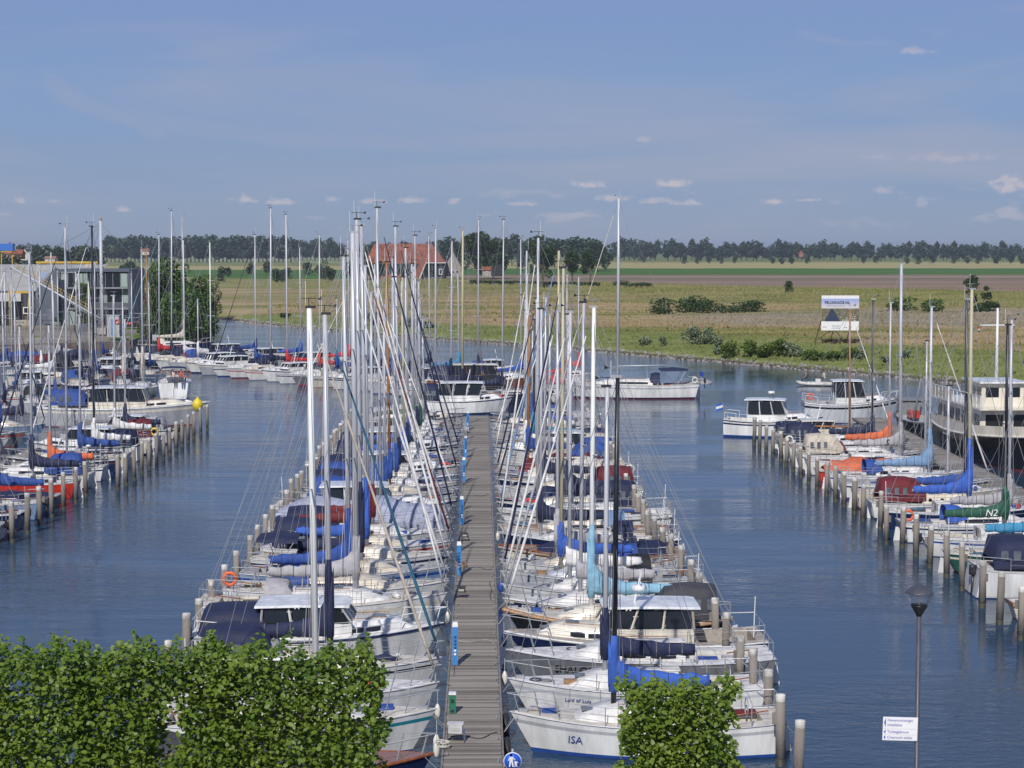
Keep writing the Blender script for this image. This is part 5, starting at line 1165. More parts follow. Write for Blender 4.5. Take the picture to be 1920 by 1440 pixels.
def berth(sp, pos, rz, where=None, group=None, idx=None):
    """pos = centre on the water, rz = heading"""
    if sp['k'] == 'sail' and 'label' not in sp:
        sp.setdefault('hull', R.choice(['white'] * 6 + ['cream', 'beige', 'navy', 'silver', 'darkhull', 'paleblue']))
        if not (sp.get('hood') or sp.get('tent') or sp.get('ridge')) and R.random() < .6: sp['hood'] = R.choice(['navy', 'navy', 'blue', 'navy', 'burgundy', 'grey', 'black'])
        if not sp.get('tent') and not sp.get('ridge') and pos[1] > 76 and R.random() < .3: sp['tent'] = R.choice(['navy', 'navy', 'blue', 'burgundy', 'sand', 'black'])
        sp.setdefault('deck', R.choice(['white', 'cream', 'grey', 'grey', 'teakg', 'cream', 'teak'])); sp.setdefault('stripe', R.choice([sp.get('hull', 'white')] * 3 + ['navy', 'grey', 'blue', 'red', 'brown'])); sp.setdefault('boot', R.choice([None, 'navy', 'blue', 'red', None])); sp.setdefault('bottom', R.choice(['blue', 'red', 'black'])); sp.setdefault('win', R.choice(['strip', 'two', 'three', 'ports'])); sp.setdefault('cabc', R.choice([None, None, 'cream', 'beige']))
    if sp['k'] == 'motor' and 'label' not in sp: sp.setdefault('stripe', R.choice(['white', 'navy', 'cream'])); sp.setdefault('cabc', R.choice(['white', 'cream'])); sp.setdefault('whh', R.uniform(1.0, 1.35)); sp.setdefault('deck', R.choice(['white', 'cream', 'teakg']))
    lvl = sp.get('lvl', 2 if pos[1] < 100 else (1 if pos[1] < 185 else 0))
    lab = sp.get('label') or f'{describe(sp)}, {nth(idx)} boat {where}'
    nm = {'sail': 'sailing_yacht', 'motor': 'motor_cruiser', 'launch': 'launch_boat'}[sp['k']]; cat = {'sail': 'sailboat', 'motor': 'motorboat', 'launch': 'boat'}[sp['k']]
    root = thing(sp.get('name', nm), lab, cat, (pos[0], pos[1], 0), rz, group)
    if sp.get('mpx') is not None:      # mast given by the picture: x at its foot, y of its top
        mx, mt, mf = sp['mpx']; p = atY(mx, mf, pos[1]); d = (Vector((p.x, pos[1], 0)) - Vector((pos[0], pos[1], 0))); sp['xm'] = max(-sp['L'] * .16, min(sp['L'] * .27, d.x * math.cos(rz)))
        sp['ztop'] = atY(mx, mt, pos[1]).z
    h = BUILD[sp['k']](root, sp, lvl)
    if sp.get('mark'):
        s_, x_, sz, mm_ = sp['mark']; sd = 1 if math.cos(rz) < 0 else -1; o = link('sail_mark', text_mesh(s_, sz, mm_, 'sail_mark', .004, .2), root); zb_ = h.zx(0) + .40 + .012 * sp['L'] + .62
        o.rotation_euler = (math.pi / 2, 0, 0 if sd < 0 else math.pi); o.location = (sp['xm'] - x_, sd * .27, zb_ + .14)
    if lvl >= 1: clutter(h, root, sp, lvl)
    if pos[1] < 112 and where and NB[0] < 70:
        for q_ in range(2):
            x = sp['L'] * R.uniform(-.25, .2); s_ = 1 if rz > 1.5 else -1; pw = Matrix.Rotation(rz, 3, 'Z') @ Vector((x, s_ * (h.bx(x) + .10), 0)); key = R.choice(['white', 'white', 'blue', 'navy'])
            fender(pos[0] + pw.x, pos[1] + pw.y, .42, .11, .55, key, f'{key} fender at the {"bow" if x > 0 else "stern"} half of the {nth(idx)} boat {where}' + (', lower' if q_ else ''), 'fenders hanging between the boats')
    NB[0] += 1
    return root, h

# ------------------------------------------------------------------ the main jetty
def plank_mat():
    m = bpy.data.materials.new('jetty_plank'); m.use_nodes = True; t = NT(m.node_tree); b = t.n['Principled BSDF']; b.inputs['Roughness'].default_value = .88
    g = t.node('ShaderNodeNewGeometry'); oi = t.node('ShaderNodeObjectInfo'); tc_ = t.node('ShaderNodeTexCoord')
    r = t.m('FRACT', t.m('ADD', t.m('MULTIPLY', g.outputs['Random Per Island'], 1.0), oi.outputs['Random']))
    n = t.noise(t.mapping(g.outputs['Position'], (3.0, 14, 8)), 1.0, 4, .6); n2 = t.noise(g.outputs['Position'], .35, 3, .5)
    f = t.m('ADD', t.m('MULTIPLY', r, .50), t.m('ADD', t.m('MULTIPLY', n, .35), t.m('MULTIPLY', n2, .25)))
    t.link(t.mix(t.mapr(f, .15, .95), (.105, .092, .078), (.305, .275, .240)), b.inputs['Base Color']); return m
PLANK = plank_mat(); POST = mat('pile_wood', (.215, .19, .165), .85, 0, .30, 2.5, streak=True, bump=.5, bscale=12)
ALGAE = mat('pile_algae', (.035, .035, .020), .6, 0, .3, 3); CAPM = mat('pile_cap', (.52, .50, .46), .7, 0, .4, 3)
JA, JB = at(886, 1440, .9), at(896.5, 779, .9)
JD = (JB - JA); JD.z = 0; JL = JD.length; JD.normalize(); JN = Vector((JD.y, -JD.x, 0)); JW = 1.72
JT = math.atan2(JD.y, JD.x)
def jp(Y, off=0.0):
    """point of the jetty line at depth Y, off metres to the right of its centre"""
    k = (Y - JA.y) / JD.y; p = JA + JD * k + JN * off; return Vector((p.x, p.y, 0))
def jetty(A, B, width, name, label, z=.9, near=None, step=.16):
    d = B - A; d.z = 0; L = d.length; d.normalize(); n = Vector((d.y, -d.x, 0)); ang = math.atan2(d.y, d.x)
    t = thing(name, label, 'jetty', (A.x, A.y, 0)); t.rotation_euler = (0, 0, ang)
    me = MB().box((0, 0, 0), (step - .038, width, .05)).mesh('plank', PLANK)
    cnt = int(L / step); rest = MB()
    for i in range(cnt):
        x = (i + .5) * step
        if i < (near or 0):
            o = link('plank', me, t); o.location = (x, R.uniform(-.012, .012), z - .025 + R.uniform(-.004, .004)); o.rotation_euler = (R.uniform(-.004, .004), 0, R.uniform(-.004, .004))
        else: rest.box((x, R.uniform(-.012, .012), z - .025 + R.uniform(-.004, .004)), (step - .038, width, .05))
    if rest.v: struct(rest.build('planking', PLANK, t), 'stuff')
    for s in (-1, 1): MB().box((L / 2, s * (width / 2 - .12), z - .17), (L, .12, .22)).build('beam', mat('dark_beam', (.10, .08, .065), .85), t); MB().box((L / 2, s * (width / 2 + .045), z - .06), (L, .06, .16)).build('edge_board', POST, t)
    for k in range(int(L / 6) + 1):
        for s in (-1, 1): MB().lathe([(.11, -1.5), (.11, z - .3)], (1 + k * 6, s * (width / 2 - .2), 0), 8).build('post', POST, t)
    return t
JS = JA - JD * 10
JET = jetty(JS, JB, JW, 'jetty', 'long weathered timber jetty running straight away through the middle of the marina', .9, 300)
cl = MB().tube([(-.14, 0, .05), (.14, 0, .05)], .022, 5); cl.tube([(-.05, 0, 0), (-.05, 0, .05)], .02, 4); cl.tube([(.05, 0, 0), (.05, 0, .05)], .02, 4); clm = cl.mesh('cleat', STEEL())
for k in range(46):
    for s_ in (-1, 1): o = link('cleat', clm, JET); o.location = (11 + k * 2.6 + .4 * s_, s_ * (JW / 2 - .1), .9)
for k, x_ in enumerate((13.5, 22, 27.5, 36, 44, 57, 70)):
    pts = [(x_ + .5 * math.sin(q * .9 + k) * (q / 9), JW / 2 - .15 - (JW - .25) * q / 9, .915) for q in range(10)]
    if k % 2: pts = [(x_ + q * .5, (JW / 2 - .18) * (1 if k % 4 == 1 else -1) + .04 * math.sin(q), .915) for q in range(10)]
    MB().tube(pts, .014, 5).build('hose', [RUBBER(), ROPE2(), ROPE()][k % 3], JET)
LPA, LPB = at(-60, 925, .9), at(183, 782, .9)
lp0 = Vector((-33.6, 88, 0)); lp1 = Vector((-36.4, 164, 0))
jetty(lp0, lp1, 2.0, 'jetty', 'timber jetty between the boats on the left side of the harbour', .9, 0, .2)
rp0 = Vector((30.2, 70, 0)); rp1 = Vector((31.6, 166, 0)); jetty(rp0, rp1, 2.4, 'jetty', 'timber jetty beside the cream and black ship on the right', .9, 0, .2)

# mooring piles
PC = [0]
def pile(x, y, h_, label, group, r=.155, lean=None):
    h_ += R.uniform(-.12, .12); r *= R.uniform(.88, 1.08)
    t = thing('mooring_pile', label, 'pile', (x, y, 0), R.uniform(0, 3), group); l = lean or (R.uniform(-.022, .022), R.uniform(-.02, .02))
    MB().tube([(-l[0], -l[1], -1.6), (l[0] * .2, 0, .22)], r * 1.02, 10).build('waterline_band', ALGAE, t); MB().tube([(l[0] * .2, 0, .22), (l[0] * h_, l[1] * h_, h_ - .2)], [r, r * .96], 10).build('shaft', POST, t)
    MB().lathe([(r * .95, -.22), (r * 1.0, -.20), (r * .98, -.02), (r * .90, .01), (r * .2, .025)], (l[0] * h_, l[1] * h_, h_), 10).build('cap', CAPM, t)
    if y < 110: MB().box((r + .05, 0, h_ - .75), (.12, .10, .35)).build('cleat_block', POST, t)
RP_piles = [(1497, 1350), (1465, 1304), (1440, 1260), (1414, 1222), (1387, 1188), (1360, 1152), (1343, 1122), (1325, 1096), (1309, 1072), (1296, 1048), (1276, 1026), (1258, 1006), (1243, 988), (1228, 972), (1216, 956), (1206, 940), (1197, 925), (1190, 913), (1182, 901), (1174, 890), (1167, 880)]
GR = 'timber mooring piles right of the main jetty'; ri = 0; PR = []
for px, py in RP_piles:
    p = at(px, py, 2.2); PR.append(p); pile(p.x, p.y, 2.2, f'grey timber mooring pile, {nth(ri)} from the front in the row right of the main jetty', GR); ri += 1
y = PR[-1].y + 3.2
while y < 172:
    p = jp(y, 9.45); pile(p.x, p.y, 2.2 + R.uniform(-.2, .2), f'grey timber mooring pile, {nth(ri)} from the front in the row right of the main jetty', GR); ri += 1; y += 3.15
GL = 'timber mooring piles left of the main jetty'; ri = 0
LP_piles = [(318, 1195), (347, 1155), (372, 1120), (397, 1087), (421, 1055), (443, 1030), (468, 1004), (481, 985), (497, 965), (512, 945)]
for px, py in [(262, 1275), (290, 1232)] + LP_piles:
    p = at(px, py, 2.2); pile(p.x, p.y, 2.2, f'grey timber mooring pile, {nth(ri)} from the front in the row left of the main jetty', GL); ri += 1
y = p.y + 3.2
while y < 172:
    p = jp(y, -10.9); pile(p.x, p.y, 2.2 + R.uniform(-.2, .2), f'grey timber mooring pile, {nth(ri)} from the front in the row left of the main jetty', GL); ri += 1; y += 3.15
GLL = 'timber mooring piles of the left harbour side'; LLp = [(22, 942), (50.5, 928), (74, 914), (96, 901), (118, 889), (141.4, 878), (160, 867), (220, 857), (235.5, 849), (251.6, 841), (265, 830), (279, 823), (293, 815), (306, 808), (318, 801), (330, 793), (341, 786), (352, 780), (363, 773), (376, 766), (388, 760)]
for i, (px, py) in enumerate(LLp): p = at(px, py, 2.2); pile(p.x, p.y, 2.2, f'grey timber mooring pile on the left harbour side, {nth(i)} from the front of its row', GLL)
GRR = 'timber mooring piles of the right harbour side'; RRp = [(1916, 1100), (1876, 1075), (1843, 1048), (1804.8, 1020), (1776.2, 999), (1744.4, 983), (1718.5, 965), (1692.8, 951), (1663, 945), (1651, 921), (1618.7, 908), (1602.7, 896), (1583.4, 884), (1567.4, 876), (1550.5, 867), (1532.7, 857), (1517, 847), (1502, 837), (1488, 827), (1475, 818), (1465, 810), (1449.5, 803), (1437, 795), (1424.5, 789), (1414.5, 782.5)]
for i, (px, py) in enumerate(RRp): p = at(px, py, 2.2); pile(p.x, p.y, 2.2, f'grey timber mooring pile on the right harbour side, {nth(i)} from the front of its row', GRR)
GF = 'timber mooring piles of the far berths'; FFp = [(322, 642), (358, 648), (382, 655), (405, 658), (434, 659), (461, 665), (487, 667), (514, 668), (543, 677), (572, 683), (604, 690), (636, 693)]
for i, (px, py) in enumerate(FFp): p = at(px, py, 2.0); pile(p.x, p.y, 2.0, f'grey timber mooring pile of the far berths, {nth(i)} from the left', GF)

# ------------------------------------------------------------------ berthed boats: right of the main jetty (bows to the jetty)
WM = WHITEMAST(); BLKM = mat('black_mast_paint', (.012, .014, .02), .35); WOODM = mat('varnished_mast', (.36, .15, .045), .35, 0, .15, 2); YELM = mat('yellowed_mast', (.46, .42, .28), .45, 0, .1, 1); DKM = mat('dark_grey_mast', (.045, .05, .06), .4)
ink = mat('name_blue', (.02, .04, .25), .5); inkk = mat('name_black', (.01, .01, .012), .5); inkw = mat('name_white', (.75, .75, .75), .5)
RIGHT = [
 (58.4, dict(k='sail', L=8.3, F=1.12, style='modern', stripe='silver', boot='blue', bottom='blue', deck='cream', win='two', cover='brightblue', mm=BLKM, mpx=(1150, 708, 1330), genoa=None, text=('ISA', -0, 0, 0, None), label='white sailing yacht named ISA with blue waterline stripe, nearest right of the jetty')),
 (63.2, dict(k='sail', L=8.4, F=1.08, stripe='grey', boot='blue', win='strip', cover='navy', mm=ALU(), mpx=(1134, 726, 1285), text=1, label='white yacht with grey sheer band and blue stripe, second boat right of the main jetty')),
 (67.6, dict(k='sail', mast=False, L=9.4, F=1.12, hull='darkhull', boot='red', stripe='darkhull', win='two', label='dark hulled boat named SHALOM with white deck, third boat right of the main jetty', whh=.95, text=1, bottom='red')),
 (71.2, dict(k='motor', L=9.6, F=1.05, hull='navy', deck='teakg', cabc='cream', roofc='white', radar=True, label='navy cruiser with grey planked foredeck and white hardtop, fourth right of the jetty')),
 (74.6, dict(k='sail', L=8.9, F=1.05, style='double', hull='black', stripe='black', deck='cream', cabc='cream', win='ports', wrap=True, cover='lightblue', ch=2.2, mm=WM, mr=.10, mpx=(1108, 577, 1195), genoa='white', tent='darkgrey', rail=TEAK(), label='cream decked classic yacht with rope fender and light blue sail cover, right of the jetty')),
 (78.3, dict(k='sail', L=8.6, stripe='navy', hull='cream', win='two', cover='grey', mm=ALU(), mpx=(1088, 568, 1110), genoa='grey', ch=.7, text=1, label='cream yacht with navy name band PEER GYNT, sixth boat right of the jetty')),
 (81.6, dict(k='sail', L=8.6, hull='white', stripe='grey', win='strip', cover='white', ch=.7, mm=ALU(), mpx=(1068, 586, 1094), genoa='white')),
 (84.9, dict(k='sail', L=8.9, hull='grey', stripe='grey', deck='grey', cabc='grey', win='none', cover='brightblue', ch=1.1, mm=YELM, mpx=(1052, 503, 1060), genoa='navy', style='wide')),
 (88.0, dict(k='sail', L=8.4, hull='white', deck='grey', cover='grey', mm=ALU(), mpx=(1045, 585, 1050), genoa='white')),
 (91.6, dict(k='launch', L=8.8, F=1.0, hull='cream', clinker=True, bottom='red', tent='navy', deck='teak', label='cream clinker launch with varnished rail, rope fender and navy boat cover')),
 (95.4, dict(k='sail', L=9.0, hull='navy', stripe='navy', win='two', hood='navy', deck='white', cover='navy', mm=ALU(), mpx=(1003, 580, 1000), style='classic', bottom='red')),
 (99.4, dict(k='sail', L=8.8, stripe='white', boot='navy', win='two', deck='teak', hood='steel', cover=None, mm=ALU(), mpx=(990, 446, 985), genoa='white')),
 (104.2, dict(k='sail', L=9.4, F=1.2, stripe='black', boot='black', win='strip', cover='navy', ch=1.9, mm=YELM, mpx=(1046, 470, 948), genoa='steel', text=1, label='large white yacht with dashed black stripe and bulky navy sail cover')),
 (108.4, dict(k='sail', L=8.4, hull='navy', tent='navy', cover='navy', mm=ALU(), mpx=(1064, 590, 930), genoa=None)),
 (112.0, dict(k='launch', L=8.2, hull='navy', tent='navy', th=1.25, deck='white')),
 (115.6, dict(k='sail', L=8.8, hull='white', boot='navy', cover='navy', mm=ALU(), mpx=(1020, 560, 900), genoa='navy', hood='navy')),
 (119.2, dict(k='sail', L=8.6, hull='navy', stripe='navy', deck='cream', win='two', tent='sand', cover=None, mm=ALU(), mpx=(1030, 590, 880), genoa='white')),
 (122.8, dict(k='sail', L=8.8, ridge=(-4.2, 2.4, cloth('cream'), 1.3), cover=None, mm=WM, mpx=(1006, 560, 865), genoa='navy')),
 (126.4, dict(k='launch', L=8.0, hull='yellow', tent='burgundy', th=1.5, deck='white', label='yellow bowed boat under a tall burgundy canvas tent, right of the jetty')),
 (130.0, dict(k='sail', L=8.2, cover='blue', tent='blue', mm=WOODM, mpx=(990, 590, 845), genoa='tealblue')),
 (133.4, dict(k='sail', L=8.8, cover='white', mm=ALU(), mpx=(986, 515, 838), genoa='white', hood='blue')),
 (136.8, dict(k='motor', L=8.6, tent='sand')),
 (140.2, dict(k='sail', L=9.0, cover='tealblue', mm=DKM, mpx=(1000, 600, 825), genoa='white', hood='blue')),
 (143.6, dict(k='sail', L=8.8, cover='sand', mm=ALU(), mpx=(985, 470, 818))),
 (147.0, dict(k='sail', L=8.6, boot='navy', cover='white', mm=ALU(), mpx=(1003, 590, 810), genoa='white')),
 (150.4, dict(k='sail', L=8.8, cover='brightblue', mm=WOODM, mpx=(1000, 580, 803), genoa='red')),
 (153.8, dict(k='sail', L=8.6, hull='white', stripe='navy', cover='blue', mm=ALU(), mpx=(983, 560, 797), genoa='white')),
 (157.2, dict(k='motor', L=8.4, tent='grey')),
 (160.6, dict(k='sail', L=8.6, cover='blue', mm=ALU(), mpx=(998, 620, 790), hood='navy')),
 (164.4, dict(k='launch', L=8.6, hull='yellow', boot='black', deck='white', label='yellow hulled open boat at the far right end of the main jetty')),
]
TEXTS = {58.4: ('ISA', 2.45, .50, .36, ink), 63.2: ('Luid of Luis', 2.1, .64, .20, ink), 67.6: ('SHALOM', 2.5, .66, .40, inkk), 78.3: ('PEER GYNT', 3.1, .79, .30, inkw), 104.2: ('Zwaan', 3.3, .64, .26, inkk)}
G1 = 'boats berthed right of the main jetty'
for i, (Y, sp) in enumerate(RIGHT):
    if Y > 98 and sp.get('genoa') and R.random() < .55: sp['genoa'] = None
    sp.pop('text', None); sp['L'] += .35; L = sp['L']; c = jp(Y, JW / 2 + .32 + L / 2); rz = JT + math.pi / 2 + R.uniform(-.012, .012)
    # the boat's starboard/port: the camera sees the side that faces -Y
    root, h = berth(sp, c, rz, 'right of the main jetty', G1, i)
    if Y in TEXTS:
        s, x, q, size, m = TEXTS[Y]; hull_text(h, root, s, x, q, size, m, side=1)
    if sp.get('label', '').startswith('cream yacht with navy name'):
        rings = [[(h.pt(h.t(x), q, 1)[0], h.pt(h.t(x), q, 1)[1] + .008, h.pt(h.t(x), q, 1)[2]) for q in (.66, .92)] for x in (1.9, 2.5, 3.1, 3.7, 4.1)]; MB().loft(rings).build('name_band', gel('navy'), root)
    # mooring lines
    for s, (dx, dy) in ((1, (L / 2 - .2, .25)), (-1, (L / 2 - .2, -.25))):
        if Y < 130 and R.random() < .7: MB().tube([(dx, dy, h.z(.97)), (L / 2 + .2, dy * 1.6, .9 + R.uniform(-.35, .05)), (L / 2 + .36, dy * R.uniform(.5, 3.0), .93)], .012, 4).build('mooring_line', R.choice([ROPE(), ROPE2(), ROPE3()]), root)
        if Y < 130: MB().tube([(-L / 2 + .1, s * h.b(0) * .9, h.z(0)), (-L / 2 - .2 - (9.45 - L - .9) * .6, s * 1.4, .95), (-(9.45 - JW / 2 - .32 - L / 2) , s * 1.6, 1.45)], .013, 4).build('mooring_line', R.choice([ROPE(), ROPE2(), ROPE3()]), root)

# left of the main jetty (bows to the jetty, i.e. to the right)
LEFT = [
 (53.6, dict(k='launch', L=9.4, F=.95, hull='navy', boot='red', tent='darkgrey', th=1.35, deck='varn', label='navy launch with dark grey cover and varnished foredeck, nearest left of the jetty')),
 (58.6, dict(k='sail', L=9.2, F=1.15, stripe='teal', win='strip', deck='cream', cover='grey', mm=None, mast=False, label='white yacht with teal sheer stripe, second boat left of the main jetty')),
 (62.6, dict(k='sail', L=9.0, F=1.1, stripe='grey', win='two', deck='white', cover=None, genoa='sand', mm=WM, mr=.115, mpx=(592, 578, 1240), bz=.5)),
 (66.4, dict(k='sail', L=9.2, F=1.1, hull='white', stripe='black', boot='black', win='strip', cover='navy', ch=2.3, mr=.11, genoa='teal', mpx=(618, 590, 1250), tent='navy', hood='grey')),
 (71.2, dict(k='motor', L=9.6, F=1.3, hull='white', cabc='white', tent='navy', whh=1.15, wrails=True, label='white motor cruiser with big navy awning and white hardtop, left of the jetty')),
 (76.8, dict(k='sail', L=10.2, B=3.2, F=1.45, hull='white', stripe='cream', win='three', deck='cream', cover='grey', ch=1.5, genoa='white', mr=.12, mpx=(668, 437, 1165), hood='grey', label='big cream-white yacht with three dark hull ports and long grey sail cover')),
 (81.6, dict(k='sail', L=9.8, F=1.15, stripe='white', boot='blue', cover='blue', ch=1.9, genoa='white', mr=.10, mpx=(655, 481, 1090), hood='blue', buoy=True)),
 (85.6, dict(k='sail', L=9.6, F=1.15, stripe='blue', cover='navy', ch=2.6, genoa='white', mr=.11, mpx=(677, 412, 1075), bimini='navy', win='strip')),
 (89.6, dict(k='sail', L=9.6, F=1.15, cover='brightblue', ch=2.2, genoa='white', mr=.10, mpx=(687, 422, 1015), deck='cream', win='two')),
 (93.6, dict(k='sail', L=9.6, cover='burgundy', ch=1.4, genoa='burgundy', mpx=(690, 500, 1000), hood=None, tent='navy', bz=.8)),
 (97.6, dict(k='sail', L=9.4, cover='burgundy', ch=1.2, genoa='white', mpx=(699, 550, 985), tent='navy')),
 (102.0, dict(k='sail', L=10.2, ridge=(-4.9, 4.6, cloth('lilac'), 1.5, 'winter_cover', .55), cover=None, boomL=.5, mpx=(714, 390, 930), genoa='navy', label='yacht wrapped under a long lilac-grey winter cover left of the jetty')),
 (106.4, dict(k='motor', L=10.4, hull='white', stripe='white', bottom='red', boot='orange', whh=1.25, cabc='white', label='white wheelhouse cruiser with orange-red bow end left of the jetty')),
 (110.4, dict(k='sail', L=9.4, cover='blue', mpx=(722, 573, 900), genoa='white', tent='blue')),
 (114.0, dict(k='sail', L=9.6, hull='white', stripe='navy', cover='blue', mm=WOODM, mpx=(731, 492, 880), genoa='navy', hood='blue')),
 (117.6, dict(k='sail', L=9.4, cover='blue', mpx=(743, 520, 865), genoa='white', hood='navy')),
 (121.2, dict(k='sail', L=9.8, cover='navy', mpx=(748, 425, 855), genoa='navy', tent='navy')),
 (124.8, dict(k='motor', L=9.2, tent='navy')),
 (128.4, dict(k='sail', L=9.2, cover='brightblue', mm=YELM, mpx=(757, 520, 840), genoa='white', hood='navy')),
 (131.8, dict(k='sail', L=9.4, cover='navy', mpx=(763, 465, 835), genoa='red', tent='navy')),
 (135.2, dict(k='sail', L=9.2, cover='blue', mpx=(766, 520, 828), genoa='navy')),
 (138.6, dict(k='motor', L=9.4, tent='navy', skirt='navy')),
 (142.0, dict(k='sail', L=9.2, cover='grey', mpx=(775, 495, 815), genoa='white')),
 (145.4, dict(k='sail', L=9.4, cover='navy', mpx=(782, 442, 810), genoa='navy', hood='navy')),
 (148.8, dict(k='sail', L=9.0, hull='white', cover='green', mpx=(788, 530, 800), genoa='green')),
 (152.2, dict(k='sail', L=9.0, cover='white', mpx=(789, 560, 795), genoa='red')),
 (155.6, dict(k='sail', L=9.0, cover='green', mpx=(776, 560, 790), genoa='white')),
 (159.0, dict(k='sail', L=9.0, cover='sand', mpx=(795, 600, 785), genoa='red', hood='red')),
 (162.6, dict(k='motor', L=8.6, tent='grey')),
]
G2 = 'boats berthed left of the main jetty'
for i, (Y, sp) in enumerate(LEFT):
    if Y > 104 and sp.get('genoa') and R.random() < .55: sp['genoa'] = None
    L = sp['L']; c = jp(Y, -(JW / 2 + .32 + L / 2)); rz = JT - math.pi / 2 + R.uniform(-.012, .012)
    root, h = berth(sp, c, rz, 'left of the main jetty', G2, i)
    if Y < 130:
        for s in (-1, 1):
            if R.random() < .7: MB().tube([(L / 2 - .2, s * .25, h.z(.97)), (L / 2 + .2, s * .4, .9 + R.uniform(-.35, .05)), (L / 2 + .36, s * R.uniform(.1, .8), .93)], .012, 4).build('mooring_line', R.choice([ROPE(), ROPE2(), ROPE3()]), root)
            MB().tube([(-L / 2 + .1, s * h.b(0) * .9, h.z(0)), (-L / 2 - .3, s * 1.4, .95), (-(10.9 - JW / 2 - .32 - L / 2), s * 1.6, 1.45)], .013, 4).build('mooring_line', R.choice([ROPE(), ROPE2(), ROPE3()]), root)
    if i == 5:
        for x in (-1.2, .4, 2.3):
            p = h.pt(h.t(x), .62, -1); MB().box((p[0], p[1] - .012, p[2]), (.62, .03, .17)).build('hull_port', GLASS(), root); MB().box((p[0], p[1] - .004, p[2]), (.72, .03, .25)).build('port_frame', STEEL(), root)

# ------------------------------------------------------------------ left harbour side: bows to the left jetty, sterns to the piles at X = -27
def row_of(lst, place, where, group, start=0):
    for i, sp in enumerate(lst):
        pos, rz = place(sp); berth(sp, pos, rz + R.uniform(-.015, .015), where, group, start + i)
LSIDE = [
 dict(Y=97.5, k='sail', L=6.4, hull='white', stripe='blue', cover='blue', ob=True, ztop=9, mm=ALU(), B=2.4),
 dict(Y=101.2, k='sail', L=6.6, hull='white', stripe='silver', cover='navy', ob=True, ztop=9.5, mm=ALU(), B=2.4),
 dict(Y=105.6, k='sail', L=7.4, hull='navy', deck='white', cover='navy', ob=True, ztop=10, mm=ALU()),
 dict(Y=110.0, k='sail', L=8.4, hull='paleblue', stripe='paleblue', cabc='cream', cover='blue', ch=1.6, win='two', mpx=(18, 512, 880), ob=True, label='pale blue yacht with cream cabin and blue sail cover on the left harbour side'),
 dict(Y=114.6, k='launch', L=8.0, hull='navy', deck='grey', tent='navy', th=.35, label='low navy open boat beside the pale blue yacht, left harbour side'),
 dict(Y=119.4, k='sail', L=8.6, hull='red', stripe='red', boot='red', bottom='red', deck='white', cover='navy', ch=1.6, mpx=(82, 475, 868), label='bright red hulled yacht with white deck and navy sail cover'),
 dict(Y=123.8, k='sail', L=8.2, hull='white', bottom='red', boot='navy', cover='orange', ch=1.4, tent='blue', mpx=(112, 610, 840), label='white yacht with orange-red sail cover and blue cockpit tent'),
 dict(Y=128.2, k='sail', L=8.0, hull='white', cover=None, boom=False, genoa='navy', mpx=(147, 428, 830), hood='blue'),
 dict(Y=132.4, k='sail', L=8.0, hull='navy', cover='blue', mpx=(165, 592, 815)),
 dict(Y=136.4, k='sail', L=7.6, cover='white', mpx=(200, 425, 810), genoa='white', mm=BLKM),
 dict(Y=140.4, k='motor', L=8.6, tent='navy', label='white motor boat under a big navy tent with plastic window, left side'),
 dict(Y=144.6, k='sail', L=8.0, cover='white', mpx=(224, 555, 790)),
 dict(Y=148.6, k='sail', L=8.0, cover='navy', mpx=(248, 600, 786), hull='white', boot='navy'),
 dict(Y=152.6, k='motor', L=7.6, hull='white', ob=True, tent='grey'),
 dict(Y=156.6, k='launch', L=7.0, hull='white', deck='white', ob=True),
]
row_of(LSIDE, lambda s: ((-27.4 - s['L'] / 2 - .4 - (s['Y'] - 100) * .008, s['Y']), math.pi), 'inner side of left jetty', 'boats on the inner side of the left jetty')
LOUT = [
 dict(Y=122, k='sail', L=9, cover='navy', ztop=14.5), dict(Y=127, k='motor', L=8.4, hull='grey', skirt='blue'), dict(Y=132, k='sail', L=10, hull='white', boot='silver', cover='navy', ch=2.0, mpx=(48, 640, 800)),
 dict(Y=138, k='sail', L=9.4, hull='grey', cover='blue', mpx=(6, 640, 780)), dict(Y=144, k='sail', L=11, hull='white', stripe='white', cover='navy', ch=2, mpx=(70, 476, 775), mr=.13, label='long white yacht lying left of the left jetty before the big motor cruiser'),
 dict(Y=150, k='sail', L=9.4, cover='blue', mpx=(20, 600, 760)), dict(Y=157, k='sail', L=9, cover='navy', mpx=(118, 612, 760), genoa='navy')]
row_of(LOUT, lambda s: ((-38.3 - s['L'] / 2 - (s['Y'] - 122) * .03, s['Y']), 0), 'outer side of left jetty', 'boats on the outer side of the left jetty')
# the big motor cruiser across the head of the left jetty, with its yellow ball fender
p = at(248, 800, 0)
root, h = berth(dict(k='motor', L=15.2, B=4.2, F=1.75, hull='silver', stripe='cream', cabc='cream', deck='white', whh=1.75, tent=None, wha=.20, lvl=2, bottom='red', browncol=True, label='big cream and grey motor cruiser moored across the head of the left jetty'), (at(235, 797).x, 168.5), 0.04)
tent(h, root, -6.6, -3.9, cloth('blue'), 1.35, 1.5, 1.9)
b = at(374, 757, 1.6); q = atY(374, 757, 168); o = MB().lathe([(.05, -.62), (.3, -.48), (.46, -.15), (.47, .1), (.34, .38), (.12, .55), (.08, .68)], n=16).build('ball_fender', mat('yellow_vinyl', (.70, .52, .02), .4)); o.location = (q.x, 167.0, q.z); tag(o, 'large yellow ball fender hanging off the bow of the big grey cruiser', 'fender')
MB().tube([(0, 0, .66), (-.9, 1.4, .9)], .02, 4).build('fender_rope', ROPE(), o)
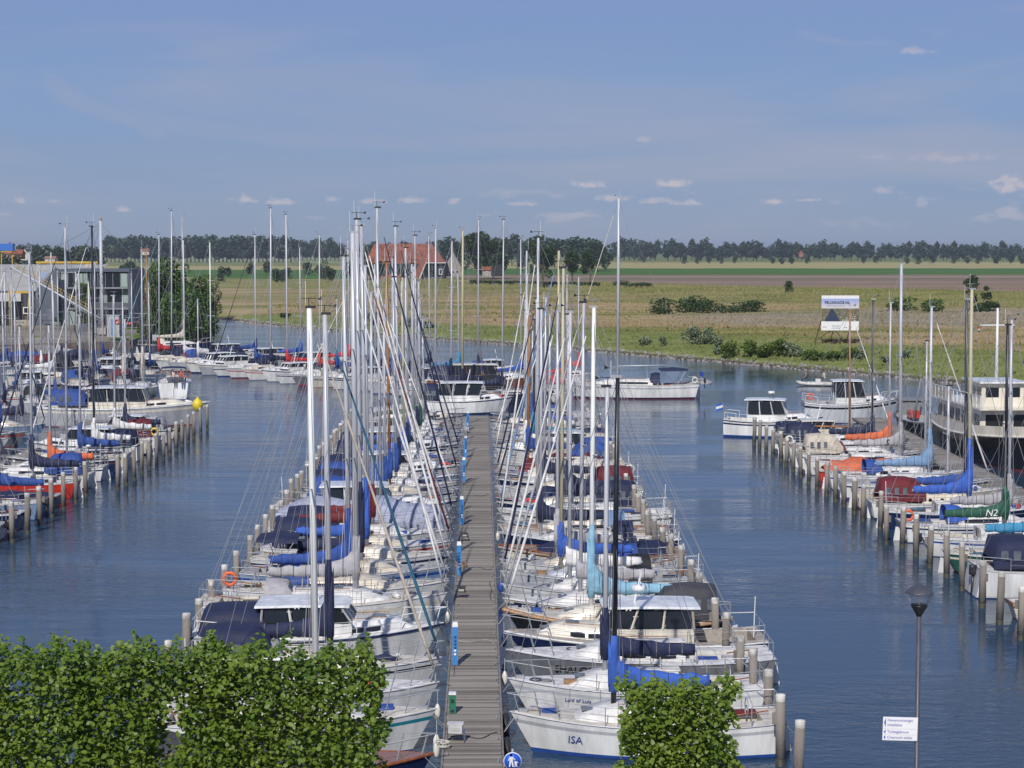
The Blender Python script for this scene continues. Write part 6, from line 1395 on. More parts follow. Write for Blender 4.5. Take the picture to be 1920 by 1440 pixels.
# boats further behind, between the left jetty and the quay
BEH = [
 (118, 688, 2.6, dict(k='sail', L=9, cover='grey', ztop=13, tent='navy')),
 (58, 742, -1.35, dict(k='motor', L=9.2, B=3.2, F=1.4, hull='white', tent='navy', bottom='blue', label='white motor cruiser with navy canopy and navy skirt facing the camera, far left')),
 (150, 738, -1.1, dict(k='sail', L=9.4, tent='blue', ztop=13.5, cover='navy')), (100, 780, -1.0, dict(k='sail', L=8.5, ztop=13, cover='blue')), (24, 716, -1.4, dict(k='sail', L=8.5, ztop=13.5, cover='navy')), (64, 772, -1.3, dict(k='sail', L=8.0, ztop=12.5, cover='white')), (250, 706, -1.5, dict(k='sail', L=8.5, ztop=13, cover='navy')), (284, 716, -1.6, dict(k='sail', L=8.0, ztop=12, cover='blue')), (8, 790, -1.2, dict(k='sail', L=8.0, ztop=12, cover='navy')), (30, 760, -1.2, dict(k='sail', L=8, ztop=12, cover='blue')), (172, 752, 2.0, dict(k='sail', L=8.5, ztop=12.5, cover='navy')), (78, 712, -1.3, dict(k='sail', L=8.5, ztop=14, cover='white')), (140, 700, 1.0, dict(k='sail', L=8, ztop=13, cover='navy')), (196, 690, -1.6, dict(k='sail', L=8, ztop=12.5, cover='blue')),
 (182, 726, -1.5, dict(k='sail', L=9.6, cover='blue', ch=1.8, ztop=14.5, hull='white', genoa='sand')),
 (212, 716, -1.55, dict(k='motor', L=11.5, B=3.8, F=1.6, tent='black', radar=True, wrails=True, label='tall white motor yacht with black canopy near the grey quay cabin')),
 (232, 736, -1.3, dict(k='sail', L=9.0, cover='sand', ch=1.8, mpx=(228, 555, 730))),
 (268, 742, -1.45, dict(k='sail', L=8.8, B=3.0, cover='cream', ch=2.6, mpx=(264, 465, 735), genoa=None, label='white yacht with cream sail cover pointing at the camera, left of the German flag')),
 (328, 742, 1.72, dict(k='sail', L=10.2, B=3.6, F=1.7, hull='white', stripe='white', cover='navy', ch=.8, mpx=(324, 690, 700), bimini='navy', flag='german', buoy=True, mast=False, ws=.9, style='wide', label='broad white yacht seen from its stern with German flag, navy bimini and lifebuoy')),
 (46, 676, .35, dict(k='launch', L=7.6, hull='blue', tent='blue', label='small blue boat lying by the quay at the far left')),
 (118, 700, .9, dict(k='sail', L=9.5, hull='white', stripe='red', cover='navy', mm=WOODM, mpx=(114, 655, 705))),
 (5, 700, 1.1, dict(k='sail', L=9, cover='blue', ztop=13)), (90, 722, .4, dict(k='sail', L=9.5, cover='white', ztop=15.5, genoa='navy')),
 (330, 662, .10, dict(k='sail', L=11.5, B=3.3, F=1.35, hull='navy', style='classic', stripe='navy', deck='teak', cover='sand', ch=2.2, mpx=(345, 407, 640), lvl=1, hood='cream', label='navy hulled yacht with teak deck moored by the broad tree at the quay')),
]
for i, (px, py, rz, sp) in enumerate(BEH):
    p = at(px, py, 0); sp.setdefault('lvl', 1 if sp['k'] == 'motor' else 0); berth(sp, (p.x, p.y), rz, 'in the left basin', 'boats in the basin behind the left jetty', i)

# ------------------------------------------------------------------ far berths: two rows along a jetty crossing the harbour
FA, FB = Vector((-47.0, 262, 0)), Vector((4.0, 196, 0)); FD = (FB - FA); FL = FD.length; FD.normalize(); FN = Vector((-FD.y, FD.x, 0)); FN = FN if FN.y < 0 or FN.x < 0 else FN
FN = Vector((FD.y, -FD.x, 0))    # towards the camera-left side
if FN.x > 0: FN = -FN
jetty(FA + FN * 0, FB, 1.8, 'jetty', 'far jetty slanting across the harbour behind the long one', .9, 0, .25)
frz = math.atan2(FN.y, FN.x)
FROW = [
 (0.5, dict(k='sail', L=9.5, hull='white', tent='navy', cover=None, mpx=(407, 470, 650), mm=WOODM)),
 (4.2, dict(k='sail', L=10, hull='white', bottom='black', cover='red', mpx=(409, 440, 655), genoa='lightblue')),
 (8.0, dict(k='sail', L=10.2, hull='white', bottom='black', tent='navy', cover='navy', mpx=(457, 395, 650), mr=.11)),
 (11.6, dict(k='sail', L=10, hull='black', stripe='wood', style='classic', bottom='red', deck='cream', cover='white', mpx=(476, 450, 660))),
 (15.0, dict(k='sail', L=9.4, hull='white', cover='white', mm=ALU(), mpx=(497, 560, 660))),
 (18.6, dict(k='sail', L=9.6, hull='grey', cover='navy', tent='navy', mm=WM, mpx=(556, 455, 670))),
 (22.4, dict(k='motor', L=9.0, hull='white', tent='navy', boot='black')),
 (26.4, dict(k='motor', L=9.6, hull='silver', tent=None, skirt='navy')),
 (30.2, dict(k='sail', L=9.4, hull='white', cover='blue', mpx=(574, 440, 680), tent='navy', genoa='navy')),
 (34.0, dict(k='sail', L=9.6, hull='white', cover='navy', mpx=(585, 390, 680), mr=.11)),
 (37.8, dict(k='sail', L=9.2, hull='white', stripe='red', cover='red', mpx=(600, 402, 690), mr=.11)),
 (41.6, dict(k='motor', L=9.0, tent='navy')),
 (45.4, dict(k='sail', L=9.4, cover='red', mpx=(643, 440, 690))),
 (49.2, dict(k='sail', L=9.4, cover='blue', mpx=(660, 560, 700))),
 (53.0, dict(k='sail', L=9.6, cover='navy', mpx=(705, 520, 700), genoa='white')),
 (57.0, dict(k='motor', L=9.4, tent='blue', skirt='blue')),
 (61.0, dict(k='sail', L=9.6, hull='white', cover='blue', ch=1.2, mpx=(760, 480, 690))),
 (65.2, dict(k='sail', L=9.6, hull='white', cover='navy', mpx=(800, 500, 700))),
 (69.4, dict(k='sail', L=9.6, hull='white', cover='blue', tent='navy', mpx=(829, 428, 690), mr=.11)),
 (73.6, dict(k='sail', L=10, hull='white', cover='navy', ch=1.8, mpx=(852, 453, 680), mr=.11)),
 (77.8, dict(k='sail', L=10, hull='white', cover='navy', mpx=(861, 432, 690), mm=YELM, mr=.13)),
]
for i, (s, sp) in enumerate(FROW):
    sp['lvl'] = 0; frz_ = frz + R.uniform(-.08, .08); c = FA + FD * s + FN * (1.6 + sp['L'] / 2); berth(sp, (c.x, c.y), frz, 'near side of far jetty', 'boats on the near side of the far jetty', i)
FBACK = [(3, 340), (9, 0), (15, 0), (21, 0), (27, 0), (33, 0), (39, 0), (45, 0), (51, 0), (57, 0), (63, 0), (69, 0)]
cov = ['navy', 'blue', 'white', 'brightblue', 'navy', 'red', 'navy', 'blue', 'navy', 'tealblue', 'navy', 'brightblue']
for i, (s, _) in enumerate(FBACK):
    sp = dict(k='motor' if i in (0, 2, 4) else 'sail', L=10, lvl=0, cover=cov[i], tent='navy' if i % 3 == 1 else None, ztop=[11, 14, 12, 16, 13, 17, 14, 12, 17.5, 13, 15, 17][i])
    if i == 10: sp['mpx'] = (890, 412, 660)
    c = FA + FD * s - FN * (1.6 + 5); berth(sp, (c.x, c.y), frz + math.pi, 'rear side of far jetty', 'boats on the rear side of the far jetty', i)
# boats lying across the end of the long jetty
def across(px0, px1, py, sp, rz=0.0):
    a, b = at(px0, py), at(px1, py); sp['L'] = (b.x - a.x) / math.cos(rz); berth(sp, ((a.x + b.x) / 2, a.y + sp.get('B', 3) / 2), rz)
across(788, 962, 778, dict(k='motor', B=3.6, F=1.35, whh=1.7, lvl=2, tent='navy', wha=.30, hull='white', stripe='white', boot='navy', label='white motor yacht with navy aft curtains lying across the jetty head'), math.pi)
across(800, 1010, 745, dict(k='motor', B=4.0, F=1.9, whh=1.6, lvl=1, hull='wood', boot='white', cabc='white', wood=True, skirt='navy', tent='navy', wha=.28, label='motor yacht with varnished wooden wheelhouse and navy dodgers behind the jetty head', roofc='cream'), 0.02)
across(890, 1040, 762, dict(k='sail', B=3.2, F=1.3, hull='black', stripe='black', deck='teak', cover='navy', ztop=17.6, mpx=(927, 412, 700), lvl=1, label='black hulled yacht lying just beyond the end of the long jetty'), math.pi)
across(985, 1080, 757, dict(k='sail', B=2.8, F=1.0, hull='white', cover='pink', ch=.8, lvl=1, mpx=(1090, 640, 740), ztop=12, label='small yacht with pinkish-red furled sail cover beyond the jetty end'))
across(1000, 1110, 738, dict(k='sail', B=3.0, F=1.2, hull='beige', cover='red', tent=None, hood='red', lvl=1, ztop=13, label='beige yacht with red sprayhood left of the big white yacht'))
across(1040, 1120, 722, dict(k='sail', B=3.0, F=1.2, hull='white', cover='red', tent='blue', lvl=0, ztop=12.5, label='white yacht with red boom cover and blue tent behind the beige one'))
across(880, 985, 716, dict(k='motor', B=3.4, F=1.3, lvl=0, tent='blue', label='white cruiser with blue tent behind the wooden wheelhouse yacht'))
# the big white yacht on the right end, with dinghy on davits
p0, p1 = at(1052, 748), at(1303, 742); L = p1.x - p0.x
sp = dict(k='sail', L=L, B=4.1, F=1.55, hull='white', stripe='silver', boot='navy', bottom='red', style='modern', win='strip', hood='navy', hoodh=1.15, bimini='navy', deck='cream', xm=0, ztop=0, mr=.15, genoa='cream', boomL=5.2, bz=1.4, lvl=2, mpx=(1158, 372, 700), flag='blue', label='largest white yacht with red waterline and tall grey mast leaving the jetty end')
root, h = berth(sp, ((p0.x + p1.x) / 2, p0.y + 1.2), math.pi)
hull_text(h, root, 'MOENA', L * .33, .70, .42, inkk, side=1)
d = thing('dinghy', 'grey inflatable dinghy hanging from davits on the stern of the largest white yacht', 'dinghy', (p1.x + .55, p0.y + 1.2, 1.5), math.pi / 2)
def rib(root, L=3.0, col=(.22, .23, .25)):
    m = mat('dinghy_rubber_%d' % int(col[0] * 100), col, .5)
    pts = [(-L / 2, -.62, .22), (L * .15, -.62, .22), (L * .40, -.38, .30), (L * .5, 0, .38), (L * .40, .38, .30), (L * .15, .62, .22), (-L / 2, .62, .22)]
    MB().tube(pts, .20, 8).build('buoyancy_tube', m, root); MB().add([(-L * .45, -.5, .1), (L * .3, -.4, .1), (L * .3, .4, .1), (-L * .45, .5, .1)], [(0, 1, 2, 3)]).build('floor', DECKG(), root); MB().box((-L * .46, 0, .28), (.06, .95, .35)).build('transom', DECKG(), root)
rib(d); outboard(d, -1.5, 0, .45, s=.8)
# inflatable under way with its crew
p = at(1529, 723, 0); d = thing('inflatable_boat', 'small pale inflatable boat with two people under way near the far bank', 'inflatable boat', (p.x, p.y, 0), 2.95); rib(d, 4.2, (.55, .53, .50)); MB().box((-.3, 0, .5), (.6, .5, .6)).build('console', DECKW(), d); outboard(d, -2.2, 0, .5)

def person(label, loc, rz, shirt, trousers, seated=True, hair=(.05, .03, .02), s=1.0):
    P = [(0, 0, .92), (0, 0, 1.12), (0, 0, 1.32), (0, 0, 1.46), (.02, 0, 1.60), (.02, 0, 1.72)]; rad = [.15, .14, .16, .06, .095, .08]; E = [(0, 1), (1, 2), (2, 3), (3, 4), (4, 5)]
    if seated: dz = -.47; leg = lambda y: [(.02, y, .90), (.44, y * 1.1, .94), (.46, y * 1.1, .50), (.60, y * 1.1, .47)]
    else: dz = 0; leg = lambda y: [(0, y, .88), (.03, y * 1.1, .48), (0, y * 1.1, .09), (.16, y * 1.1, .05)]
    for y in (-.10, .10):
        o = len(P); P += leg(y); rad += [.095, .075, .05, .04]; E += [(0, o), (o, o + 1), (o + 1, o + 2), (o + 2, o + 3)]
        o = len(P); P += [(0, y * 2.0, 1.36), (.04, y * 2.6, 1.08), (.24, y * 2.2, .98), (.31, y * 2.1, .98)]; rad += [.06, .045, .035, .04]; E += [(2, o), (o, o + 1), (o + 1, o + 2), (o + 2, o + 3)]
    me = bpy.data.meshes.new('body'); me.from_pydata(P, E, []); me.materials.append(mat('skin', (.42, .24, .16), .6)); 
    t = thing('person', label, 'person', (loc[0], loc[1], loc[2] + dz * s), rz); t.scale = (s, s, s); b = link('body', me, t)
    md = b.modifiers.new('skin', 'SKIN'); 
    for i, v in enumerate(me.skin_vertices[0].data if me.skin_vertices else []): v.radius = (rad[i], rad[i]); v.use_root = (i == 0)
    if not me.skin_vertices:
        pass
    b.modifiers.new('sub', 'SUBSURF').levels = 1
    MB().loft([[(c[0] + math.cos(a) * r_, c[1] + math.sin(a) * r_ * 1.25, c[2]) for a in [2 * math.pi * k / 10 for k in range(10)]] for c, r_ in (((0, 0, .86), .17), ((0, 0, 1.0), .165), ((0, 0, 1.2), .185), ((0, 0, 1.38), .17), ((0, 0, 1.46), .08))], True).build('shirt', mat('cloth_%d' % int(shirt[0] * 999), shirt, .8), t)
    for y in (-.10, .10):
        L_ = leg(y)[:3]; MB().tube(L_, [.115, .10, .075], 8).build('trouser_leg', mat('cloth_%d' % int(trousers[0] * 999), trousers, .8), t)
    MB().lathe([(.095, 0), (.115, .05), (.10, .12), (.04, .155)], (0.0, 0, 1.66), 10).build('hair', mat('hair_%d' % int(hair[0] * 99), hair, .8), t)
person('seated person in dark jacket at the bow of the small inflatable', (p.x - 1.1, p.y + .1, .42), 2.95, (.03, .03, .06), (.05, .05, .07), hair=(.25, .12, .05))
person('person in pale shirt seated by the console of the small inflatable', (p.x + 1.0, p.y + .1, .48), 2.95, (.5, .5, .52), (.05, .05, .07))
q = at(322, 722, 1.6); person('person in white shirt seated in the cockpit of the yacht with the German flag', (q.x, q.y + .6, 1.9), -1.4, (.6, .6, .6), (.08, .1, .2)); person('person in red top seated beside the white shirt on the German flagged yacht', (q.x + .9, q.y + .6, 1.9), -1.7, (.4, .08, .06), (.1, .1, .1))

# ------------------------------------------------------------------ right harbour side: sterns to the piles (left), bows to the right jetty
RSIDE = [
 dict(Y=79.8, k='launch', L=8.0, hull='cream', clinker=True, deck='white', tent=None, bottom='red', label='cream clinker boat with rope fender at the lower right edge'),
 dict(Y=85.6, k='sail', L=9.6, F=1.3, hull='white', stripe='white', deck='white', style='wide', hood='navy', cover='white', ob=True, ztop=14, bottom='blue', tent='navy', label='modern white yacht with navy tent and outboard at the right edge'),
 dict(Y=91.4, k='sail', L=8.4, hull='green', stripe='cream', style='classic', deck='cream', bottom='red', tent=None, cover='tealblue', ch=.6, ztop=11.5, ridge=(-1.6, 3.2, cloth('tealblue'), .9), label='dark green boat with cream deck under a bright teal-blue cover'),
 dict(Y=96.6, k='sail', L=8.4, hull='white', stripe='blue', style='classic', cover='green', ch=1.2, mpx=(1885, 610, 960), mm=BLKM, ob=True, mark=('N2', .8, .5, inkw), label='white yacht with blue stripes and dark green sail cover on the right side'),
 dict(Y=101.6, k='sail', L=8.6, hull='white', stripe='navy', cover='grey', mpx=(1892, 600, 950), hood='brightblue', buoy=True, label='white yacht with orange lifebuoy and bright blue sprayhood, right side'),
 dict(Y=106.2, k='sail', L=8.6, hull='navy', deck='white', cover='brightblue', ch=2.6, mpx=(1817, 543, 925), mm=YELM, mr=.11, genoa=None, label='navy yacht with the largest bright blue sail cover on the right side'),
 dict(Y=110.2, k='sail', L=8.6, hull='white', cover='blue', ch=.6, mpx=(1811, 562, 900), mm=DKM, mr=.11),
 dict(Y=114.4, k='sail', L=8.8, hull='beige', stripe='beige', deck='cream', cabc='beige', cover=None, boom=False, mpx=(1777, 724, 880)),
 dict(Y=119.2, k='sail', L=9.2, hull='white', stripe='navy', win='strip', cover='steel', ch=1.9, mpx=(1742, 576, 870), genoa='white', mr=.10),
 dict(Y=123.6, k='sail', L=8.8, hull='white', cover=None, mpx=(1735, 640, 850), hood='blue', tent=None),
 dict(Y=127.8, k='launch', L=7.6, hull='red', bottom='red', tent='orange', th=1.0, deck='white', label='red hulled boat with orange cover among the right berths'),
 dict(Y=131.8, k='sail', L=8.8, hull='white', cover='grey', ch=1.5, mpx=(1688, 496, 835), mr=.12, mark=('S', 1.0, .62, inkk), label='white yacht with long grey sail cover marked with a black S'),
 dict(Y=136.0, k='sail', L=8.6, hull='white', cover='orange', mpx=(1667, 568, 820), ch=1.6),
 dict(Y=140.2, k='sail', L=8.6, hull='white', cover='navy', mpx=(1635, 562, 805), mm=DKM),
 dict(Y=144.8, k='sail', L=8.6, hull='white', tent='navy', cover=None, mpx=(1593, 580, 800), mm=WOODM, genoa='white'),
]
def rplace(s):
    s['L'] += .5
    return ((20.9 + s['L'] / 2 + .6 - (s['Y'] - 80) * .012, s['Y']), 0)
row_of(RSIDE, rplace, 'of the right harbour side', 'boats of the right harbour side')
across(1462, 1612, 842, dict(k='motor', B=3.1, F=1.05, whh=1.15, hull='beige', stripe='beige', cabc='cream', deck='cream', tent='navy', roofc='cream', lvl=2, label='cream cabin cruiser with rounded navy tent near the outer right piles'), math.pi)
across(1366, 1545, 822, dict(k='motor', B=3.5, F=1.45, whh=1.75, hull='white', stripe='navy', boot='blue', flag='greek', radar=True, wrails=True, lvl=2, browncol=True, wha=.26, label='white motor cruiser with navy rubbing strip and blue-white flag at the outer end'), -.22)
across(1512, 1692, 795, dict(k='motor', B=3.9, F=1.9, whh=2.0, hull='grey', stripe='black', cabc='white', deck='grey', buoy=True, wrails=True, lvl=2, wha=.18, label='old grey patrol boat with tall white wheelhouse behind the navy tent'), -.05)
# cream and black ship at the right edge
def ship():
    Lh = 21.0; r = thing('passenger_ship', 'cream and black small passenger ship with railed bridge deck at the right edge', 'ship', (36.5, 141.5, 0), -math.pi / 2 + .05)
    h = Hull(Lh, 5.4, 2.1, ws=.7, rake=.06, sheer=.35, stern=.03, full=.92); build_hull(h, r, [gel('black'), BOTR(), gel('black'), gel('black')], 2)
    build_deck(h, r, DECKG(), DECKG(), None, lvl=2); rub_rail(h, r, gel('cream'), .10, 1.0)
    MB().loft([[(h.xd(t), s * h.b(t), h.z(t)), (h.xd(t) + .05, s * h.b(t) * 1.01, h.z(t) + .75)] for s, t in [(-1, k / 12) for k in range(13)] + [(1, k / 12) for k in range(12, -1, -1)]]).build('bulwark', gel('cream'), r)
    cr = gel('cream')
    def deckhouse(x0, x1, w_, z0, ht, nw, nm):
        MB().box(((x0 + x1) / 2, 0, z0 + ht / 2), (x1 - x0, 2 * w_, ht)).build(nm, cr, r)
        for s in (-1, 1):
            for k in range(nw): x = x0 + (x1 - x0) * (k + .5) / nw; MB().box((x, s * (w_ + .015), z0 + ht * .6), ((x1 - x0) / nw * .66, .03, ht * .42)).build('window', GLASS(), r)
        for y in (-w_ * .5, w_ * .5): MB().box((x1 + .015, y, z0 + ht * .6), (.03, w_ * .62, ht * .42)).build('window', GLASS(), r)
    deckhouse(-7.5, 4.0, 2.1, 2.0, 2.1, 7, 'deckhouse'); MB().box((-1.6, 0, 4.17), (13.2, 4.9, .12)).build('boat_deck', cr, r)
    deckhouse(-1.5, 2.6, 1.6, 4.23, 1.7, 3, 'bridge'); MB().box((.5, 0, 6.0), (5.0, 3.7, .12)).build('bridge_roof', gel('white'), r)
    for s in (-1, 1):
        mb = MB(); mb.box((-1.6, s * 2.4, 5.15), (13, .05, .06)); 
        for k in range(14): mb.box((-8 + k * 1.0, s * 2.4, 4.70), (.05, .05, .90))
        mb.build('deck_railing', WM, r); MB().box((-5.2, s * 2.38, 4.65), (5.5, .04, .7)).build('railing_canvas', cloth('sand'), r)
    mb = MB(); mb.tube([(1.0, 0, 6.0), (1.0, 0, 11.5)], [.14, .08], 8); mb.tube([(1.0, -1.3, 10.2), (1.0, 1.3, 10.2)], .05, 5); mb.build('signal_mast', WM, r)
    for s, k in ((-1, 'dutch'), (1, 'german')): ensign(r, 1.2, s * 1.3, 8.9, k, .7)
    for k in range(6): 
        x = h.pt(.2 + k * .12, .55, 1); MB().lathe([(.18, 0), (.24, .02), (.2, .06)], n=10).build('porthole', STEEL(), r).location = (x[0], x[1], x[2])
ship()
b = thing('workboat', 'black workboat with grey crane gear and red box beyond the right jetty', 'workboat', (35.6, 162, 0), math.pi / 2); hh = Hull(13, 4.2, 1.3, ws=.8); build_hull(hh, b, [gel('black'), BOTK(), gel('black'), gel('black')], 1); build_deck(hh, b, DECKG(), DECKG(), (-3.5, 1.5), 1.4, .5, 1); rub_rail(hh, b, RUBBER(), .12)
MB().box((3.2, 0, 1.9), (2.4, 2.4, 1.3)).build('wheelhouse', mat('workboat_grey', (.18, .19, .2), .6), b); MB().box((3.2, 0, 2.65), (2.8, 2.8, .12)).build('roof', mat('workboat_grey', (.18, .19, .2), .6), b); MB().box((.2, .6, 1.6), (1.6, .8, .6)).build('red_box', gel('red'), b)
for s in (-1, 1):
    MB().box((3.2, s * 1.22, 2.1), (1.8, .04, .55)).build('window', GLASS(), b)
    MB().tube([(-1, s * .8, 1.2), (-1.2, s * .3, 4.8)], .09, 6).build('crane_leg', mat('workboat_grey', (.18, .19, .2), .6), b)
MB().tube([(-1.2, 0, 4.7), (-3.8, 0, 3.6)], .08, 6).build('crane_arm', mat('workboat_grey', (.18, .19, .2), .6), b)

# ------------------------------------------------------------------ furniture of the long jetty
PB = mat('pedestal_blue', (.05, .22, .52), .4, 0, .06)
for i, (px, py) in enumerate([(853.5, 1247), (861, 1079), (866, 984), (870, 903), (873, 858), (877, 806)]):
    p = at(px, py, .9); off = (p - jp(p.y)).dot(JN); p = jp(p.y, min(off, -.62)); t = thing('power_pedestal', f'bright blue service pedestal on the jetty edge, {nth(i)} from the front', 'power pedestal', (p.x, p.y, .9), JT - math.pi / 2, 'blue service pedestals along the long jetty')
    MB().box((0, 0, .72), (.20, .20, 1.40)).build('column', PB, t); MB().box((0, 0, 1.50), (.21, .21, .16), taper=.85).build('cap', mat('pedestal_white', (.75, .75, .74), .4), t); MB().box((0, 0, .01), (.32, .32, .03)).build('foot', mat('dark_beam', (.1, .08, .065)), t)
    for k in range(6): s_ = MB().lathe([(.045, 0), (.05, .025), (.03, .03)], n=10).build('socket', mat('socket_blue' if k < 4 else 'pedestal_white', (.03, .10, .26), .4), t); s_.rotation_euler = (math.pi / 2, 0, 0); s_.location = (0, -.10, .42 + .13 * (5 - k))
p = at(850, 1337, .9); p = jp(p.y, -.68); t = thing('hose_cabinet', 'small green metal cabinet with white top on the jetty edge', 'cabinet', (p.x, p.y, .9)); MB().box((0, 0, .32), (.22, .2, .60)).build('cabinet', mat('green_paint', (.02, .16, .09), .45), t); MB().box((0, 0, .66), (.24, .22, .07)).build('lid', mat('pedestal_white', (.75, .75, .74)), t); MB().box((0, -.105, .42), (.10, .02, .12)).build('opening', RUBBER(), t); MB().box((0, -.105, .10), (.10, .02, .08)).build('opening', RUBBER(), t)
def step_stool(px, py, m, label, s=1.0):
    p = at(px, py, .9); t = thing('boarding_step', label, 'step stool', (p.x, p.y, .9), R.uniform(-.1, .1)); t.scale = (s, s, s)
    for x in (-1, 1): MB().loft([[(x * .27, -.26, 0), (x * .22, -.24, .58)], [(x * .27, .02, 0), (x * .22, .0, .58)]], smooth=False).build('side', m, t); MB().loft([[(x * .27, .02, 0), (x * .22, .02, .30)], [(x * .27, .30, 0), (x * .24, .30, .28)]], smooth=False).build('side', m, t)
    MB().box((0, -.12, .60), (.50, .26, .045)).build('tread', m, t); MB().box((0, .17, .30), (.50, .28, .045)).build('tread', m, t); MB().box((0, -.25, .44), (.42, .03, .26)).build('back_panel', m, t)
    MB().box((0, -.268, .44), (.30, .01, .12)).build('panel_opening', ROPE(), t)
step_stool(855, 1390, mat('grey_plastic', (.50, .50, .51), .5), 'light grey plastic boarding step near the front of the jetty'); step_stool(865, 1120, mat('dark_plastic', (.03, .03, .03), .5), 'black boarding step beside the big cream yacht', .8); step_stool(872, 1014, mat('dark_plastic', (.03, .03, .03), .5), 'small black step between the blue pedestals', .7); step_stool(875, 812, mat('grey_plastic', (.5, .5, .51)), 'pale boarding step near the far end of the jetty', .8)
p = at(864, 1063, .9); tag(MB().box((0, 0, .12), (.5, .3, .24)).build('crate', TEAK()), 'small brown wooden crate on the jetty beside the second blue pedestal', 'crate').location = p
# coiled line on the bollard and fenders along both edges of the jetty
i = 0
for Y, off, key in [(56.5, -1.12, 'white'), (57.3, -1.14, 'white'), (61.2, -1.2, 'white'), (66.0, 1.1, 'white'), (72.5, 1.15, 'navy'), (77, -1.15, 'white'), (84, 1.15, 'blue'), (99, 1.15, 'white')]:
    p = jp(Y, off); fender(p.x, p.y, .60, .105, .42, key, f'{key} fender hanging at the {"left" if off < 0 else "right"} edge of the jetty, {nth(i)} from the front', 'fenders hanging along the jetty'); i += 1
for Y, off in ((57.0, 1.05), (60.0, 1.05)): p = jp(Y, off); o = MB().torus((0, 0, 0), .38, .13, 'x', 16, 8).build('tyre_fender', RUBBER()); o.location = (p.x, p.y, .35); tag(o, 'black tyre fender on the right jetty edge, ' + ('nearest' if Y < 58 else 'second') + ' to the front', 'fender')
p = jp(55.6, -.95); mb = MB()
for k in range(7): mb.torus((R.uniform(-.1, .1), R.uniform(-.1, .1), .02 + k * .03), .16 + R.uniform(-.05, .05), .018, 'z', 12, 4)
o = mb.build('rope_coil', mat('pale_rope', (.55, .53, .46), .8)); o.location = (p.x, p.y, .93); struct(o, 'thing') if False else tag(o, 'untidy coil of pale rope at the left edge of the jetty front', 'rope')

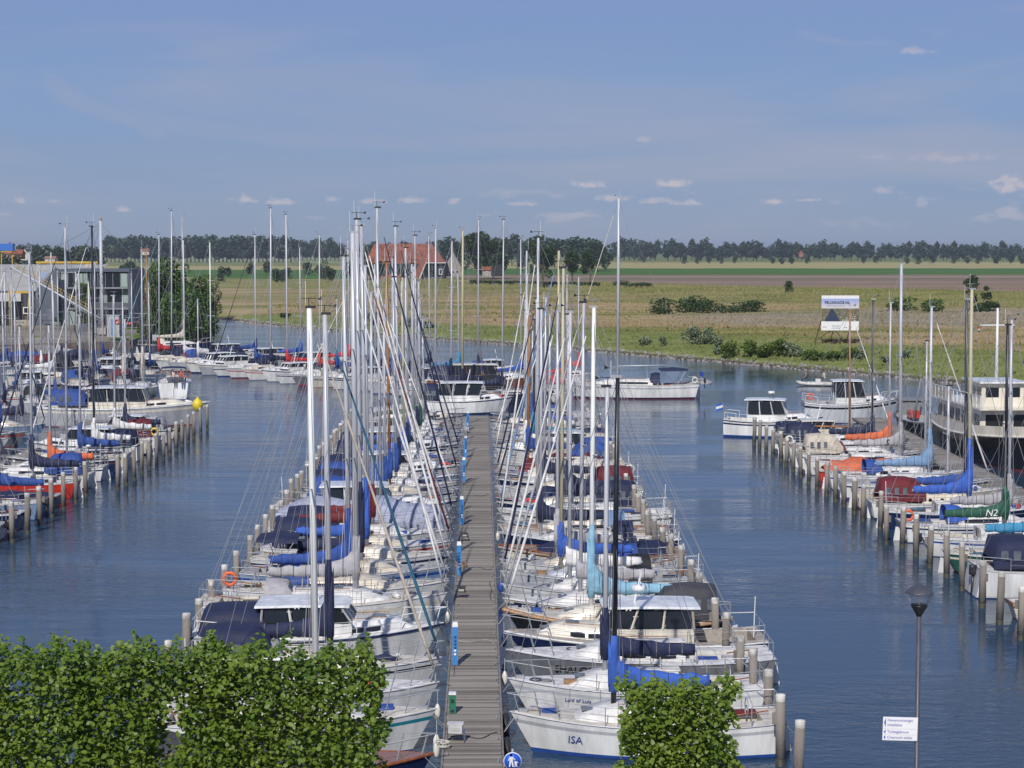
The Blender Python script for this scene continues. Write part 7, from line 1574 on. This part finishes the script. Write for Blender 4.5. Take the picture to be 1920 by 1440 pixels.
# ------------------------------------------------------------------ billboard on the far bank
def billboard():
    Y = 283; a = atY(1540.5, 554, Y); b = atY(1610, 619.5, Y); W, H = b.x - a.x, a.z - b.z; z0 = ground_z(a.x + W / 2, Y); t = thing('billboard', 'large white billboard reading FELIXKADE.NL on timber legs', 'billboard', ((a.x + b.x) / 2, Y, z0)); zc = (a.z + b.z) / 2 - z0
    MB().box((0, 0, zc), (W, .12, H)).build('panel', mat('board_white', (.72, .72, .73), .5, 0, .04), t)
    y = -.075
    def flat(x0, x1, v0, v1, m, nm, dy=0): MB().add([(-W / 2 + x0 * W, y + dy, zc + H / 2 - v1 * H), (-W / 2 + x1 * W, y + dy, zc + H / 2 - v1 * H), (-W / 2 + x1 * W, y + dy, zc + H / 2 - v0 * H), (-W / 2 + x0 * W, y + dy, zc + H / 2 - v0 * H)], [(0, 1, 2, 3)]).build(nm, m, t)
    for k, c in enumerate([(.30, .36, .62), (.38, .42, .62), (.47, .48, .60), (.54, .52, .56)]): flat(0, 1, .09 + k * .07, .16 + k * .07, mat('print_sky_%d' % k, c, .6, 0, .02), 'printed_sky')
    land = bpy.data.materials.new('printed_landscape'); land.use_nodes = True; q = NT(land.node_tree); tc_ = q.node('ShaderNodeTexCoord')
    n = q.noise(q.mapping(tc_.outputs['Object'], (2.2, 1, 3.5)), 1.0, 5, .6); n2 = q.node('ShaderNodeTexVoronoi'); n2.inputs['Scale'].default_value = 3.2; q.link(tc_.outputs['Object'], n2.inputs['Vector'])
    c = q.mix(q.mapr(n, .40, .60), (.05, .085, .02), (.22, .15, .12)); c = q.mix(q.mapr(n2.outputs['Distance'], .16, .08), c, (.6, .56, .54)); c = q.mix(q.mapr(n, .62, .68), c, (.02, .025, .04)); q.link(c, q.n['Principled BSDF'].inputs['Base Color'])
    flat(0, 1, .37, .735, mat('print_field_base', (.14, .13, .08), .7, 0, .3), 'printed_landscape')
    rb_ = random.Random(5); ncol = [(.05, .09, .02), (.10, .14, .03), (.55, .53, .50), (.34, .18, .13), (.02, .025, .04), (.28, .25, .2), (.62, .6, .58)]; pm_ = [MB() for _ in ncol]
    for k in range(150):
        v = .42 + .31 * rb_.random() ** .8; u = rb_.random(); sc = .25 + (v - .37) * 2.6; cu = .27 + (u - .27)
        if .29 - (v - .39) * .62 - .02 < u < .29 + (v - .39) * .60 + .03 and u > .1: continue
        ww, hh = .030 * sc, .014 * sc; ci = rb_.randrange(len(ncol)); x_, z_ = -W / 2 + min(u, .965 - ww) * W + .02, zc + H / 2 - min(v, .725) * H; d_ = -.018 - k * .0001
        pm_[ci].add([(x_, y + d_, z_), (x_ + ww * W * 1.3, y + d_, z_ + .02), (x_ + ww * W * 1.2, y + d_, z_ + hh * H * 1.4), (x_ + .1 * ww * W, y + d_, z_ + hh * H * 1.2)], [(0, 1, 2, 3)])
    for k, mbx in enumerate(pm_):
        if mbx.v: struct(mbx.build('printed_patches', mat('print_patch_%d' % k, ncol[k], .7, 0, .1), t), 'stuff')
    MB().add([(-W / 2 + x * W, y - .04, zc + H / 2 - v * H) for x, v in ((.09, .735), (.50, .735), (.31, .39), (.25, .39))], [(0, 1, 2, 3)]).build('printed_canal', mat('print_navy', (.02, .035, .08), .6), t)
    ik = mat('print_ink', (.02, .03, .12), .6); gk = mat('print_grey', (.30, .31, .36), .6)
    def txt(s, x, v, size, m): o = link('lettering', text_mesh(s, size, m, 'lettering', .004), t); o.rotation_euler = (math.pi / 2, 0, 0); o.location = (-W / 2 + x * W, y - .03, zc + H / 2 - v * H)
    txt('FELIXKADE.NL', .42, .205, .60, ik); txt('FELIXKADE.NL', .424, .205, .60, ik); txt('FELIXKADE.NL', .422, .210, .60, ik)
    for x0, x1, v in ((.13, .62, .30), (.04, .14, .90), (.28, .50, .87), (.29, .49, .93), (.60, .69, .91), (.73, .82, .90), (.87, .93, .19), (.87, .93, .25), (.87, .92, .30)): flat(x0, x1, v - .008, v + .008, gk, 'print_line', -.02)
    tim = mat('dark_timber', (.07, .045, .03), .8)
    zb = zc - H / 2
    for x in (-.18, .25): MB().tube([(x * W, .0, zb), (x * W - .5, .6, -.3)], .09, 5).build('leg', tim, t)
    MB().tube([(-W / 2, .1, zb + 1.5), (-W / 2 - 1.0, .5, -.2)], .08, 5).build('leg', tim, t); MB().tube([(-.23 * W, .1, zb), (-W / 2 - .95, .4, .3)], .06, 5).build('brace', tim, t); MB().tube([(-.13 * W, .1, zb), (.18 * W, .5, .1)], .06, 5).build('brace', tim, t)
    rg = np.random.default_rng(2); P = rg.uniform(-1, 1, (500, 3)) * np.array([2.7, .5, .35]) + np.array([(a.x + b.x) / 2 + .0, Y + .5, z0 + .35]); tag(link('shrub', leaf_cloud('shrub', P, .3, leaf_mat('dry_scrub', (.08, .05, .03), (.2, .14, .09)), rg)), 'low dark dry scrub at the feet of the billboard', 'shrub')
billboard()

# ------------------------------------------------------------------ foreground on the quay
LY = 38.0; top = atY(1724, 1096, LY); zq = 2.0
t = thing('street_lamp', 'dark grey lamp post with conical glass lantern in the lower right', 'lamp', (top.x, LY, zq)); H = top.z - zq
LG = mat('lamp_grey', (.075, .075, .095), .45, .2)
MB().tube([(0, 0, 0), (0, 0, 3.2), (0, 0, 3.22), (0, 0, H - .60)], [.075, .07, .052, .05], 12).build('post', LG, t)
MB().lathe([(.05, H - .66), (.09, H - .58), (.175, H - .44), (.175, H - .42)], n=20).build('collar', mat('lamp_black', (.012, .012, .018), .35), t)
gl = bpy.data.materials.new('lamp_glass'); gl.use_nodes = True; b = gl.node_tree.nodes['Principled BSDF']; b.inputs['Transmission Weight'].default_value = .85; b.inputs['Roughness'].default_value = .12; b.inputs['Base Color'].default_value = (.75, .78, .8, 1); b.inputs['IOR'].default_value = 1.05; b.inputs['Alpha'].default_value = .55
MB().lathe([(.17, H - .42), (.20, H - .32), (.26, H - .20), (.30, H - .17)], n=24).build('glass_bowl', gl, t)
MB().lathe([(.54 / 2 + .03, H - .175), (.56 / 2, H - .15), (.22, H - .09), (.10, H - .02), (.03, H + .01), (.02, H + .03)], n=24).build('lantern_roof', LG, t); MB().tube([(0, 0, H - .42), (0, 0, H - .2)], .03, 8).build('bulb', gel('white'), t)
a, b = atY(1655, 1344, LY - .06), atY(1719.5, 1388, LY - .06); W, Hs = b.x - a.x, a.z - b.z; rzs = .0
s = thing('direction_sign', 'white direction sign with blue Dutch lettering fixed to the lamp post', 'sign', ((a.x + b.x) / 2, LY - .08, (a.z + b.z) / 2), 0.0); s.rotation_euler = (0, math.radians(1.6), 0)
PWH = mat('sign_white', (.74, .74, .76), .4, 0, .03); BLU = mat('sign_blue', (.03, .06, .42), .4, 0, .03); BLT = mat('sign_text_blue', (.10, .13, .38), .4, 0, .03)
MB().box((0, 0, Hs * .245), (W, .02, Hs * .50)).build('panel', PWH, s); MB().box((0, 0, -Hs * .13), (W, .02, Hs * .235)).build('panel', PWH, s); MB().box((0, 0, -Hs * .375), (W, .02, Hs * .24)).build('panel', PWH, s)
for txt, z in (('Havenontvangst', .365), ('installatie', .165), ('Toiletgebouw', -.13), ('Chemisch toilet', -.37)):
    o = link('lettering', text_mesh(txt, .081, BLT, 'lettering', .002, 0, 'LEFT'), s); o.rotation_euler = (math.pi / 2, 0, 0); o.location = (-W * .375, -.014, Hs * z)
for z, q_ in ((.26, .20), (-.13, .095), (-.37, .095)): MB().add([(-W * .47, -.014, Hs * z), (-W * .42, -.014, Hs * (z - q_)), (-W * .42, -.014, Hs * (z + q_))], [(0, 1, 2)]).build('arrow', BLU, s)
# round footpath sign
Y = 41.5; c = atY(961, 1427, Y); t = thing('footpath_sign', 'round blue footpath sign with white adult and child at the jetty entrance', 'sign', (c.x, Y, zq)); z = c.z - zq
MB().tube([(0, .05, 0), (0, .05, z + .27)], .03, 10).build('post', STEEL(), t)
o = MB().lathe([(.205, 0), (.205, .02)], n=32).build('disc', mat('sign_rim_white', (.74, .74, .76), .4), t); o.rotation_euler = (math.pi / 2, 0, 0); o.location = (0, .01, z)
o = MB().lathe([(.19, 0), (.19, .006)], n=32).build('disc_face', mat('sign_face_blue', (.02, .10, .55), .4, 0, .03), t); o.rotation_euler = (math.pi / 2, 0, 0); o.location = (0, -.012, z)
def figure(x, zz, s):
    mb = MB(); mb.lathe([(.028, 0), (.028, .004)], (0, 0, 0), 12)
    vs = [(v[0] * s + x, -.020 - v[2] * .0, v[1] * s + zz + .105 * s) for v in mb.v]; m2 = MB(); m2.add(vs, mb.f)
    for quad in ([(-.03, .07), (.03, .07), (.035, -.02), (-.035, -.02)], [(-.033, -.02), (.0, -.02), (-.02, -.13), (-.045, -.13)], [(.0, -.02), (.033, -.02), (.05, -.13), (.025, -.13)], [(.03, .07), (.03, .045), (.075, .0), (.085, .012)], [(-.03, .07), (-.03, .045), (-.055, -.01), (-.068, .0)]):
        m2.add([(x + u * s, -.021, zz + v * s) for u, v in quad], [(3, 2, 1, 0)])
    m2.build('pictogram', mat('sign_picto', (.75, .75, .77), .4), t)
figure(-.03, z + .02, 1.15); figure(.075, z - .045, .68)
for k, (px, py) in enumerate([(697, 1394), (481, 1425)]):
    p = atY(px, py, 39); t = thing('marker_post', f'slim white post rising before the navy launch, {"right" if k == 0 else "left"} one of two', 'post', (p.x, 39, zq)); MB().tube([(0, 0, 0), (0, 0, p.z - zq)], .022, 8).build('post', PWH, t); MB().lathe([(.024, 0), (.03, .02), (.01, .05)], (0, 0, p.z - zq), 8).build('cap', STEEL(), t)

# pleached lime trees
def pleached(x0, x1, Y, ztop_fn, zbot, thick, N, seed, label, side=None):
    rg = np.random.default_rng(seed); t = thing('pleached_lime_tree', label, 'tree', ((x0 + x1) / 2, Y, zq), 0, None); cx = (x0 + x1) / 2; w_ = x1 - x0
    pts = []; tries = 0
    shoots = [(rg.uniform(x0 + .1, x1 - .1), rg.uniform(.05, .26)) for _ in range(int(w_ * 4.5))]
    while len(pts) < N and tries < N * 12:
        tries += 1; x = rg.uniform(x0 - .12, x1 + .12); zt = ztop_fn(x); z = zbot + (zt - zbot) * rg.random(); y = rg.normal() * thick * .42
        e = noise.noise(Vector((x * 2.1 + seed, z * 2.1, 0))); ed = min(x - x0, x1 - x) + noise.noise(Vector((z * 2.3, seed, 5))) * .38
        if ed < 0: continue
        hole = noise.noise(Vector((x * 1.25 + seed * 3, z * 1.5, 2.0))) + .45 * noise.noise(Vector((x * 3.3, z * 3.3, seed)))
        if hole < -.44 and rg.random() < .92: continue
        if rg.random() < max(0, -hole * .45): continue
        pts.append((x, Y + y + .12 * e, z))
    for sx, sh in shoots:
        zt = ztop_fn(sx); n = int(6 + sh * 40)
        for k in range(n): u = k / n; pts.append((sx + sh * .5 * u * math.sin(sx * 9) + rg.normal() * .035 * (1.4 - u), Y + rg.normal() * .08, zt - .1 + (sh + .1) * u))
    P = np.array(pts); L_ = P - np.array([cx, Y, zq]); size = rg.uniform(.055, .120, len(P))
    # the 300 leaves nearest to the camera side, inside the picture, are parts of their own
    me = [np_mesh('leaf', LEAF[0] * 1.0, LEAF[1], LM_LIME) for _ in range(1)][0]
    vis = np.array([(p[2] > CAM_H - Y * .277) for p in P]); order = np.argsort(P[:, 1] - size * 2 + (~vis) * 99)[:300]
    u, v, n = rand_rot(rg, 300, .5, (0, -.65, .65))
    for j, i in enumerate(order):
        o = link('leaf', me, t); s_ = size[i] * 1.1
        M = Matrix(((u[j][0] * s_, v[j][0] * s_, n[j][0] * s_, L_[i][0]), (u[j][1] * s_, v[j][1] * s_, n[j][1] * s_, L_[i][1]), (u[j][2] * s_, v[j][2] * s_, n[j][2] * s_, L_[i][2]), (0, 0, 0, 1))); o.matrix_local = M
    rest = np.setdiff1d(np.arange(len(P)), order)
    struct(link('foliage', leaf_cloud('foliage', L_[rest], size[rest], LM_LIME, rg, .5, LEAF, (0, -.55, .65)), t), 'stuff')
    mb = MB(); mb.tube([(0, .05, 0), (0, .05, 1.8), (0.02, .05, ztop_fn(cx) - zq - .5)], [.10, .08, .035], 10); mb.build('trunk', BARK(), t)
    zz = 1.9
    while zz < ztop_fn(cx) - zq - .2:
        for s in (-1, 1): MB().tube([(0, .05, zz - .1), (s * w_ * .25, .05, zz), (s * w_ * .48, .05, zz + .05)], [.035, .022, .010], 6).build('branch', BARK(), t)
        zz += .55
Y1 = 32.0; k1 = FPX / Y1
def zt_a(x): px = 960 + x * k1; return 16 - (1228 - 465 + 10 * math.sin(px * .045) + 8 * math.sin(px * .11 + 1)) / k1 * 1.0 + .04
def zt_b(x): px = 960 + x * k1; return 16 - (1222 - 465 + 12 * math.sin(px * .031 + 2) + 8 * math.sin(px * .09) + max(0, px - 640) * .35) / k1
pleached(-11.2, -7.4, Y1, zt_a, 5.6, .75, 20000, 3, 'pleached lime tree at the left edge, screen of bright round leaves')
pleached(-7.7, -4.9, Y1 + .1, zt_a, 5.6, .75, 16000, 4, 'pleached lime tree in the middle of the left leafy screen')
pleached(-5.2, -2.25, Y1, zt_b, 5.6, .75, 17500, 5, 'pleached lime tree covering the front left boats, right end of the left screen')
Y2 = 34.0; k2 = FPX / Y2
pleached((1166 - 960) / k2, (1388 - 960) / k2, Y2, lambda x: 16 - (1292 - 465 + 8 * math.sin(x * 9)) / k2, 5.2, .6, 12000, 6, 'square pleached lime tree standing alone before the yacht ISA')

# ------------------------------------------------------------------ the air
hz = bpy.data.materials.new('air'); hz.use_nodes = True; t_ = NT(hz.node_tree); t_.n.clear(); o_ = t_.node('ShaderNodeOutputMaterial'); v_ = t_.node('ShaderNodeVolumePrincipled')
v_.inputs['Color'].default_value = (.80, .87, 1.0, 1); v_.inputs['Density'].default_value = HAZE; v_.inputs['Anisotropy'].default_value = .2; t_.link(v_.outputs[0], o_.inputs['Volume'])
if HAZE: h_ = MB().box((0, 4500, 15), (12600, 9800, 37.5)).build('haze', hz); struct(h_, 'stuff')
